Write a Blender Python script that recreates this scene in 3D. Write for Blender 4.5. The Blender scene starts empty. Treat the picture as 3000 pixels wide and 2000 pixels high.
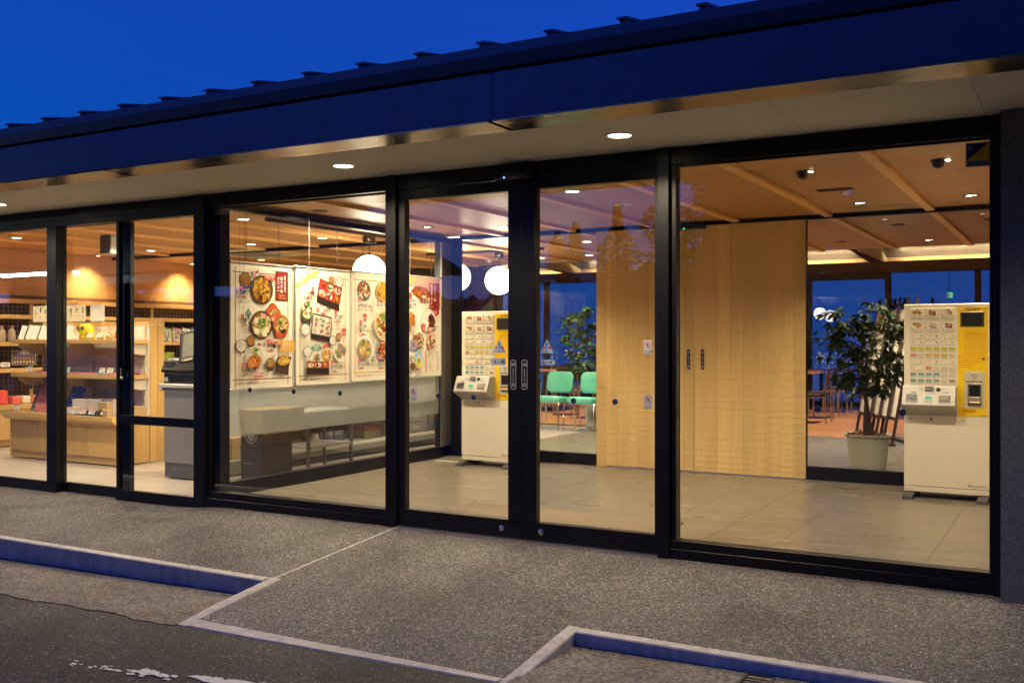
import bpy, math, random
from mathutils import Vector, Matrix

random.seed(11)
RAD = math.radians
S = bpy.context.scene
COL = S.collection

# ------------------------------------------------------------------ camera, sky, exposure
cam = bpy.data.cameras.new('camera')
cam.sensor_width = 36.0
cam.lens = 35.0
cam.shift_y = -4.0 / 3000.0
cam.clip_start = 0.05
cam.clip_end = 40000.0
camo = bpy.data.objects.new('camera', cam)
camo.location = (0, 0, 1.25)
camo.rotation_euler = (RAD(90), 0, RAD(29.65))
COL.objects.link(camo)
S.camera = camo

W = bpy.data.worlds.new('World')
S.world = W
W.use_nodes = True
wn = W.node_tree
sky = wn.nodes.new('ShaderNodeTexSky')
sky.sky_type = 'NISHITA'
sky.sun_disc = False
sky.sun_elevation = RAD(-0.5)
sky.sun_rotation = RAD(219.0)
sky.altitude = 600
sky.air_density = 1.0
sky.dust_density = 2.0
sky.ozone_density = 7.0
# elevation is clamped to leave out the red horizon band, so the sky starts some degrees up
_tc = wn.nodes.new('ShaderNodeTexCoord')
_sx = wn.nodes.new('ShaderNodeSeparateXYZ')
_mx = wn.nodes.new('ShaderNodeMath')
_mx.operation = 'MAXIMUM'
_mx.inputs[1].default_value = 0.13
_cx = wn.nodes.new('ShaderNodeCombineXYZ')
wn.links.new(_tc.outputs['Generated'], _sx.inputs[0])
wn.links.new(_sx.outputs[2], _mx.inputs[0])
wn.links.new(_sx.outputs[0], _cx.inputs[0])
wn.links.new(_sx.outputs[1], _cx.inputs[1])
wn.links.new(_mx.outputs[0], _cx.inputs[2])
wn.links.new(_cx.outputs[0], sky.inputs[0])
wn.links.new(sky.outputs[0], wn.nodes['Background'].inputs[0])
wn.nodes['Background'].inputs[1].default_value = 0.15

S.view_settings.view_transform = 'Standard'
S.view_settings.look = 'None'
S.view_settings.gamma = 1.0
S.view_settings.use_curve_mapping = False
S.view_settings.exposure = 3.38
S.render.engine = 'CYCLES'
S.cycles.use_denoising = True
S.cycles.max_bounces = 12
S.cycles.diffuse_bounces = 4
S.cycles.glossy_bounces = 5
S.cycles.transmission_bounces = 8
S.cycles.transparent_max_bounces = 32
S.cycles.sample_clamp_indirect = 1.2
S.cycles.caustics_reflective = False
S.cycles.caustics_refractive = False
LAMP = (1.0, 0.80, 0.53)          # warm white lamps
LAMPW = 1.04                       # one dial for all lamps

# ------------------------------------------------------------------ materials
MATS = {}


def nodes_of(name):
    m = bpy.data.materials.new(name)
    m.use_nodes = True
    nt = m.node_tree
    return m, nt, nt.nodes['Principled BSDF']


def c4(c):
    return (c[0], c[1], c[2], 1.0)


def coords(nt, stretch=(1, 1, 1), jitter=True, rot=(0, 0, 0)):
    tc = nt.nodes.new('ShaderNodeTexCoord')
    mp = nt.nodes.new('ShaderNodeMapping')
    mp.inputs['Scale'].default_value = stretch
    mp.inputs['Rotation'].default_value = rot
    if jitter:
        oi = nt.nodes.new('ShaderNodeObjectInfo')
        mu = nt.nodes.new('ShaderNodeMath')
        mu.operation = 'MULTIPLY'
        mu.inputs[1].default_value = 37.0
        nt.links.new(oi.outputs['Random'], mu.inputs[0])
        cb = nt.nodes.new('ShaderNodeCombineXYZ')
        for i in range(3):
            nt.links.new(mu.outputs[0], cb.inputs[i])
        ad = nt.nodes.new('ShaderNodeVectorMath')
        ad.operation = 'ADD'
        nt.links.new(tc.outputs['Object'], ad.inputs[0])
        nt.links.new(cb.outputs[0], ad.inputs[1])
        nt.links.new(ad.outputs[0], mp.inputs[0])
    else:
        nt.links.new(tc.outputs['Object'], mp.inputs[0])
    return mp


def ramp(nt, fac, stops):
    r = nt.nodes.new('ShaderNodeValToRGB')
    e = r.color_ramp.elements
    while len(e) < len(stops):
        e.new(0.5)
    for k, (p, c) in enumerate(stops):
        e[k].position = p
        e[k].color = c4(c)
    nt.links.new(fac, r.inputs[0])
    return r


def mixc(nt, fac, a, b, mode='MIX'):
    m = nt.nodes.new('ShaderNodeMixRGB')
    m.blend_type = mode
    for sock, v in ((m.inputs[0], fac), (m.inputs[1], a), (m.inputs[2], b)):
        if hasattr(v, 'links'):
            nt.links.new(v, sock)
        elif isinstance(v, (int, float)):
            sock.default_value = v
        else:
            sock.default_value = c4(v)
    return m.outputs[0]


def bump(nt, h, bs, strength=0.3, dist=0.002):
    b = nt.nodes.new('ShaderNodeBump')
    b.inputs['Strength'].default_value = strength
    b.inputs['Distance'].default_value = dist
    nt.links.new(h, b.inputs['Height'])
    nt.links.new(b.outputs[0], bs.inputs['Normal'])


def noise(nt, mp, scale, detail=4.0, rough=0.55):
    n = nt.nodes.new('ShaderNodeTexNoise')
    n.inputs['Scale'].default_value = scale
    n.inputs['Detail'].default_value = detail
    n.inputs['Roughness'].default_value = rough
    nt.links.new(mp.outputs[0], n.inputs['Vector'])
    return n.outputs['Fac']


def mat(name, c, rough=0.5, metal=0.0, c2=None, scale=18.0, bmp=0.0, stretch=(1, 1, 1), spec=None, rvar=0.0, emit=None, es=0.0):
    if name in MATS:
        return MATS[name]
    m, nt, bs = nodes_of(name)
    bs.inputs['Base Color'].default_value = c4(c)
    bs.inputs['Roughness'].default_value = rough
    bs.inputs['Metallic'].default_value = metal
    if spec is not None:
        bs.inputs['Specular IOR Level'].default_value = spec
    mp = coords(nt, stretch)
    f = noise(nt, mp, scale)
    if c2 is None:
        c2 = tuple(x * 0.88 for x in c)
    r = ramp(nt, f, [(0.3, c), (0.7, c2)])
    nt.links.new(r.outputs[0], bs.inputs['Base Color'])
    if rvar:
        f2 = noise(nt, mp, scale * 0.4)
        mr = nt.nodes.new('ShaderNodeMapRange')
        mr.inputs[3].default_value = max(0.02, rough - rvar)
        mr.inputs[4].default_value = min(1.0, rough + rvar)
        nt.links.new(f2, mr.inputs[0])
        nt.links.new(mr.outputs[0], bs.inputs['Roughness'])
    if bmp:
        bump(nt, f, bs, bmp, 0.002)
    if emit:
        bs.inputs['Emission Color'].default_value = c4(emit)
        bs.inputs['Emission Strength'].default_value = es
    MATS[name] = m
    return m


def wood(name, c1, c2, axis=2, fine=90.0, rough=0.45, bmp=0.12, long=1.2):
    if name in MATS:
        return MATS[name]
    m, nt, bs = nodes_of(name)
    st = [fine, fine, fine]
    st[axis] = long
    mp = coords(nt, tuple(st))
    f = noise(nt, mp, 1.0, 6.0, 0.6)
    st2 = [fine * 0.12] * 3
    st2[axis] = long * 0.4
    mp2 = coords(nt, tuple(st2))
    g = noise(nt, mp2, 1.0, 3.0)
    a = ramp(nt, f, [(0.32, c1), (0.68, c2)])
    o = mixc(nt, 0.35, a.outputs[0], ramp(nt, g, [(0.35, c1), (0.7, tuple(x * 0.72 for x in c2))]).outputs[0])
    oi = nt.nodes.new('ShaderNodeObjectInfo')
    hv = nt.nodes.new('ShaderNodeHueSaturation')
    mr = nt.nodes.new('ShaderNodeMapRange')
    mr.inputs[3].default_value = 0.86
    mr.inputs[4].default_value = 1.12
    nt.links.new(oi.outputs['Random'], mr.inputs[0])
    nt.links.new(mr.outputs[0], hv.inputs['Value'])
    nt.links.new(o, hv.inputs['Color'])
    nt.links.new(hv.outputs[0], bs.inputs['Base Color'])
    bs.inputs['Roughness'].default_value = rough
    bump(nt, f, bs, bmp, 0.001)
    MATS[name] = m
    return m


def glow(name, c, s):
    if name in MATS:
        return MATS[name]
    m, nt, bs = nodes_of(name)
    bs.inputs['Base Color'].default_value = c4((0.8, 0.8, 0.8))
    bs.inputs['Emission Color'].default_value = c4(c)
    bs.inputs['Emission Strength'].default_value = s
    MATS[name] = m
    return m


def glass(name, tint=(0.975, 0.985, 0.978), ior=1.42):
    if name in MATS:
        return MATS[name]
    m, nt, bs = nodes_of(name)
    nt.nodes.remove(bs)
    tr = nt.nodes.new('ShaderNodeBsdfTransparent')
    tr.inputs[0].default_value = c4(tint)
    gl = nt.nodes.new('ShaderNodeBsdfGlossy')
    gl.inputs['Roughness'].default_value = 0.0
    gl.inputs['Color'].default_value = (1, 1, 1, 1)
    ge = nt.nodes.new('ShaderNodeNewGeometry')
    mr = nt.nodes.new('ShaderNodeMapRange')
    mr.inputs[3].default_value = ior
    mr.inputs[4].default_value = 1 / ior
    nt.links.new(ge.outputs['Backfacing'], mr.inputs[0])
    fr = nt.nodes.new('ShaderNodeFresnel')
    nt.links.new(mr.outputs[0], fr.inputs['IOR'])
    mx = nt.nodes.new('ShaderNodeMixShader')
    nt.links.new(fr.outputs[0], mx.inputs[0])
    nt.links.new(tr.outputs[0], mx.inputs[1])
    nt.links.new(gl.outputs[0], mx.inputs[2])
    nt.links.new(mx.outputs[0], nt.nodes['Material Output'].inputs[0])
    MATS[name] = m
    return m


def frosted(name):
    m, nt, bs = nodes_of(name)
    nt.nodes.remove(bs)
    rf = nt.nodes.new('ShaderNodeBsdfRefraction')
    rf.inputs['Color'].default_value = (0.86, 0.90, 0.89, 1)
    rf.inputs['Roughness'].default_value = 0.13
    rf.inputs['IOR'].default_value = 1.25
    tl = nt.nodes.new('ShaderNodeBsdfTranslucent')
    tl.inputs[0].default_value = (0.85, 0.87, 0.84, 1)
    df = nt.nodes.new('ShaderNodeBsdfDiffuse')
    df.inputs[0].default_value = (0.8, 0.82, 0.78, 1)
    a = nt.nodes.new('ShaderNodeMixShader')
    a.inputs[0].default_value = 0.15
    nt.links.new(rf.outputs[0], a.inputs[1])
    nt.links.new(tl.outputs[0], a.inputs[2])
    b = nt.nodes.new('ShaderNodeMixShader')
    b.inputs[0].default_value = 0.17
    nt.links.new(a.outputs[0], b.inputs[1])
    nt.links.new(df.outputs[0], b.inputs[2])
    nt.links.new(b.outputs[0], nt.nodes['Material Output'].inputs[0])
    MATS[name] = m
    return m


def pebble_mat():
    m, nt, bs = nodes_of('washed pebbles')
    mp = coords(nt, jitter=False)
    v = nt.nodes.new('ShaderNodeTexVoronoi')
    v.inputs['Scale'].default_value = 128
    nt.links.new(mp.outputs[0], v.inputs['Vector'])
    ve = nt.nodes.new('ShaderNodeTexVoronoi')
    ve.feature = 'DISTANCE_TO_EDGE'
    ve.inputs['Scale'].default_value = 128
    nt.links.new(mp.outputs[0], ve.inputs['Vector'])
    sp = nt.nodes.new('ShaderNodeSeparateColor')
    nt.links.new(v.outputs['Color'], sp.inputs[0])
    tone = ramp(nt, sp.outputs[0], [(0.0, (0.09, 0.088, 0.084)), (0.3, (0.22, 0.21, 0.195)), (0.55, (0.36, 0.34, 0.31)),
                                    (0.75, (0.42, 0.355, 0.27)), (0.86, (0.58, 0.56, 0.52)), (1.0, (0.82, 0.80, 0.76))])
    big = noise(nt, mp, 1.3, 5.0)
    dirt = ramp(nt, big, [(0.3, (0.62, 0.61, 0.60)), (0.65, (1, 1, 1))])
    col = mixc(nt, 1.0, tone.outputs[0], dirt.outputs[0], 'MULTIPLY')
    st = coords(nt, (1.0, 0.35, 1.0), jitter=False)
    sn = noise(nt, st, 2.6, 6.0, 0.68)
    stain = ramp(nt, sn, [(0.34, (0.66, 0.65, 0.63)), (0.46, (0.93, 0.93, 0.92)), (0.62, (1, 1, 1))])
    col = mixc(nt, 0.8, col, stain.outputs[0], 'MULTIPLY')
    gum = nt.nodes.new('ShaderNodeTexVoronoi')
    gum.inputs['Scale'].default_value = 1.7
    nt.links.new(mp.outputs[0], gum.inputs['Vector'])
    gr_ = ramp(nt, gum.outputs['Distance'], [(0.0, (0.45, 0.44, 0.43)), (0.028, (0.55, 0.54, 0.53)), (0.04, (1, 1, 1))])
    col = mixc(nt, 0.7, col, gr_.outputs[0], 'MULTIPLY')
    gap = ramp(nt, ve.outputs['Distance'], [(0.0, (0.05, 0.048, 0.045)), (0.16, (1, 1, 1))])
    col = mixc(nt, 1.0, col, gap.outputs[0], 'MULTIPLY')
    nt.links.new(col, bs.inputs['Base Color'])
    bs.inputs['Roughness'].default_value = 0.55
    rr = ramp(nt, ve.outputs['Distance'], [(0.0, (0, 0, 0)), (0.35, (1, 1, 1))])
    bump(nt, rr.outputs[0], bs, 1.0, 0.006)
    return m


def asphalt_mat():
    m, nt, bs = nodes_of('worn asphalt')
    mp = coords(nt, jitter=False)
    v = nt.nodes.new('ShaderNodeTexVoronoi')
    v.inputs['Scale'].default_value = 120
    nt.links.new(mp.outputs[0], v.inputs['Vector'])
    sp = nt.nodes.new('ShaderNodeSeparateColor')
    nt.links.new(v.outputs['Color'], sp.inputs[0])
    tone = ramp(nt, sp.outputs[0], [(0.0, (0.016, 0.0145, 0.013)), (0.6, (0.043, 0.038, 0.034)), (0.93, (0.08, 0.072, 0.063)), (1.0, (0.24, 0.23, 0.215))])
    big = noise(nt, mp, 1.7, 6.0, 0.62)
    patch = ramp(nt, big, [(0.32, (0.60, 0.58, 0.56)), (0.55, (1, 1, 1)), (0.74, (1.7, 1.5, 1.28))])
    col = mixc(nt, 1.0, tone.outputs[0], patch.outputs[0], 'MULTIPLY')
    # fine cracks
    mp2 = coords(nt, (0.9, 0.9, 0.9), jitter=False)
    wv = noise(nt, mp2, 3.0, 5.0)
    ad = nt.nodes.new('ShaderNodeVectorMath')
    ad.operation = 'ADD'
    nt.links.new(mp2.outputs[0], ad.inputs[0])
    nt.links.new(wv, ad.inputs[1])
    ck = nt.nodes.new('ShaderNodeTexVoronoi')
    ck.feature = 'DISTANCE_TO_EDGE'
    ck.inputs['Scale'].default_value = 0.8
    nt.links.new(ad.outputs[0], ck.inputs['Vector'])
    cr = ramp(nt, ck.outputs['Distance'], [(0.0, (0.25, 0.25, 0.25)), (0.012, (1, 1, 1))])
    col = mixc(nt, 0.8, col, cr.outputs[0], 'MULTIPLY')
    nt.links.new(col, bs.inputs['Base Color'])
    bs.inputs['Roughness'].default_value = 0.8
    bump(nt, v.outputs['Distance'], bs, 0.8, 0.005)
    return m


def rough_concrete_mat():
    m, nt, bs = nodes_of('exposed concrete strip')
    mp = coords(nt, jitter=False)
    v = nt.nodes.new('ShaderNodeTexVoronoi')
    v.inputs['Scale'].default_value = 75
    nt.links.new(mp.outputs[0], v.inputs['Vector'])
    sp = nt.nodes.new('ShaderNodeSeparateColor')
    nt.links.new(v.outputs['Color'], sp.inputs[0])
    tone = ramp(nt, sp.outputs[0], [(0.0, (0.075, 0.066, 0.056)), (0.5, (0.15, 0.13, 0.108)), (1.0, (0.26, 0.23, 0.20))])
    big = noise(nt, mp, 2.2, 6.0, 0.65)
    patch = ramp(nt, big, [(0.3, (0.62, 0.60, 0.57)), (0.6, (1, 1, 1)), (0.75, (1.3, 1.26, 1.2))])
    col = mixc(nt, 1.0, tone.outputs[0], patch.outputs[0], 'MULTIPLY')
    nt.links.new(col, bs.inputs['Base Color'])
    bs.inputs['Roughness'].default_value = 0.85
    bump(nt, v.outputs['Distance'], bs, 0.7, 0.004)
    return m


def kerb_mat():
    m, nt, bs = nodes_of('kerb concrete')
    mp = coords(nt, jitter=False)
    f = noise(nt, mp, 9, 8.0, 0.65)
    base = ramp(nt, f, [(0.28, (0.38, 0.36, 0.335)), (0.6, (0.50, 0.48, 0.455)), (0.8, (0.60, 0.58, 0.55))])
    st = coords(nt, (26, 26, 2.0), jitter=False)
    g = noise(nt, st, 1.0, 3.0)
    streak = ramp(nt, g, [(0.3, (0.72, 0.71, 0.70)), (0.6, (1, 1, 1))])
    p = nt.nodes.new('ShaderNodeTexVoronoi')
    p.inputs['Scale'].default_value = 55
    nt.links.new(mp.outputs[0], p.inputs['Vector'])
    pit = ramp(nt, p.outputs['Distance'], [(0.0, (0.25, 0.24, 0.22)), (0.09, (1, 1, 1))])
    col = mixc(nt, 1.0, base.outputs[0], streak.outputs[0], 'MULTIPLY')
    col = mixc(nt, 0.6, col, pit.outputs[0], 'MULTIPLY')
    nt.links.new(col, bs.inputs['Base Color'])
    bs.inputs['Roughness'].default_value = 0.8
    bump(nt, f, bs, 0.5, 0.004)
    return m


def stucco_mat():
    m, nt, bs = nodes_of('dark speckled stucco')
    mp = coords(nt, jitter=False)
    v = nt.nodes.new('ShaderNodeTexVoronoi')
    v.inputs['Scale'].default_value = 260
    nt.links.new(mp.outputs[0], v.inputs['Vector'])
    sp = nt.nodes.new('ShaderNodeSeparateColor')
    nt.links.new(v.outputs['Color'], sp.inputs[0])
    tone = ramp(nt, sp.outputs[0], [(0.0, (0.085, 0.082, 0.078)), (0.75, (0.165, 0.16, 0.15)), (0.93, (0.17, 0.165, 0.155)), (1.0, (0.30, 0.29, 0.27))])
    nt.links.new(tone.outputs[0], bs.inputs['Base Color'])
    bs.inputs['Roughness'].default_value = 0.75
    bump(nt, v.outputs['Distance'], bs, 0.9, 0.004)
    return m


def print_mat():
    m, nt, bs = nodes_of('printed ink')
    at = nt.nodes.new('ShaderNodeAttribute')
    at.attribute_name = 'Col'
    mp = coords(nt, jitter=False)
    f = noise(nt, mp, 160, 3.0)
    r = ramp(nt, f, [(0.35, (0.93, 0.93, 0.93)), (0.65, (1, 1, 1))])
    nt.links.new(mixc(nt, 1.0, at.outputs['Color'], r.outputs[0], 'MULTIPLY'), bs.inputs['Base Color'])
    bs.inputs['Roughness'].default_value = 0.38
    return m


FRAME = mat('black bronze aluminium', (0.007, 0.006, 0.006), 0.40, 0.0, (0.005, 0.005, 0.005), 60, 0.0, (1, 1, 0.05), spec=0.28, rvar=0.06)
GLASS = glass('clear glass', ior=1.60)
GLASSI = glass('inner clear glass', ior=1.36)
GLASSB = glass('back window glass', (0.95, 0.97, 0.97))
FROST = frosted('frosted film on glass')
PEB = pebble_mat()
ASPH = asphalt_mat()
CONC = rough_concrete_mat()
KERB = kerb_mat()
STUC = stucco_mat()
INK = print_mat()
METAL = mat('dark painted sheet metal', (0.058, 0.066, 0.110), 0.40, 0.30, (0.048, 0.054, 0.092), 6, 0.02, spec=0.5, rvar=0.05)  # bluish tint in the base colour stands for sky light on the metal
METAL2 = mat('weathered gutter metal', (0.040, 0.046, 0.050), 0.5, 0.35, (0.030, 0.036, 0.04), 5, 0.02, rvar=0.08)
FLANGE = mat('satin bronze flashing', (0.21, 0.18, 0.145), 0.24, 0.8, (0.13, 0.112, 0.092), 2.2, 0.02, (1, 6, 1), rvar=0.10)
SOFF = mat('cream soffit board', (0.80, 0.75, 0.66), 0.75, 0, (0.77, 0.72, 0.63), 3, 0.03)
TILE = mat('grey porcelain tile', (0.212, 0.188, 0.142), 0.30, 0, (0.160, 0.141, 0.106), 5.0, 0.04, (1, 3.0, 1), rvar=0.09)
GROUT = mat('tile grout', (0.165, 0.146, 0.11), 0.36, 0, (0.15, 0.132, 0.10), 9)
VINYL = mat('beige vinyl floor', (0.42, 0.385, 0.34), 0.32, 0, (0.37, 0.34, 0.30), 3.5, 0.02, (1, 3, 1), rvar=0.08)
CEIL = wood('brown ceiling veneer', (0.52, 0.265, 0.092), (0.43, 0.21, 0.068), 0, 70, 0.42, 0.05)
BATTEN = wood('orange timber batten', (0.92, 0.54, 0.20), (0.80, 0.44, 0.145), 1, 60, 0.42)
NAGURI = wood('chiselled cedar board', (0.78, 0.55, 0.24), (0.67, 0.445, 0.175), 2, 70, 0.42, 0.10)
VENW = wood('oak wall veneer', (0.62, 0.35, 0.135), (0.52, 0.28, 0.10), 1, 70, 0.4, 0.05)
MAPLE = wood('maple shelf laminate', (0.68, 0.44, 0.155), (0.58, 0.355, 0.115), 2, 50, 0.35, 0.03)
MAPLEH = wood('maple shelf edge', (0.70, 0.46, 0.17), (0.60, 0.37, 0.125), 0, 50, 0.35, 0.03)
MAPLEY = wood('maple shelf edge lengthwise', (0.70, 0.46, 0.17), (0.60, 0.37, 0.125), 1, 50, 0.35, 0.03)
WFLOOR = None
TABLEW = wood('reddish table top', (0.40, 0.17, 0.075), (0.30, 0.12, 0.05), 0, 40, 0.28, 0.03)
DARKW = mat('dark brown stained wood', (0.060, 0.032, 0.022), 0.42, 0, (0.042, 0.022, 0.015), 30, 0.05, (1, 1, 0.1))
BEAMB = mat('brown beam cladding', (0.16, 0.085, 0.045), 0.5, 0, (0.12, 0.062, 0.033), 20, 0.03, (0.1, 1, 1))
WHITEP = mat('white painted board', (0.74, 0.71, 0.66), 0.55, 0, (0.70, 0.67, 0.62), 4)
CREAM = mat('cream paint', (0.66, 0.58, 0.42), 0.6, 0, (0.62, 0.54, 0.39), 4)
IVORY = mat('ivory enamel steel', (0.80, 0.74, 0.60), 0.28, 0, (0.78, 0.72, 0.585), 3, spec=0.5)
SILVER = mat('silver plastic', (0.40, 0.385, 0.355), 0.42, 0.15, (0.38, 0.365, 0.335), 8)
YELLOW = mat('yellow panel', (0.86, 0.60, 0.012), 0.34, 0, (0.84, 0.575, 0.010), 4)
BLACKP = mat('black plastic', (0.012, 0.012, 0.013), 0.3, 0, (0.009, 0.009, 0.010), 12)
DGREY = mat('dark grey plastic', (0.075, 0.072, 0.068), 0.42, 0, (0.06, 0.058, 0.055), 12)
MGREY = mat('mid grey laminate', (0.30, 0.29, 0.295), 0.4, 0, (0.285, 0.275, 0.28), 6)
LGREY = mat('light grey laminate', (0.60, 0.59, 0.56), 0.4, 0, (0.57, 0.56, 0.53), 6)
CHROME = mat('chrome tube', (0.75, 0.73, 0.70), 0.16, 1.0, (0.70, 0.68, 0.65), 10)
STEEL = mat('brushed stainless', (0.60, 0.59, 0.57), 0.28, 1.0, (0.54, 0.53, 0.51), 30)
GREEN = mat('mint green vinyl', (0.10, 0.43, 0.33), 0.36, 0, (0.085, 0.38, 0.29), 14, 0.03)
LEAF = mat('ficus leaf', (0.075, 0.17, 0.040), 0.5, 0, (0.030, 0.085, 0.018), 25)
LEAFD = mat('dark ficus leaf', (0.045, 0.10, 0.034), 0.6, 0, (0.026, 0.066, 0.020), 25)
BARK = mat('ficus bark', (0.16, 0.10, 0.055), 0.8, 0, (0.09, 0.055, 0.03), 40, 0.5, (1, 1, 0.25))
POT = mat('pale green pot', (0.58, 0.60, 0.53), 0.45, 0, (0.55, 0.57, 0.50), 8)
COIR = mat('brown coir fibre', (0.22, 0.11, 0.05), 0.9, 0, (0.12, 0.06, 0.03), 60, 0.8)
CARD = mat('brown cardboard', (0.48, 0.335, 0.165), 0.75, 0, (0.43, 0.30, 0.145), 9, 0.05)
CLEARP = glass('clear plastic', (0.93, 0.94, 0.94))
WHITEG = mat('white paper', (0.80, 0.78, 0.73), 0.6, 0, (0.78, 0.76, 0.71), 5)

# ------------------------------------------------------------------ mesh building
ORG = {}


class MB:
    def __init__(self):
        self.v, self.f, self.s, self.m = [], [], [], []

    def add(self, vs, fs, smooth=False, mi=0):
        o = len(self.v)
        self.v += [tuple(p) for p in vs]
        self.f += [tuple(i + o for i in f) for f in fs]
        self.s += [smooth] * len(fs)
        self.m += [mi] * len(fs)
        return self

    def box(self, x0, x1, y0, y1, z0, z1, b=0.0, mi=0):
        x0, x1 = min(x0, x1), max(x0, x1)
        y0, y1 = min(y0, y1), max(y0, y1)
        z0, z1 = min(z0, z1), max(z0, z1)
        if b <= 0:
            vs = [(x, y, z) for z in (z0, z1) for y in (y0, y1) for x in (x0, x1)]
            fs = [(0, 2, 3, 1), (4, 5, 7, 6), (0, 1, 5, 4), (2, 6, 7, 3), (0, 4, 6, 2), (1, 3, 7, 5)]
            return self.add(vs, fs, False, mi)
        b = min(b, (x1 - x0) * 0.45, (y1 - y0) * 0.45, (z1 - z0) * 0.45)
        X, Y, Z = (x0, x1), (y0, y1), (z0, z1)
        vs, idx = [], {}
        for i in (0, 1):
            for j in (0, 1):
                for k in (0, 1):
                    sx, sy, sz = (1 - 2 * i) * b, (1 - 2 * j) * b, (1 - 2 * k) * b
                    idx[i, j, k, 0] = len(vs)
                    vs.append((X[i], Y[j] + sy, Z[k] + sz))
                    idx[i, j, k, 1] = len(vs)
                    vs.append((X[i] + sx, Y[j], Z[k] + sz))
                    idx[i, j, k, 2] = len(vs)
                    vs.append((X[i] + sx, Y[j] + sy, Z[k]))
        fs = []
        for i in (0, 1):
            q = [idx[i, 0, 0, 0], idx[i, 1, 0, 0], idx[i, 1, 1, 0], idx[i, 0, 1, 0]]
            fs.append(tuple(q if i else q[::-1]))
            q = [idx[0, i, 0, 1], idx[0, i, 1, 1], idx[1, i, 1, 1], idx[1, i, 0, 1]]
            fs.append(tuple(q if i else q[::-1]))
            q = [idx[0, 0, i, 2], idx[1, 0, i, 2], idx[1, 1, i, 2], idx[0, 1, i, 2]]
            fs.append(tuple(q if i else q[::-1]))
        for a in (0, 1):
            for c in (0, 1):
                q = [idx[0, a, c, 1], idx[1, a, c, 1], idx[1, a, c, 2], idx[0, a, c, 2]]
                fs.append(tuple(q if (a + c) % 2 == 0 else q[::-1]))
                q = [idx[a, 0, c, 0], idx[a, 0, c, 2], idx[a, 1, c, 2], idx[a, 1, c, 0]]
                fs.append(tuple(q if (a + c) % 2 else q[::-1]))
                q = [idx[a, c, 0, 0], idx[a, c, 1, 0], idx[a, c, 1, 1], idx[a, c, 0, 1]]
                fs.append(tuple(q if (a + c) % 2 else q[::-1]))
        for i in (0, 1):
            for j in (0, 1):
                for k in (0, 1):
                    q = [idx[i, j, k, 0], idx[i, j, k, 1], idx[i, j, k, 2]]
                    fs.append(tuple(q))
        return self.add(vs, fs, False, mi)

    def tube(self, pts, r, n=8, cap=True, mi=0):
        pts = [Vector(p) for p in pts]
        rs = r if isinstance(r, (list, tuple)) else [r] * len(pts)
        vs, fs = [], []
        up = None
        for k, p in enumerate(pts):
            a = pts[max(k - 1, 0)]
            c = pts[min(k + 1, len(pts) - 1)]
            t = (c - a).normalized()
            if up is None:
                up = Vector((0, 0, 1)) if abs(t.z) < 0.9 else Vector((1, 0, 0))
            u = t.cross(up)
            if u.length < 1e-5:
                u = t.cross(Vector((0.3, 1, 0.2)))
            u.normalize()
            w = u.cross(t).normalized()
            up = w
            for i in range(n):
                an = 2 * math.pi * i / n
                vs.append(p + (u * math.cos(an) + w * math.sin(an)) * rs[k])
        for k in range(len(pts) - 1):
            for i in range(n):
                j = (i + 1) % n
                fs.append((k * n + i, k * n + j, (k + 1) * n + j, (k + 1) * n + i))
        self.add(vs, fs, True, mi)
        if cap:
            o = len(self.v) - len(vs)
            self.f.append(tuple(o + i for i in range(n))[::-1])
            self.f.append(tuple(o + (len(pts) - 1) * n + i for i in range(n)))
            self.s += [False, False]
            self.m += [mi, mi]
        return self

    def lathe(self, prof, c=(0, 0, 0), n=24, axis='z', mi=0, sx=1.0, sy=1.0):
        vs, fs = [], []
        for r, z in prof:
            for i in range(n):
                a = 2 * math.pi * i / n
                p = (r * math.cos(a) * sx, r * math.sin(a) * sy, z)
                if axis == 'y':
                    p = (p[0], p[2], p[1])
                elif axis == 'x':
                    p = (p[2], p[0], p[1])
                vs.append((p[0] + c[0], p[1] + c[1], p[2] + c[2]))
        for k in range(len(prof) - 1):
            for i in range(n):
                j = (i + 1) % n
                fs.append((k * n + i, k * n + j, (k + 1) * n + j, (k + 1) * n + i))
        return self.add(vs, fs, True, mi)

    def sphere(self, c, r, n=16, m=10, sz=1.0, mi=0):
        prof = []
        for k in range(m + 1):
            a = -math.pi / 2 + math.pi * k / m
            prof.append((max(r * math.cos(a), 1e-4), r * math.sin(a) * sz))
        return self.lathe(prof, c, n, mi=mi)

    def prism(self, poly, x0, x1, axis='x', mi=0):
        """poly: 2D outline; extruded along axis from x0 to x1."""
        n = len(poly)

        def P(p, e):
            if axis == 'x':
                return (e, p[0], p[1])
            if axis == 'y':
                return (p[0], e, p[1])
            return (p[0], p[1], e)
        vs = [P(p, x0) for p in poly] + [P(p, x1) for p in poly]
        fs = [tuple(range(n))[::-1], tuple(range(n, 2 * n))]
        for i in range(n):
            j = (i + 1) % n
            fs.append((i, j, n + j, n + i))
        return self.add(vs, fs, False, mi)

    def quad(self, a, b, c, d, mi=0):
        return self.add([a, b, c, d], [(0, 1, 2, 3)], False, mi)

    def xf(self, M):
        self.v = [tuple(M @ Vector(p)) for p in self.v]
        return self


def mesh_of(mb, name, mats, sharp=None):
    me = bpy.data.meshes.new(name)
    me.from_pydata(mb.v, [], mb.f)
    for m in (mats if isinstance(mats, (list, tuple)) else [mats]):
        me.materials.append(m)
    if any(mb.m):
        me.polygons.foreach_set('material_index', mb.m)
    if any(mb.s):
        me.polygons.foreach_set('use_smooth', mb.s)
    me.update()
    if any(mb.s):
        me.set_sharp_from_angle(angle=RAD(38))
    import bmesh
    return me


def fixn(me):
    import bmesh
    bm = bmesh.new()
    bm.from_mesh(me)
    bmesh.ops.recalc_face_normals(bm, faces=bm.faces)
    bm.to_mesh(me)
    bm.free()


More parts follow.
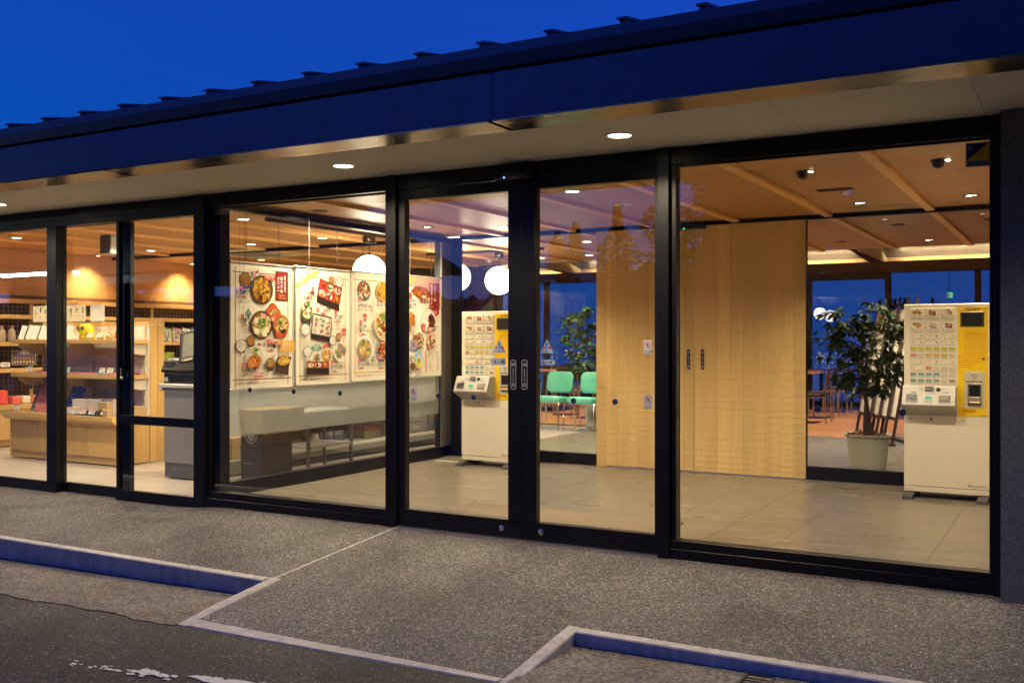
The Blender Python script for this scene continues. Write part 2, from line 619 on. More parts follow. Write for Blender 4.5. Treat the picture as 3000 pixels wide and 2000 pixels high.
def link(o, parent=None):
    COL.objects.link(o)
    if parent is not None:
        o.parent = parent
    return o


def part(name, mb, mats, parent=None, world=True, kind=None, label=None, fix=True):
    """One mesh object. With world=True the builder's points are world points, and the parent's base is taken off."""
    if parent is not None and world:
        ox = ORG.get(parent, Vector((0, 0, 0)))
        mb.v = [(p[0] - ox.x, p[1] - ox.y, p[2] - ox.z) for p in mb.v]
    me = mesh_of(mb, name, mats)
    if fix:
        fixn(me)
    o = bpy.data.objects.new(name, me)
    link(o, parent)
    ORG[o] = ORG.get(parent, Vector((0, 0, 0))) if world else Vector((0, 0, 0))
    if kind:
        o['kind'] = kind
    if label:
        o['label'] = label
    return o


def tag(o, label, cat, group=None, kind='thing'):
    o['label'] = label
    o['category'] = cat
    if group:
        o['group'] = group
    if kind:
        o['kind'] = kind
    return o


def thing(name, label, cat, loc=(0, 0, 0), group=None, rz=0.0):
    o = bpy.data.objects.new(name, None)
    o.empty_display_size = 0.1
    o.location = loc
    o.rotation_euler = (0, 0, rz)
    link(o)
    ORG[o] = Vector(loc)
    return tag(o, label, cat, group)


def solo(name, mb, mats, label, cat, group=None, base=None, kind='thing'):
    """A thing that is one mesh; its origin is put at its base."""
    if base is None:
        xs = [p[0] for p in mb.v]
        ys = [p[1] for p in mb.v]
        zs = [p[2] for p in mb.v]
        base = ((min(xs) + max(xs)) / 2, (min(ys) + max(ys)) / 2, min(zs))
    mb.v = [(p[0] - base[0], p[1] - base[1], p[2] - base[2]) for p in mb.v]
    me = mesh_of(mb, name, mats)
    fixn(me)
    o = bpy.data.objects.new(name, me)
    o.location = base
    link(o)
    ORG[o] = Vector(base)
    return tag(o, label, cat, group, kind)


def structure(name, mb, mats, parent=None):
    o = part(name, mb, mats, parent)
    if parent is None:
        o['kind'] = 'structure'
    return o


def copy_tree(src, loc, rz=None, label=None, parent=None):
    o = src.copy()
    COL.objects.link(o)
    if parent is not None:
        o.parent = parent
    else:
        o.location = loc
        if rz is not None:
            o.rotation_euler = (0, 0, rz)
        if label:
            o['label'] = label
    for ch in list(src.children):
        copy_tree(ch, None, None, None, o)
    return o


# ------------------------------------------------------------------ flat print
TXT = {}


def text_geo(s, bold=0.0, vertical=False):
    key = (s, bold, vertical)
    if key in TXT:
        return TXT[key]
    cu = bpy.data.curves.new('lettering', 'FONT')
    cu.body = '\n'.join(s) if vertical else s
    cu.size = 1.0
    cu.resolution_u = 2
    cu.offset = bold
    cu.align_x = 'CENTER' if vertical else 'LEFT'
    if vertical:
        cu.space_line = 1.02
    ob = bpy.data.objects.new('lettering', cu)
    COL.objects.link(ob)
    dg = bpy.context.evaluated_depsgraph_get()
    dg.update()
    me = bpy.data.meshes.new_from_object(ob.evaluated_get(dg))
    vs = [(v.co.x, v.co.y) for v in me.vertices]
    fs = [tuple(p.vertices) for p in me.polygons]
    bpy.data.objects.remove(ob)
    bpy.data.curves.remove(cu)
    bpy.data.meshes.remove(me)
    if vs:
        x0 = min(v[0] for v in vs)
        x1 = max(v[0] for v in vs)
        y0 = min(v[1] for v in vs)
        y1 = max(v[1] for v in vs)
    else:
        x0 = x1 = y0 = y1 = 0
    TXT[key] = (vs, fs, x0, x1, y0, y1)
    return TXT[key]


class Print:
    """Coloured flat shapes on a local plane: u to the right, v up, layers stacked a fraction of a millimetre apart."""

    def __init__(self, step=0.00022):
        self.v, self.f, self.c = [], [], []
        self.l = 0
        self.step = step

    def layer(self):
        self.l += 1
        return self

    def poly(self, pts, col):
        o = len(self.v)
        self.v += [(p[0], p[1], self.l * self.step) for p in pts]
        self.c += [col] * len(pts)
        self.f.append(tuple(range(o, o + len(pts))))
        return self

    def rect(self, x0, y0, x1, y1, col):
        return self.poly([(x0, y0), (x1, y0), (x1, y1), (x0, y1)], col)

    def ell(self, cx, cy, rx, ry, col, n=20, rot=0.0, jag=0.0):
        pts = []
        for i in range(n):
            a = 2 * math.pi * i / n
            k = 1 + random.uniform(-jag, jag)
            x, y = rx * math.cos(a) * k, ry * math.sin(a) * k
            pts.append((cx + x * math.cos(rot) - y * math.sin(rot), cy + x * math.sin(rot) + y * math.cos(rot)))
        return self.poly(pts, col)

    def text(self, s, x, y, h, col, align='l', bold=0.0, vertical=False, rot=0.0, width=None):
        vs, fs, x0, x1, y0, y1 = text_geo(s, bold, vertical)
        if not vs:
            return self
        k = h if vertical else h / 0.75
        kx = k
        if width:
            kx = width / max(x1 - x0, 1e-6)
        dx = {'l': -x0, 'c': -(x0 + x1) / 2, 'r': -x1}[align]
        dy = -y1 if vertical else 0.0
        ca, sa = math.cos(rot), math.sin(rot)
        o = len(self.v)
        for (a, b) in vs:
            p, q = (a + dx) * kx, (b + dy) * k
            self.v.append((x + p * ca - q * sa, y + p * sa + q * ca, self.l * self.step))
        self.c += [col] * len(vs)
        self.f += [tuple(i + o for i in f) for f in fs]
        return self

    def blobs(self, cx, cy, rx, ry, pal, n, s, rot=0.0):
        for _ in range(n):
            a = random.uniform(0, 2 * math.pi)
            d = math.sqrt(random.random()) * 0.86
            px, py = rx * d * math.cos(a), ry * d * math.sin(a)
            x = cx + px * math.cos(rot) - py * math.sin(rot)
            y = cy + px * math.sin(rot) + py * math.cos(rot)
            b = random.choice(pal)
            k = random.uniform(0.75, 1.2)
            b = tuple(min(1, t * k) for t in b)
            if _ % 6 == 0:
                self.layer()
            self.ell(x, y, s * random.uniform(0.5, 1.2), s * random.uniform(0.35, 0.9), b, 7, random.uniform(0, 3), 0.25)
        return self

    def bowl(self, cx, cy, r, outer, inner, pal, n=40, depth=0.0, flat=0.92):
        self.layer()
        if depth:
            self.poly([(cx - r, cy), (cx - r * 0.62, cy - depth), (cx + r * 0.62, cy - depth), (cx + r, cy)], tuple(t * 0.7 for t in outer))
            self.layer()
        self.ell(cx, cy, r, r * flat, outer, 26)
        self.layer().ell(cx, cy, r * 0.88, r * flat * 0.88, inner, 26)
        self.blobs(cx, cy, r * 0.84, r * flat * 0.84, pal, n, r * 0.20)
        return self

    def build(self, name, M, parent, world=True):
        ox = ORG.get(parent, Vector((0, 0, 0))) if world else Vector((0, 0, 0))
        vs = [tuple((M @ Vector(p)) - ox) for p in self.v]
        me = bpy.data.meshes.new(name)
        me.from_pydata(vs, [], self.f)
        at = me.color_attributes.new('Col', 'FLOAT_COLOR', 'POINT')
        flat = []
        for c in self.c:
            flat += [c[0], c[1], c[2], 1.0]
        at.data.foreach_set('color', flat)
        me.materials.append(INK)
        me.update()
        o = bpy.data.objects.new(name, me)
        link(o, parent)
        ORG[o] = ox
        return o


def plane_m(o, u, v):
    """Matrix whose x is u, y is v, z out of the plane, at o."""
    u, v = Vector(u).normalized(), Vector(v).normalized()
    n = u.cross(v)
    m = Matrix((u, v, n)).transposed().to_4x4()
    m.translation = Vector(o)
    return m


def srgb(r, g, b):
    def f(x):
        x /= 255.0
        return x / 12.92 if x <= 0.04045 else ((x + 0.055) / 1.055) ** 2.4
    return (f(r), f(g), f(b))


BLK = (0.015, 0.012, 0.01)
RED = srgb(196, 40, 30)
DRED = srgb(150, 34, 26)
WHT = (0.85, 0.84, 0.80)
PAPER = srgb(240, 234, 214)

# ================================================================== GROUND
def sst(a, b, x):
    t = max(0.0, min(1.0, (x - a) / (b - a)))
    return t * t * (3 - 2 * t)


def road_z(x):
    return max(-0.24, min(-0.155, -0.2 + 0.015 * (x + 4)))


def pave_z(x, y):
    if y >= 4.24:
        z = -0.0845 * (5.5 - y)
    else:
        z = -0.1065 - 0.128 * (4.24 - y)
    off = 1.0 - sst(-6.15, -5.55, x)
    return z - 0.045 * off * max(0.0, min(1.0, (y - 4.24) / 1.2))


def sheet(xs, ys, zf):
    mb = MB()
    vs = [(x, y, zf(x, y)) for y in ys for x in xs]
    n = len(xs)
    fs = [(j * n + i, j * n + i + 1, (j + 1) * n + i + 1, (j + 1) * n + i) for j in range(len(ys) - 1) for i in range(n - 1)]
    return mb.add(vs, fs)


def lin(a, b, n):
    return [a + (b - a) * i / n for i in range(n + 1)]


GROUNDM = mat('dark grass ground', (0.03, 0.04, 0.02), 0.95, 0, (0.02, 0.025, 0.015), 2, 0.4)
mb = MB()
rows = [(-90, -0.6), (-14, -0.6), (24, -0.6), (40, -6), (120, -45), (400, -62)]
vs = []
for y, z in rows:
    for x in (-4000, -200, -60, 60, 200, 4000):
        vs.append((x, y, z))
fs = [(j * 6 + i, j * 6 + i + 1, (j + 1) * 6 + i + 1, (j + 1) * 6 + i) for j in range(len(rows) - 1) for i in range(5)]
mb.add(vs, fs)
structure('ground', mb, GROUNDM)
LAKE = mat('lake water', (0.010, 0.016, 0.028), 0.08, 0, (0.008, 0.013, 0.024), 0.02)
mb = MB()
mb.quad((-20000, 300, -61), (20000, 300, -61), (20000, 30000, -61), (-20000, 30000, -61))
structure('lake', mb, LAKE)

structure('road', sheet([-40, -14, -10, -7, -6, -5, -4, -3, -2, -1, 0, 3, 12, 30], [-16, -4, 0, 1.5, 2.5, 3.0, 3.56], lambda x, y: road_z(x)), ASPH)
xs = [-16, -10] + lin(-8, -4.0, 110)
mb = sheet(xs, [3.545, 3.8, 4.19], lambda x, y: road_z(x) + 0.004)
mb.v = [(p[0], p[1] + random.gauss(0, 0.007) + 0.012 * math.sin(p[0] * 5.1) + 0.008 * math.sin(p[0] * 13.7), p[2]) if p[1] < 3.6 else p for p in mb.v]
structure('drain_strip', mb, CONC)
mb = sheet([-2.06, -1, 0, 4], [1.9, 2.8, 3.56, 3.8, 4.17], lambda x, y: road_z(x) + 0.006)
structure('drain_strip', mb, CONC)

xs = [-16, -9] + lin(-8.4, -4.0, 22) + lin(-3.6, -2.4, 3) + [-2.06, -1, 0, 1.5, 4]
structure('pavement', sheet(xs, lin(4.238, 5.62, 8), pave_z), PEB)
structure('entrance_ramp', sheet(lin(-3.94, -2.09, 4), lin(3.64, 4.238, 4), pave_z), PEB)
# joint between the walk and the ramp
mb = MB()
mb.add([(-3.988, 4.22, pave_z(-4, 4.22) + 0.003), (-3.972, 4.22, pave_z(-4, 4.22) + 0.003), (-3.972, 5.44, pave_z(-3.97, 5.44) + 0.003), (-3.988, 5.44, pave_z(-3.97, 5.44) + 0.003)], [(0, 1, 2, 3)])
structure('pavement_joint', mb, KERB)


def kerb_bar(pts_top, pts_low, depth):
    pass


def slab(mb, a, b, zt, zb):
    """a, b: opposite corners in plan; zt(x, y) top, flat bottom zb. With small chamfer along top edges."""
    x0, y0 = a
    x1, y1 = b
    c = 0.006
    n = 10 if max(x1 - x0, y1 - y0) > 1 else 3
    longx = (x1 - x0) > (y1 - y0)
    prof = []
    for i in range(n + 1):
        t = i / n
        ring = []
        if longx:
            x = x0 + (x1 - x0) * t
            w = random.uniform(-0.0015, 0.0015)
            for (y, dz) in ((y0 + w, None), (y0 + w, -c), (y0 + c + w, 0), (y1 - c, 0), (y1, -c), (y1, None)):
                ring.append((x, y, zb if dz is None else zt(x, y) + dz))
        else:
            y = y0 + (y1 - y0) * t
            for (x, dz) in ((x0, None), (x0, -c), (x0 + c, 0), (x1 - c, 0), (x1, -c), (x1, None)):
                ring.append((x, y, zb if dz is None else zt(x, y) + dz))
        prof.append(ring)
    vs = [p for r in prof for p in r]
    fs = []
    for i in range(n):
        for k in range(5):
            fs.append((i * 6 + k, i * 6 + k + 1, (i + 1) * 6 + k + 1, (i + 1) * 6 + k))
    fs.append(tuple(range(6)))
    fs.append(tuple(n * 6 + k for k in range(6))[::-1])
    mb.add(vs, fs)
    return mb


for (a, b, zt) in (((-16, 4.176), (-4.002, 4.25), lambda x, y: -0.1),
                   ((-2.032, 4.158), (5, 4.232), lambda x, y: -0.1),
                   ((-4.0, 3.565), (-3.925, 4.25), lambda x, y: pave_z(-4, y) + 0.006 - 0.010 * max(0.0, (3.75 - y) / 0.19)),
                   ((-2.104, 2.6), (-2.034, 4.232), lambda x, y: min(-0.1, pave_z(-2, y) + 0.012) if y > 3.64 else pave_z(-2, 3.64) + 0.012 + (y - 3.64) * 0.03),
                   ((-3.923, 3.56), (-2.106, 3.645), lambda x, y: road_z(x) + 0.007 + (pave_z(-3, 3.645) + 0.004 - road_z(x) - 0.007) * (y - 3.56) / 0.085)):
    structure('kerb', slab(MB(), a, b, zt, -0.34), KERB)

# worn paint of an old parking line
PAINT = mat('worn white road paint', (0.72, 0.71, 0.68), 0.7, 0, (0.55, 0.54, 0.52), 30)
for (cx, cy, n, s) in ((-3.83, 2.90, 6, 0.016), (-3.70, 2.93, 9, 0.02), (-3.52, 2.96, 14, 0.028), (-3.40, 2.97, 12, 0.026), (-3.17, 3.03, 22, 0.042),
                       (-3.02, 3.05, 24, 0.045), (-2.88, 3.08, 22, 0.04), (-2.74, 3.10, 20, 0.04), (-2.95, 2.95, 12, 0.02), (-2.62, 3.13, 14, 0.036)):
    mb = MB()
    for _ in range(n):
        x, y = cx + random.gauss(0, 0.042), cy + random.gauss(0, 0.014)
        r = s * random.uniform(0.4, 1.1)
        k = 9
        pts = []
        for i in range(k):
            a = 2 * math.pi * i / k
            q = r * random.uniform(0.5, 1.2)
            pts.append((x + q * math.cos(a) * 1.3, y + q * math.sin(a) * 0.55, road_z(x) + 0.004 + random.uniform(0, 0.0008)))
        mb.add(pts, [tuple(range(k))])
    o = structure('road_marking', mb, PAINT)
# drain grate set in the strip below the kerb on the near side
g = thing('drain_grate', 'small dark iron drain grate set beside the kerb at the bottom edge', 'drain grate', (-1.12, 4.10, road_z(-1.1)))
IRON = mat('rusty dark iron', (0.05, 0.045, 0.04), 0.55, 0.6, (0.03, 0.026, 0.022), 40)
for (n_, a_) in (('rim', (-1.215, -1.203, 3.70, 4.13)), ('rim', (-1.102, -1.09, 3.70, 4.13)), ('rim_end', (-1.203, -1.102, 4.118, 4.13)), ('rim_end', (-1.203, -1.102, 3.70, 3.712))):
    part(n_, MB().box(a_[0], a_[1], a_[2], a_[3], -0.17, -0.146), IRON, g)
for k in range(11):
    part('bar', MB().box(-1.2025, -1.1025, 3.735 + k * 0.034, 3.745 + k * 0.034, -0.168, -0.148), IRON, g)
# bits of dry leaf litter in the kerb corner
LITT = mat('dry brown leaf bits', (0.20, 0.085, 0.03), 0.8, 0, (0.10, 0.05, 0.02), 50)
mb = MB()
for _ in range(70):
    x = -2.02 + abs(random.gauss(0, 0.16))
    y = 4.145 - abs(random.gauss(0, 0.02)) - max(0, -1.97 - x) * 3
    r = random.uniform(0.003, 0.009)
    a = random.uniform(0, 3.1)
    z = road_z(x) + 0.011
    c, s_ = math.cos(a), math.sin(a)
    mb.add([(x - r * c, y - r * s_, z), (x + r * 0.3 * s_, y - r * 0.3 * c, z + random.uniform(0, 0.006)), (x + r * c, y + r * s_, z), (x - r * 0.3 * s_, y + r * 0.3 * c, z)], [(0, 1, 2, 3)])
o = part('leaf_litter', mb, LITT, None, fix=False)
tag(o, 'dry brown leaf litter in the inside corner of the kerb', 'leaf litter', kind='stuff')

# ================================================================== INTERIOR FLOORS
fl = MB().box(-11.46, -5.93, 5.58, 13.2, -0.14, -0.012)
structure('shop_floor', fl, VINYL)
fl = MB().box(-5.928, 1.5, 5.58, 13.2, -0.14, -0.002)
FLOOR = structure('tiled_floor', fl, GROUT)
tw, tl, gap = 0.4365, 0.478, 0.0014
proto = {}
ix = 0
x0 = -1.617
for i in range(-10, 5):
    xa, xb = x0 + i * tw, x0 + (i + 1) * tw
    xa_, xb_ = max(xa, -5.926), min(xb, 1.5)
    if xb_ - xa_ < 0.03:
        continue
    for j in range(-2, 15):
        ya, yb = 6.25 + j * tl, 6.25 + (j + 1) * tl
        ya_, yb_ = max(ya, 5.58), min(yb, 13.2)
        if yb_ - ya_ < 0.03 or xa_ > 0.4 or (ya_ > 10.5 and xa_ > -0.2):
            continue
        k = (round(xb_ - xa_, 3), round(yb_ - ya_, 3))
        if k not in proto:
            m_ = MB().box(gap, k[0] - gap, gap, k[1] - gap, -0.0018, 0.0, 0.0006)
            me = mesh_of(m_, 'floor_tile', TILE)
            fixn(me)
            proto[k] = me
        o = bpy.data.objects.new('floor_tile', proto[k])
        o.location = (xa_, ya_, random.uniform(-0.0004, 0.0004))
        link(o, FLOOR)
WFLOOR = None


def plank_floor():
    m, nt, bs = nodes_of('restaurant plank floor')
    mp = coords(nt, (1, 1, 1), jitter=False)
    br = nt.nodes.new('ShaderNodeTexBrick')
    br.inputs['Scale'].default_value = 1.0
    br.inputs['Brick Width'].default_value = 1.1
    br.inputs['Row Height'].default_value = 0.09
    br.inputs['Mortar Size'].default_value = 0.0015
    br.inputs['Color1'].default_value = (0.56, 0.25, 0.075, 1)
    br.inputs['Color2'].default_value = (0.40, 0.17, 0.05, 1)
    br.inputs['Mortar'].default_value = (0.06, 0.03, 0.015, 1)
    nt.links.new(mp.outputs[0], br.inputs['Vector'])
    g = noise(nt, coords(nt, (2, 60, 60), jitter=False), 1.0, 5)
    r = ramp(nt, g, [(0.3, (0.75, 0.75, 0.75)), (0.7, (1.1, 1.1, 1.1))])
    nt.links.new(mixc(nt, 1.0, br.outputs['Color'], r.outputs[0], 'MULTIPLY'), bs.inputs['Base Color'])
    bs.inputs['Roughness'].default_value = 0.42
    return m


structure('plank_floor', MB().box(-11.46, 1.5, 13.2, 19.6, -0.14, 0.004), plank_floor())

# ================================================================== BUILDING
B = thing('restaurant_building', 'low restaurant building with dark metal eaves and a glazed front', 'building', (-3.0, 5.4, 0.0))
# --- roof
SL = 0.177
mb = MB()
mb.prism([(4.335, 2.69), (4.335, 2.742), (12.4, 2.742 + SL * 8.065), (20.0, 2.742 + SL * 0.6), (20.0, 2.69), (12.4, 2.69 + SL * 7.9)], -15, 4, 'x')
ROOF = part('roof', mb, METAL, B)
rib = None
for k in range(0, 18):
    x = -7.053 + k * 0.3968 - 0.0005 * k
    if rib is None:
        y0, y1 = 4.40, 7.5
        m_ = MB()

        def zt(y, h):
            return 2.742 + SL * (y - 4.335) + h
        w = 0.016
        for (xa, xb, h0, h1, ya) in ((-w, w, 0.0, 0.031, y0 + 0.014), (-0.026, 0.026, 0.031, 0.043, y0)):
            m_.add([(xa, ya, zt(ya, h0)), (xb, ya, zt(ya, h0)), (xb, ya, zt(ya, h1)), (xa, ya, zt(ya, h1)),
                    (xa, y1, zt(y1, h0)), (xb, y1, zt(y1, h0)), (xb, y1, zt(y1, h1)), (xa, y1, zt(y1, h1))],
                   [(0, 1, 2, 3), (4, 7, 6, 5), (0, 4, 5, 1), (1, 5, 6, 2), (2, 6, 7, 3), (3, 7, 4, 0)])
        rib = part('roof_rib', m_, METAL, ROOF)
        rib.location.x = x
    else:
        c = rib.copy()
        COL.objects.link(c)
        c.location.x = x
part('gutter', MB().prism([(4.345, 2.628), (4.335, 2.688), (4.50, 2.688), (4.50, 2.622), (4.36, 2.622)], -15, 4), METAL2, B)
part('eave_shadow_gap', MB().box(-15, 4, 4.42, 4.5, 2.585, 2.63), BLACKP, B)
# fascia in three lengths, with screws
SCR = {}
for (xa, xb) in ((-15, -5.4856), (-5.4844, -2.5766), (-2.5754, 4.0)):
    f_ = part('fascia_panel', MB().box(xa, xb, 4.318, 4.345, 2.362, 2.600, 0.0015).box(xa + .001, xb - .001, 4.345, 4.43, 2.585, 2.599), METAL, B)
    o2 = part('flange', MB().box(xa + (0.0 if xa < -10 else -0.03), xb, 4.319, 4.566, 2.3525, 2.3605), FLANGE, f_)
    for (sx, sz) in ((-5.47, 2.49), (-5.472, 2.43), (-5.474, 2.375), (-6.35, 2.565), (-4.033, 2.55), (-2.56, 2.564), (-2.56, 2.494), (-2.56, 2.417), (-2.077, 2.563), (-1.099, 2.562), (-3.008, 2.563), (-0.6, 2.56)):
        if xa < sx < xb:
            part('screw', MB().lathe([(0.0045, 0), (0.004, -0.003), (0.0001, -0.004)], (sx, 4.3178, sz), 8, 'y'), METAL, f_)
# soffit boards
sf = part('soffit', MB().box(-15, 4, 4.567, 5.56, 2.372, 2.39), WHITEP, B)
jn = [-15, -13, -11.25, -9.43, -7.6, -5.79, -3.96, -2.145, -1.267, -0.40, 1.4, 4.0]
for a, b in zip(jn[:-1], jn[1:]):
    part('soffit_board', MB().box(a + 0.0012, b - 0.0012, 4.568, 5.56, 2.3605, 2.3715), SOFF, sf)
# walls
part('front_wall', MB().box(-0.328, 4.0, 5.345, 5.62, -0.2, 2.36), STUC, B)
part('inner_wall', MB().box(-0.20, -0.10, 5.622, 9.0, 0.0, 2.365), CREAM, B)
part('side_wall', MB().box(1.5, 1.7, 5.622, 19.7, -0.1, 3.4), CREAM, B)
ew = part('end_wall', MB().box(-11.62, -11.452, 5.622, 19.7, -0.1, 3.4), mat('dark brown wall board', (0.10, 0.055, 0.035), 0.6, 0, (0.08, 0.044, 0.028), 12), B)
part('veneer_panel', MB().box(-11.451, -11.40, 5.63, 12.6, 1.805, 2.366), VENW, ew)
part('wall_trim', MB().box(-11.451, -11.38, 5.63, 12.6, 1.752, 1.803), BEAMB, ew)
# ceiling
ce = part('ceiling', MB().box(-11.455, 1.5, 5.56, 12.62, 2.368, 2.41), CEIL, B)
part('ceiling_edge', MB().box(-11.45, 1.5, 12.622, 12.66, 2.362, 2.43), CREAM, B)
bx0 = -1.085
for k in range(-3, 12):
    x = bx0 - k * 0.8365
    part('batten', MB().box(x - 0.034, x + 0.034, 6.0, 9.03, 2.338, 2.3675, 0.002), BATTEN, ce)
    part('batten', MB().box(x - 0.034, x + 0.034, 9.14, 12.61, 2.338, 2.3675, 0.002), BATTEN, ce)
    if x > -5.9:
        part('batten_end', MB().box(x - 0.028, x + 0.028, 5.96, 5.999, 2.352, 2.3675), BLACKP, ce)
# raised roof lining and cove over the windows
part('roof_lining', MB().prism([(12.66, 4.0), (19.5, 3.05), (19.5, 3.1), (12.66, 4.05)], -11.45, 1.5), CREAM, B)
part('upper_wall', MB().box(-11.45, 1.5, 12.605, 12.655, 2.432, 4.1), CREAM, B)
part('cove_wall', MB().box(-11.45, 1.5, 19.52, 19.6, 2.5, 3.12), mat('warm white cove board', (0.68, 0.50, 0.27), 0.6, 0, (0.62, 0.45, 0.235), 9, 0, (1, 8, 8)), B)
cb = part('cove_beam', MB().box(-11.45, 1.5, 19.16, 19.19, 2.49, 2.685).box(-11.45, 1.5, 19.191, 19.515, 2.49, 2.58), BEAMB, B)
LED = glow('warm led strip', (1.0, 0.70, 0.34), 7.5 * LAMPW)
rx = [-9.53, -3.245, 3.05]
for a, b in ((-11.3, -9.85), (-9.10, -6.50), (-6.30, -3.62), (-2.86, 1.3)):
    part('led_strip', MB().box(a, b, 19.30, 19.34, 2.585, 2.60), LED, cb)
for x in (-9.53, -6.40, -3.245):
    part('rafter', MB().prism([(12.66, 3.0), (19.18, 2.688), (19.50, 2.688), (19.50, 3.0), (12.66, 3.3)], x - 0.12, x + 0.12), mat('dark rafter wood', (0.09, 0.055, 0.035), 0.5), B)
    part('cove_return', MB().box(x + 0.125, x + 0.15, 16.8, 19.515, 2.69, 3.1), CREAM, B)


def bars(name, parent, rects, y0, y1, m, b=0.0015):
    out = []
    for (n_, xa, xb, za, zb) in rects:
        out.append(part(n_, MB().box(xa, xb, y0, y1, za, zb, b), m, parent))
    return out


# --- back windows to the lake
bwx = [-11.44, -10.155, -8.6, -7.1, -5.8, -4.49, -3.055, -1.546, 0.0, 1.49]
for k, (a, b) in enumerate(zip(bwx[:-1], bwx[1:])):
    sash = (k in (4, 5))
    wa, wb = a + 0.055, b - 0.055
    zt_ = 2.375 if sash and k == 5 else 2.488
    win = part('back_window', MB().box(wa, wb, 19.36, 19.42, 0.0, 0.10), DARKW, B)
    part('frame', MB().box(a - 0.055, a + 0.054, 19.34, 19.44, 0.0, 2.489), DARKW, win)
    if zt_ < 2.45:
        part('transom', MB().box(wa, wb, 19.345, 19.43, zt_, 2.488), DARKW, win)
    part('pane', MB().box(wa, wb, 19.385, 19.393, 0.101, zt_ - 0.001), GLASSB, win)

# ================================================================== SHOPFRONT
DOT = mat('blue silver collision dot', (0.16, 0.20, 0.36), 0.22, 0.8, (0.10, 0.13, 0.26), 40)


def dots(parent, spots, y, axis='y'):
    for p in spots:
        if axis == 'y':
            m_ = MB().lathe([(0.0001, -0.003), (0.017, -0.0025), (0.0185, -0.0005), (0.0185, 0.0)], (p[0], y, p[1]), 16, 'y')
        else:
            m_ = MB().lathe([(0.0001, 0.003), (0.017, 0.0025), (0.0185, 0.0005), (0.0185, 0.0)], (y, p[0], p[1]), 16, 'x')
        part('collision_dot', m_, DOT, parent)


part('header', MB().box(-12, -0.331, 5.445, 5.555, 2.262, 2.3595, 0.002), FRAME, B)
part('header_lip', MB().box(-12, -5.902, 5.447, 5.55, 2.216, 2.261, 0.0015), FRAME, B)
for (a, b, yf) in ((-5.900, -5.788, 5.425), (-4.071, -3.987, 5.42), (-2.120, -2.050, 5.42), (-0.362, -0.330, 5.42)):
    part('mullion', MB().box(a, b, yf, 5.565, -0.08, 2.3585, 0.002), FRAME, B)


def fixed_window(name, xa, xb, zb, zt_, label):
    t = thing(name, label, 'window', ((xa + xb) / 2, 5.48, 0.0))
    part('sill_rail', MB().box(xa, xb, 5.432, 5.56, -0.07, 0.052, 0.002), FRAME, t)
    part('bottom_rail', MB().box(xa, xb, 5.447, 5.53, 0.0525, zb, 0.002), FRAME, t)
    part('jamb', MB().box(xa, xa + 0.03, 5.455, 5.53, zb + 0.0005, zt_, 0.0015), FRAME, t)
    part('jamb', MB().box(xb - 0.02, xb, 5.455, 5.53, zb + 0.0005, zt_, 0.0015), FRAME, t)
    part('glazing_bead', MB().box(xa + 0.031, xb - 0.021, 5.468, 5.478, zt_ - 0.016, zt_ - 0.001), FRAME, t)
    part('pane', MB().box(xa + 0.031, xb - 0.021, 5.480, 5.488, zb + 0.001, zt_ - 0.001), GLASS, t)
    return t


w1 = fixed_window('fixed_window', -5.786, -4.073, 0.102, 2.259, 'large fixed glass pane in front of the hanging menu posters')
dots(w1, [(-5.365, 0.878), (-4.937, 0.877), (-4.51, 0.877)], 5.4795)
# the deep left jamb of that window
part('deep_jamb', MB().box(-5.785, -5.695, 5.50, 5.60, 0.105, 2.25), FRAME, w1)
w2 = fixed_window('fixed_window', -2.048, -0.364, 0.098, 2.261, 'large fixed glass pane in front of the second ticket machine by the dark wall')
dots(w2, [(-1.223, 0.877), (-0.792, 0.876)], 5.4795)
# security sticker
pr = Print()
pr.rect(0, 0, 0.113, 0.122, srgb(150, 158, 165))
pr.layer()
pr.poly([(0.006, 0.034), (0.107, 0.116), (0.006, 0.116)], srgb(14, 26, 96))
pr.poly([(0.006, 0.034), (0.107, 0.034), (0.107, 0.116)], srgb(214, 176, 22))
pr.layer()
pr.text('ALSOK', 0.057, 0.008, 0.019, srgb(12, 18, 48), 'c', 0.035, width=0.10)
for k, s_ in enumerate(('ALways', 'Security', 'OK')):
    pr.text(s_, 0.010, 0.103 - k * 0.010, 0.006, WHT, 'l')
pr.build('security_sticker', plane_m((-0.494, 5.4785, 2.116), (1, 0, 0), (0, 0, 1)), w2)


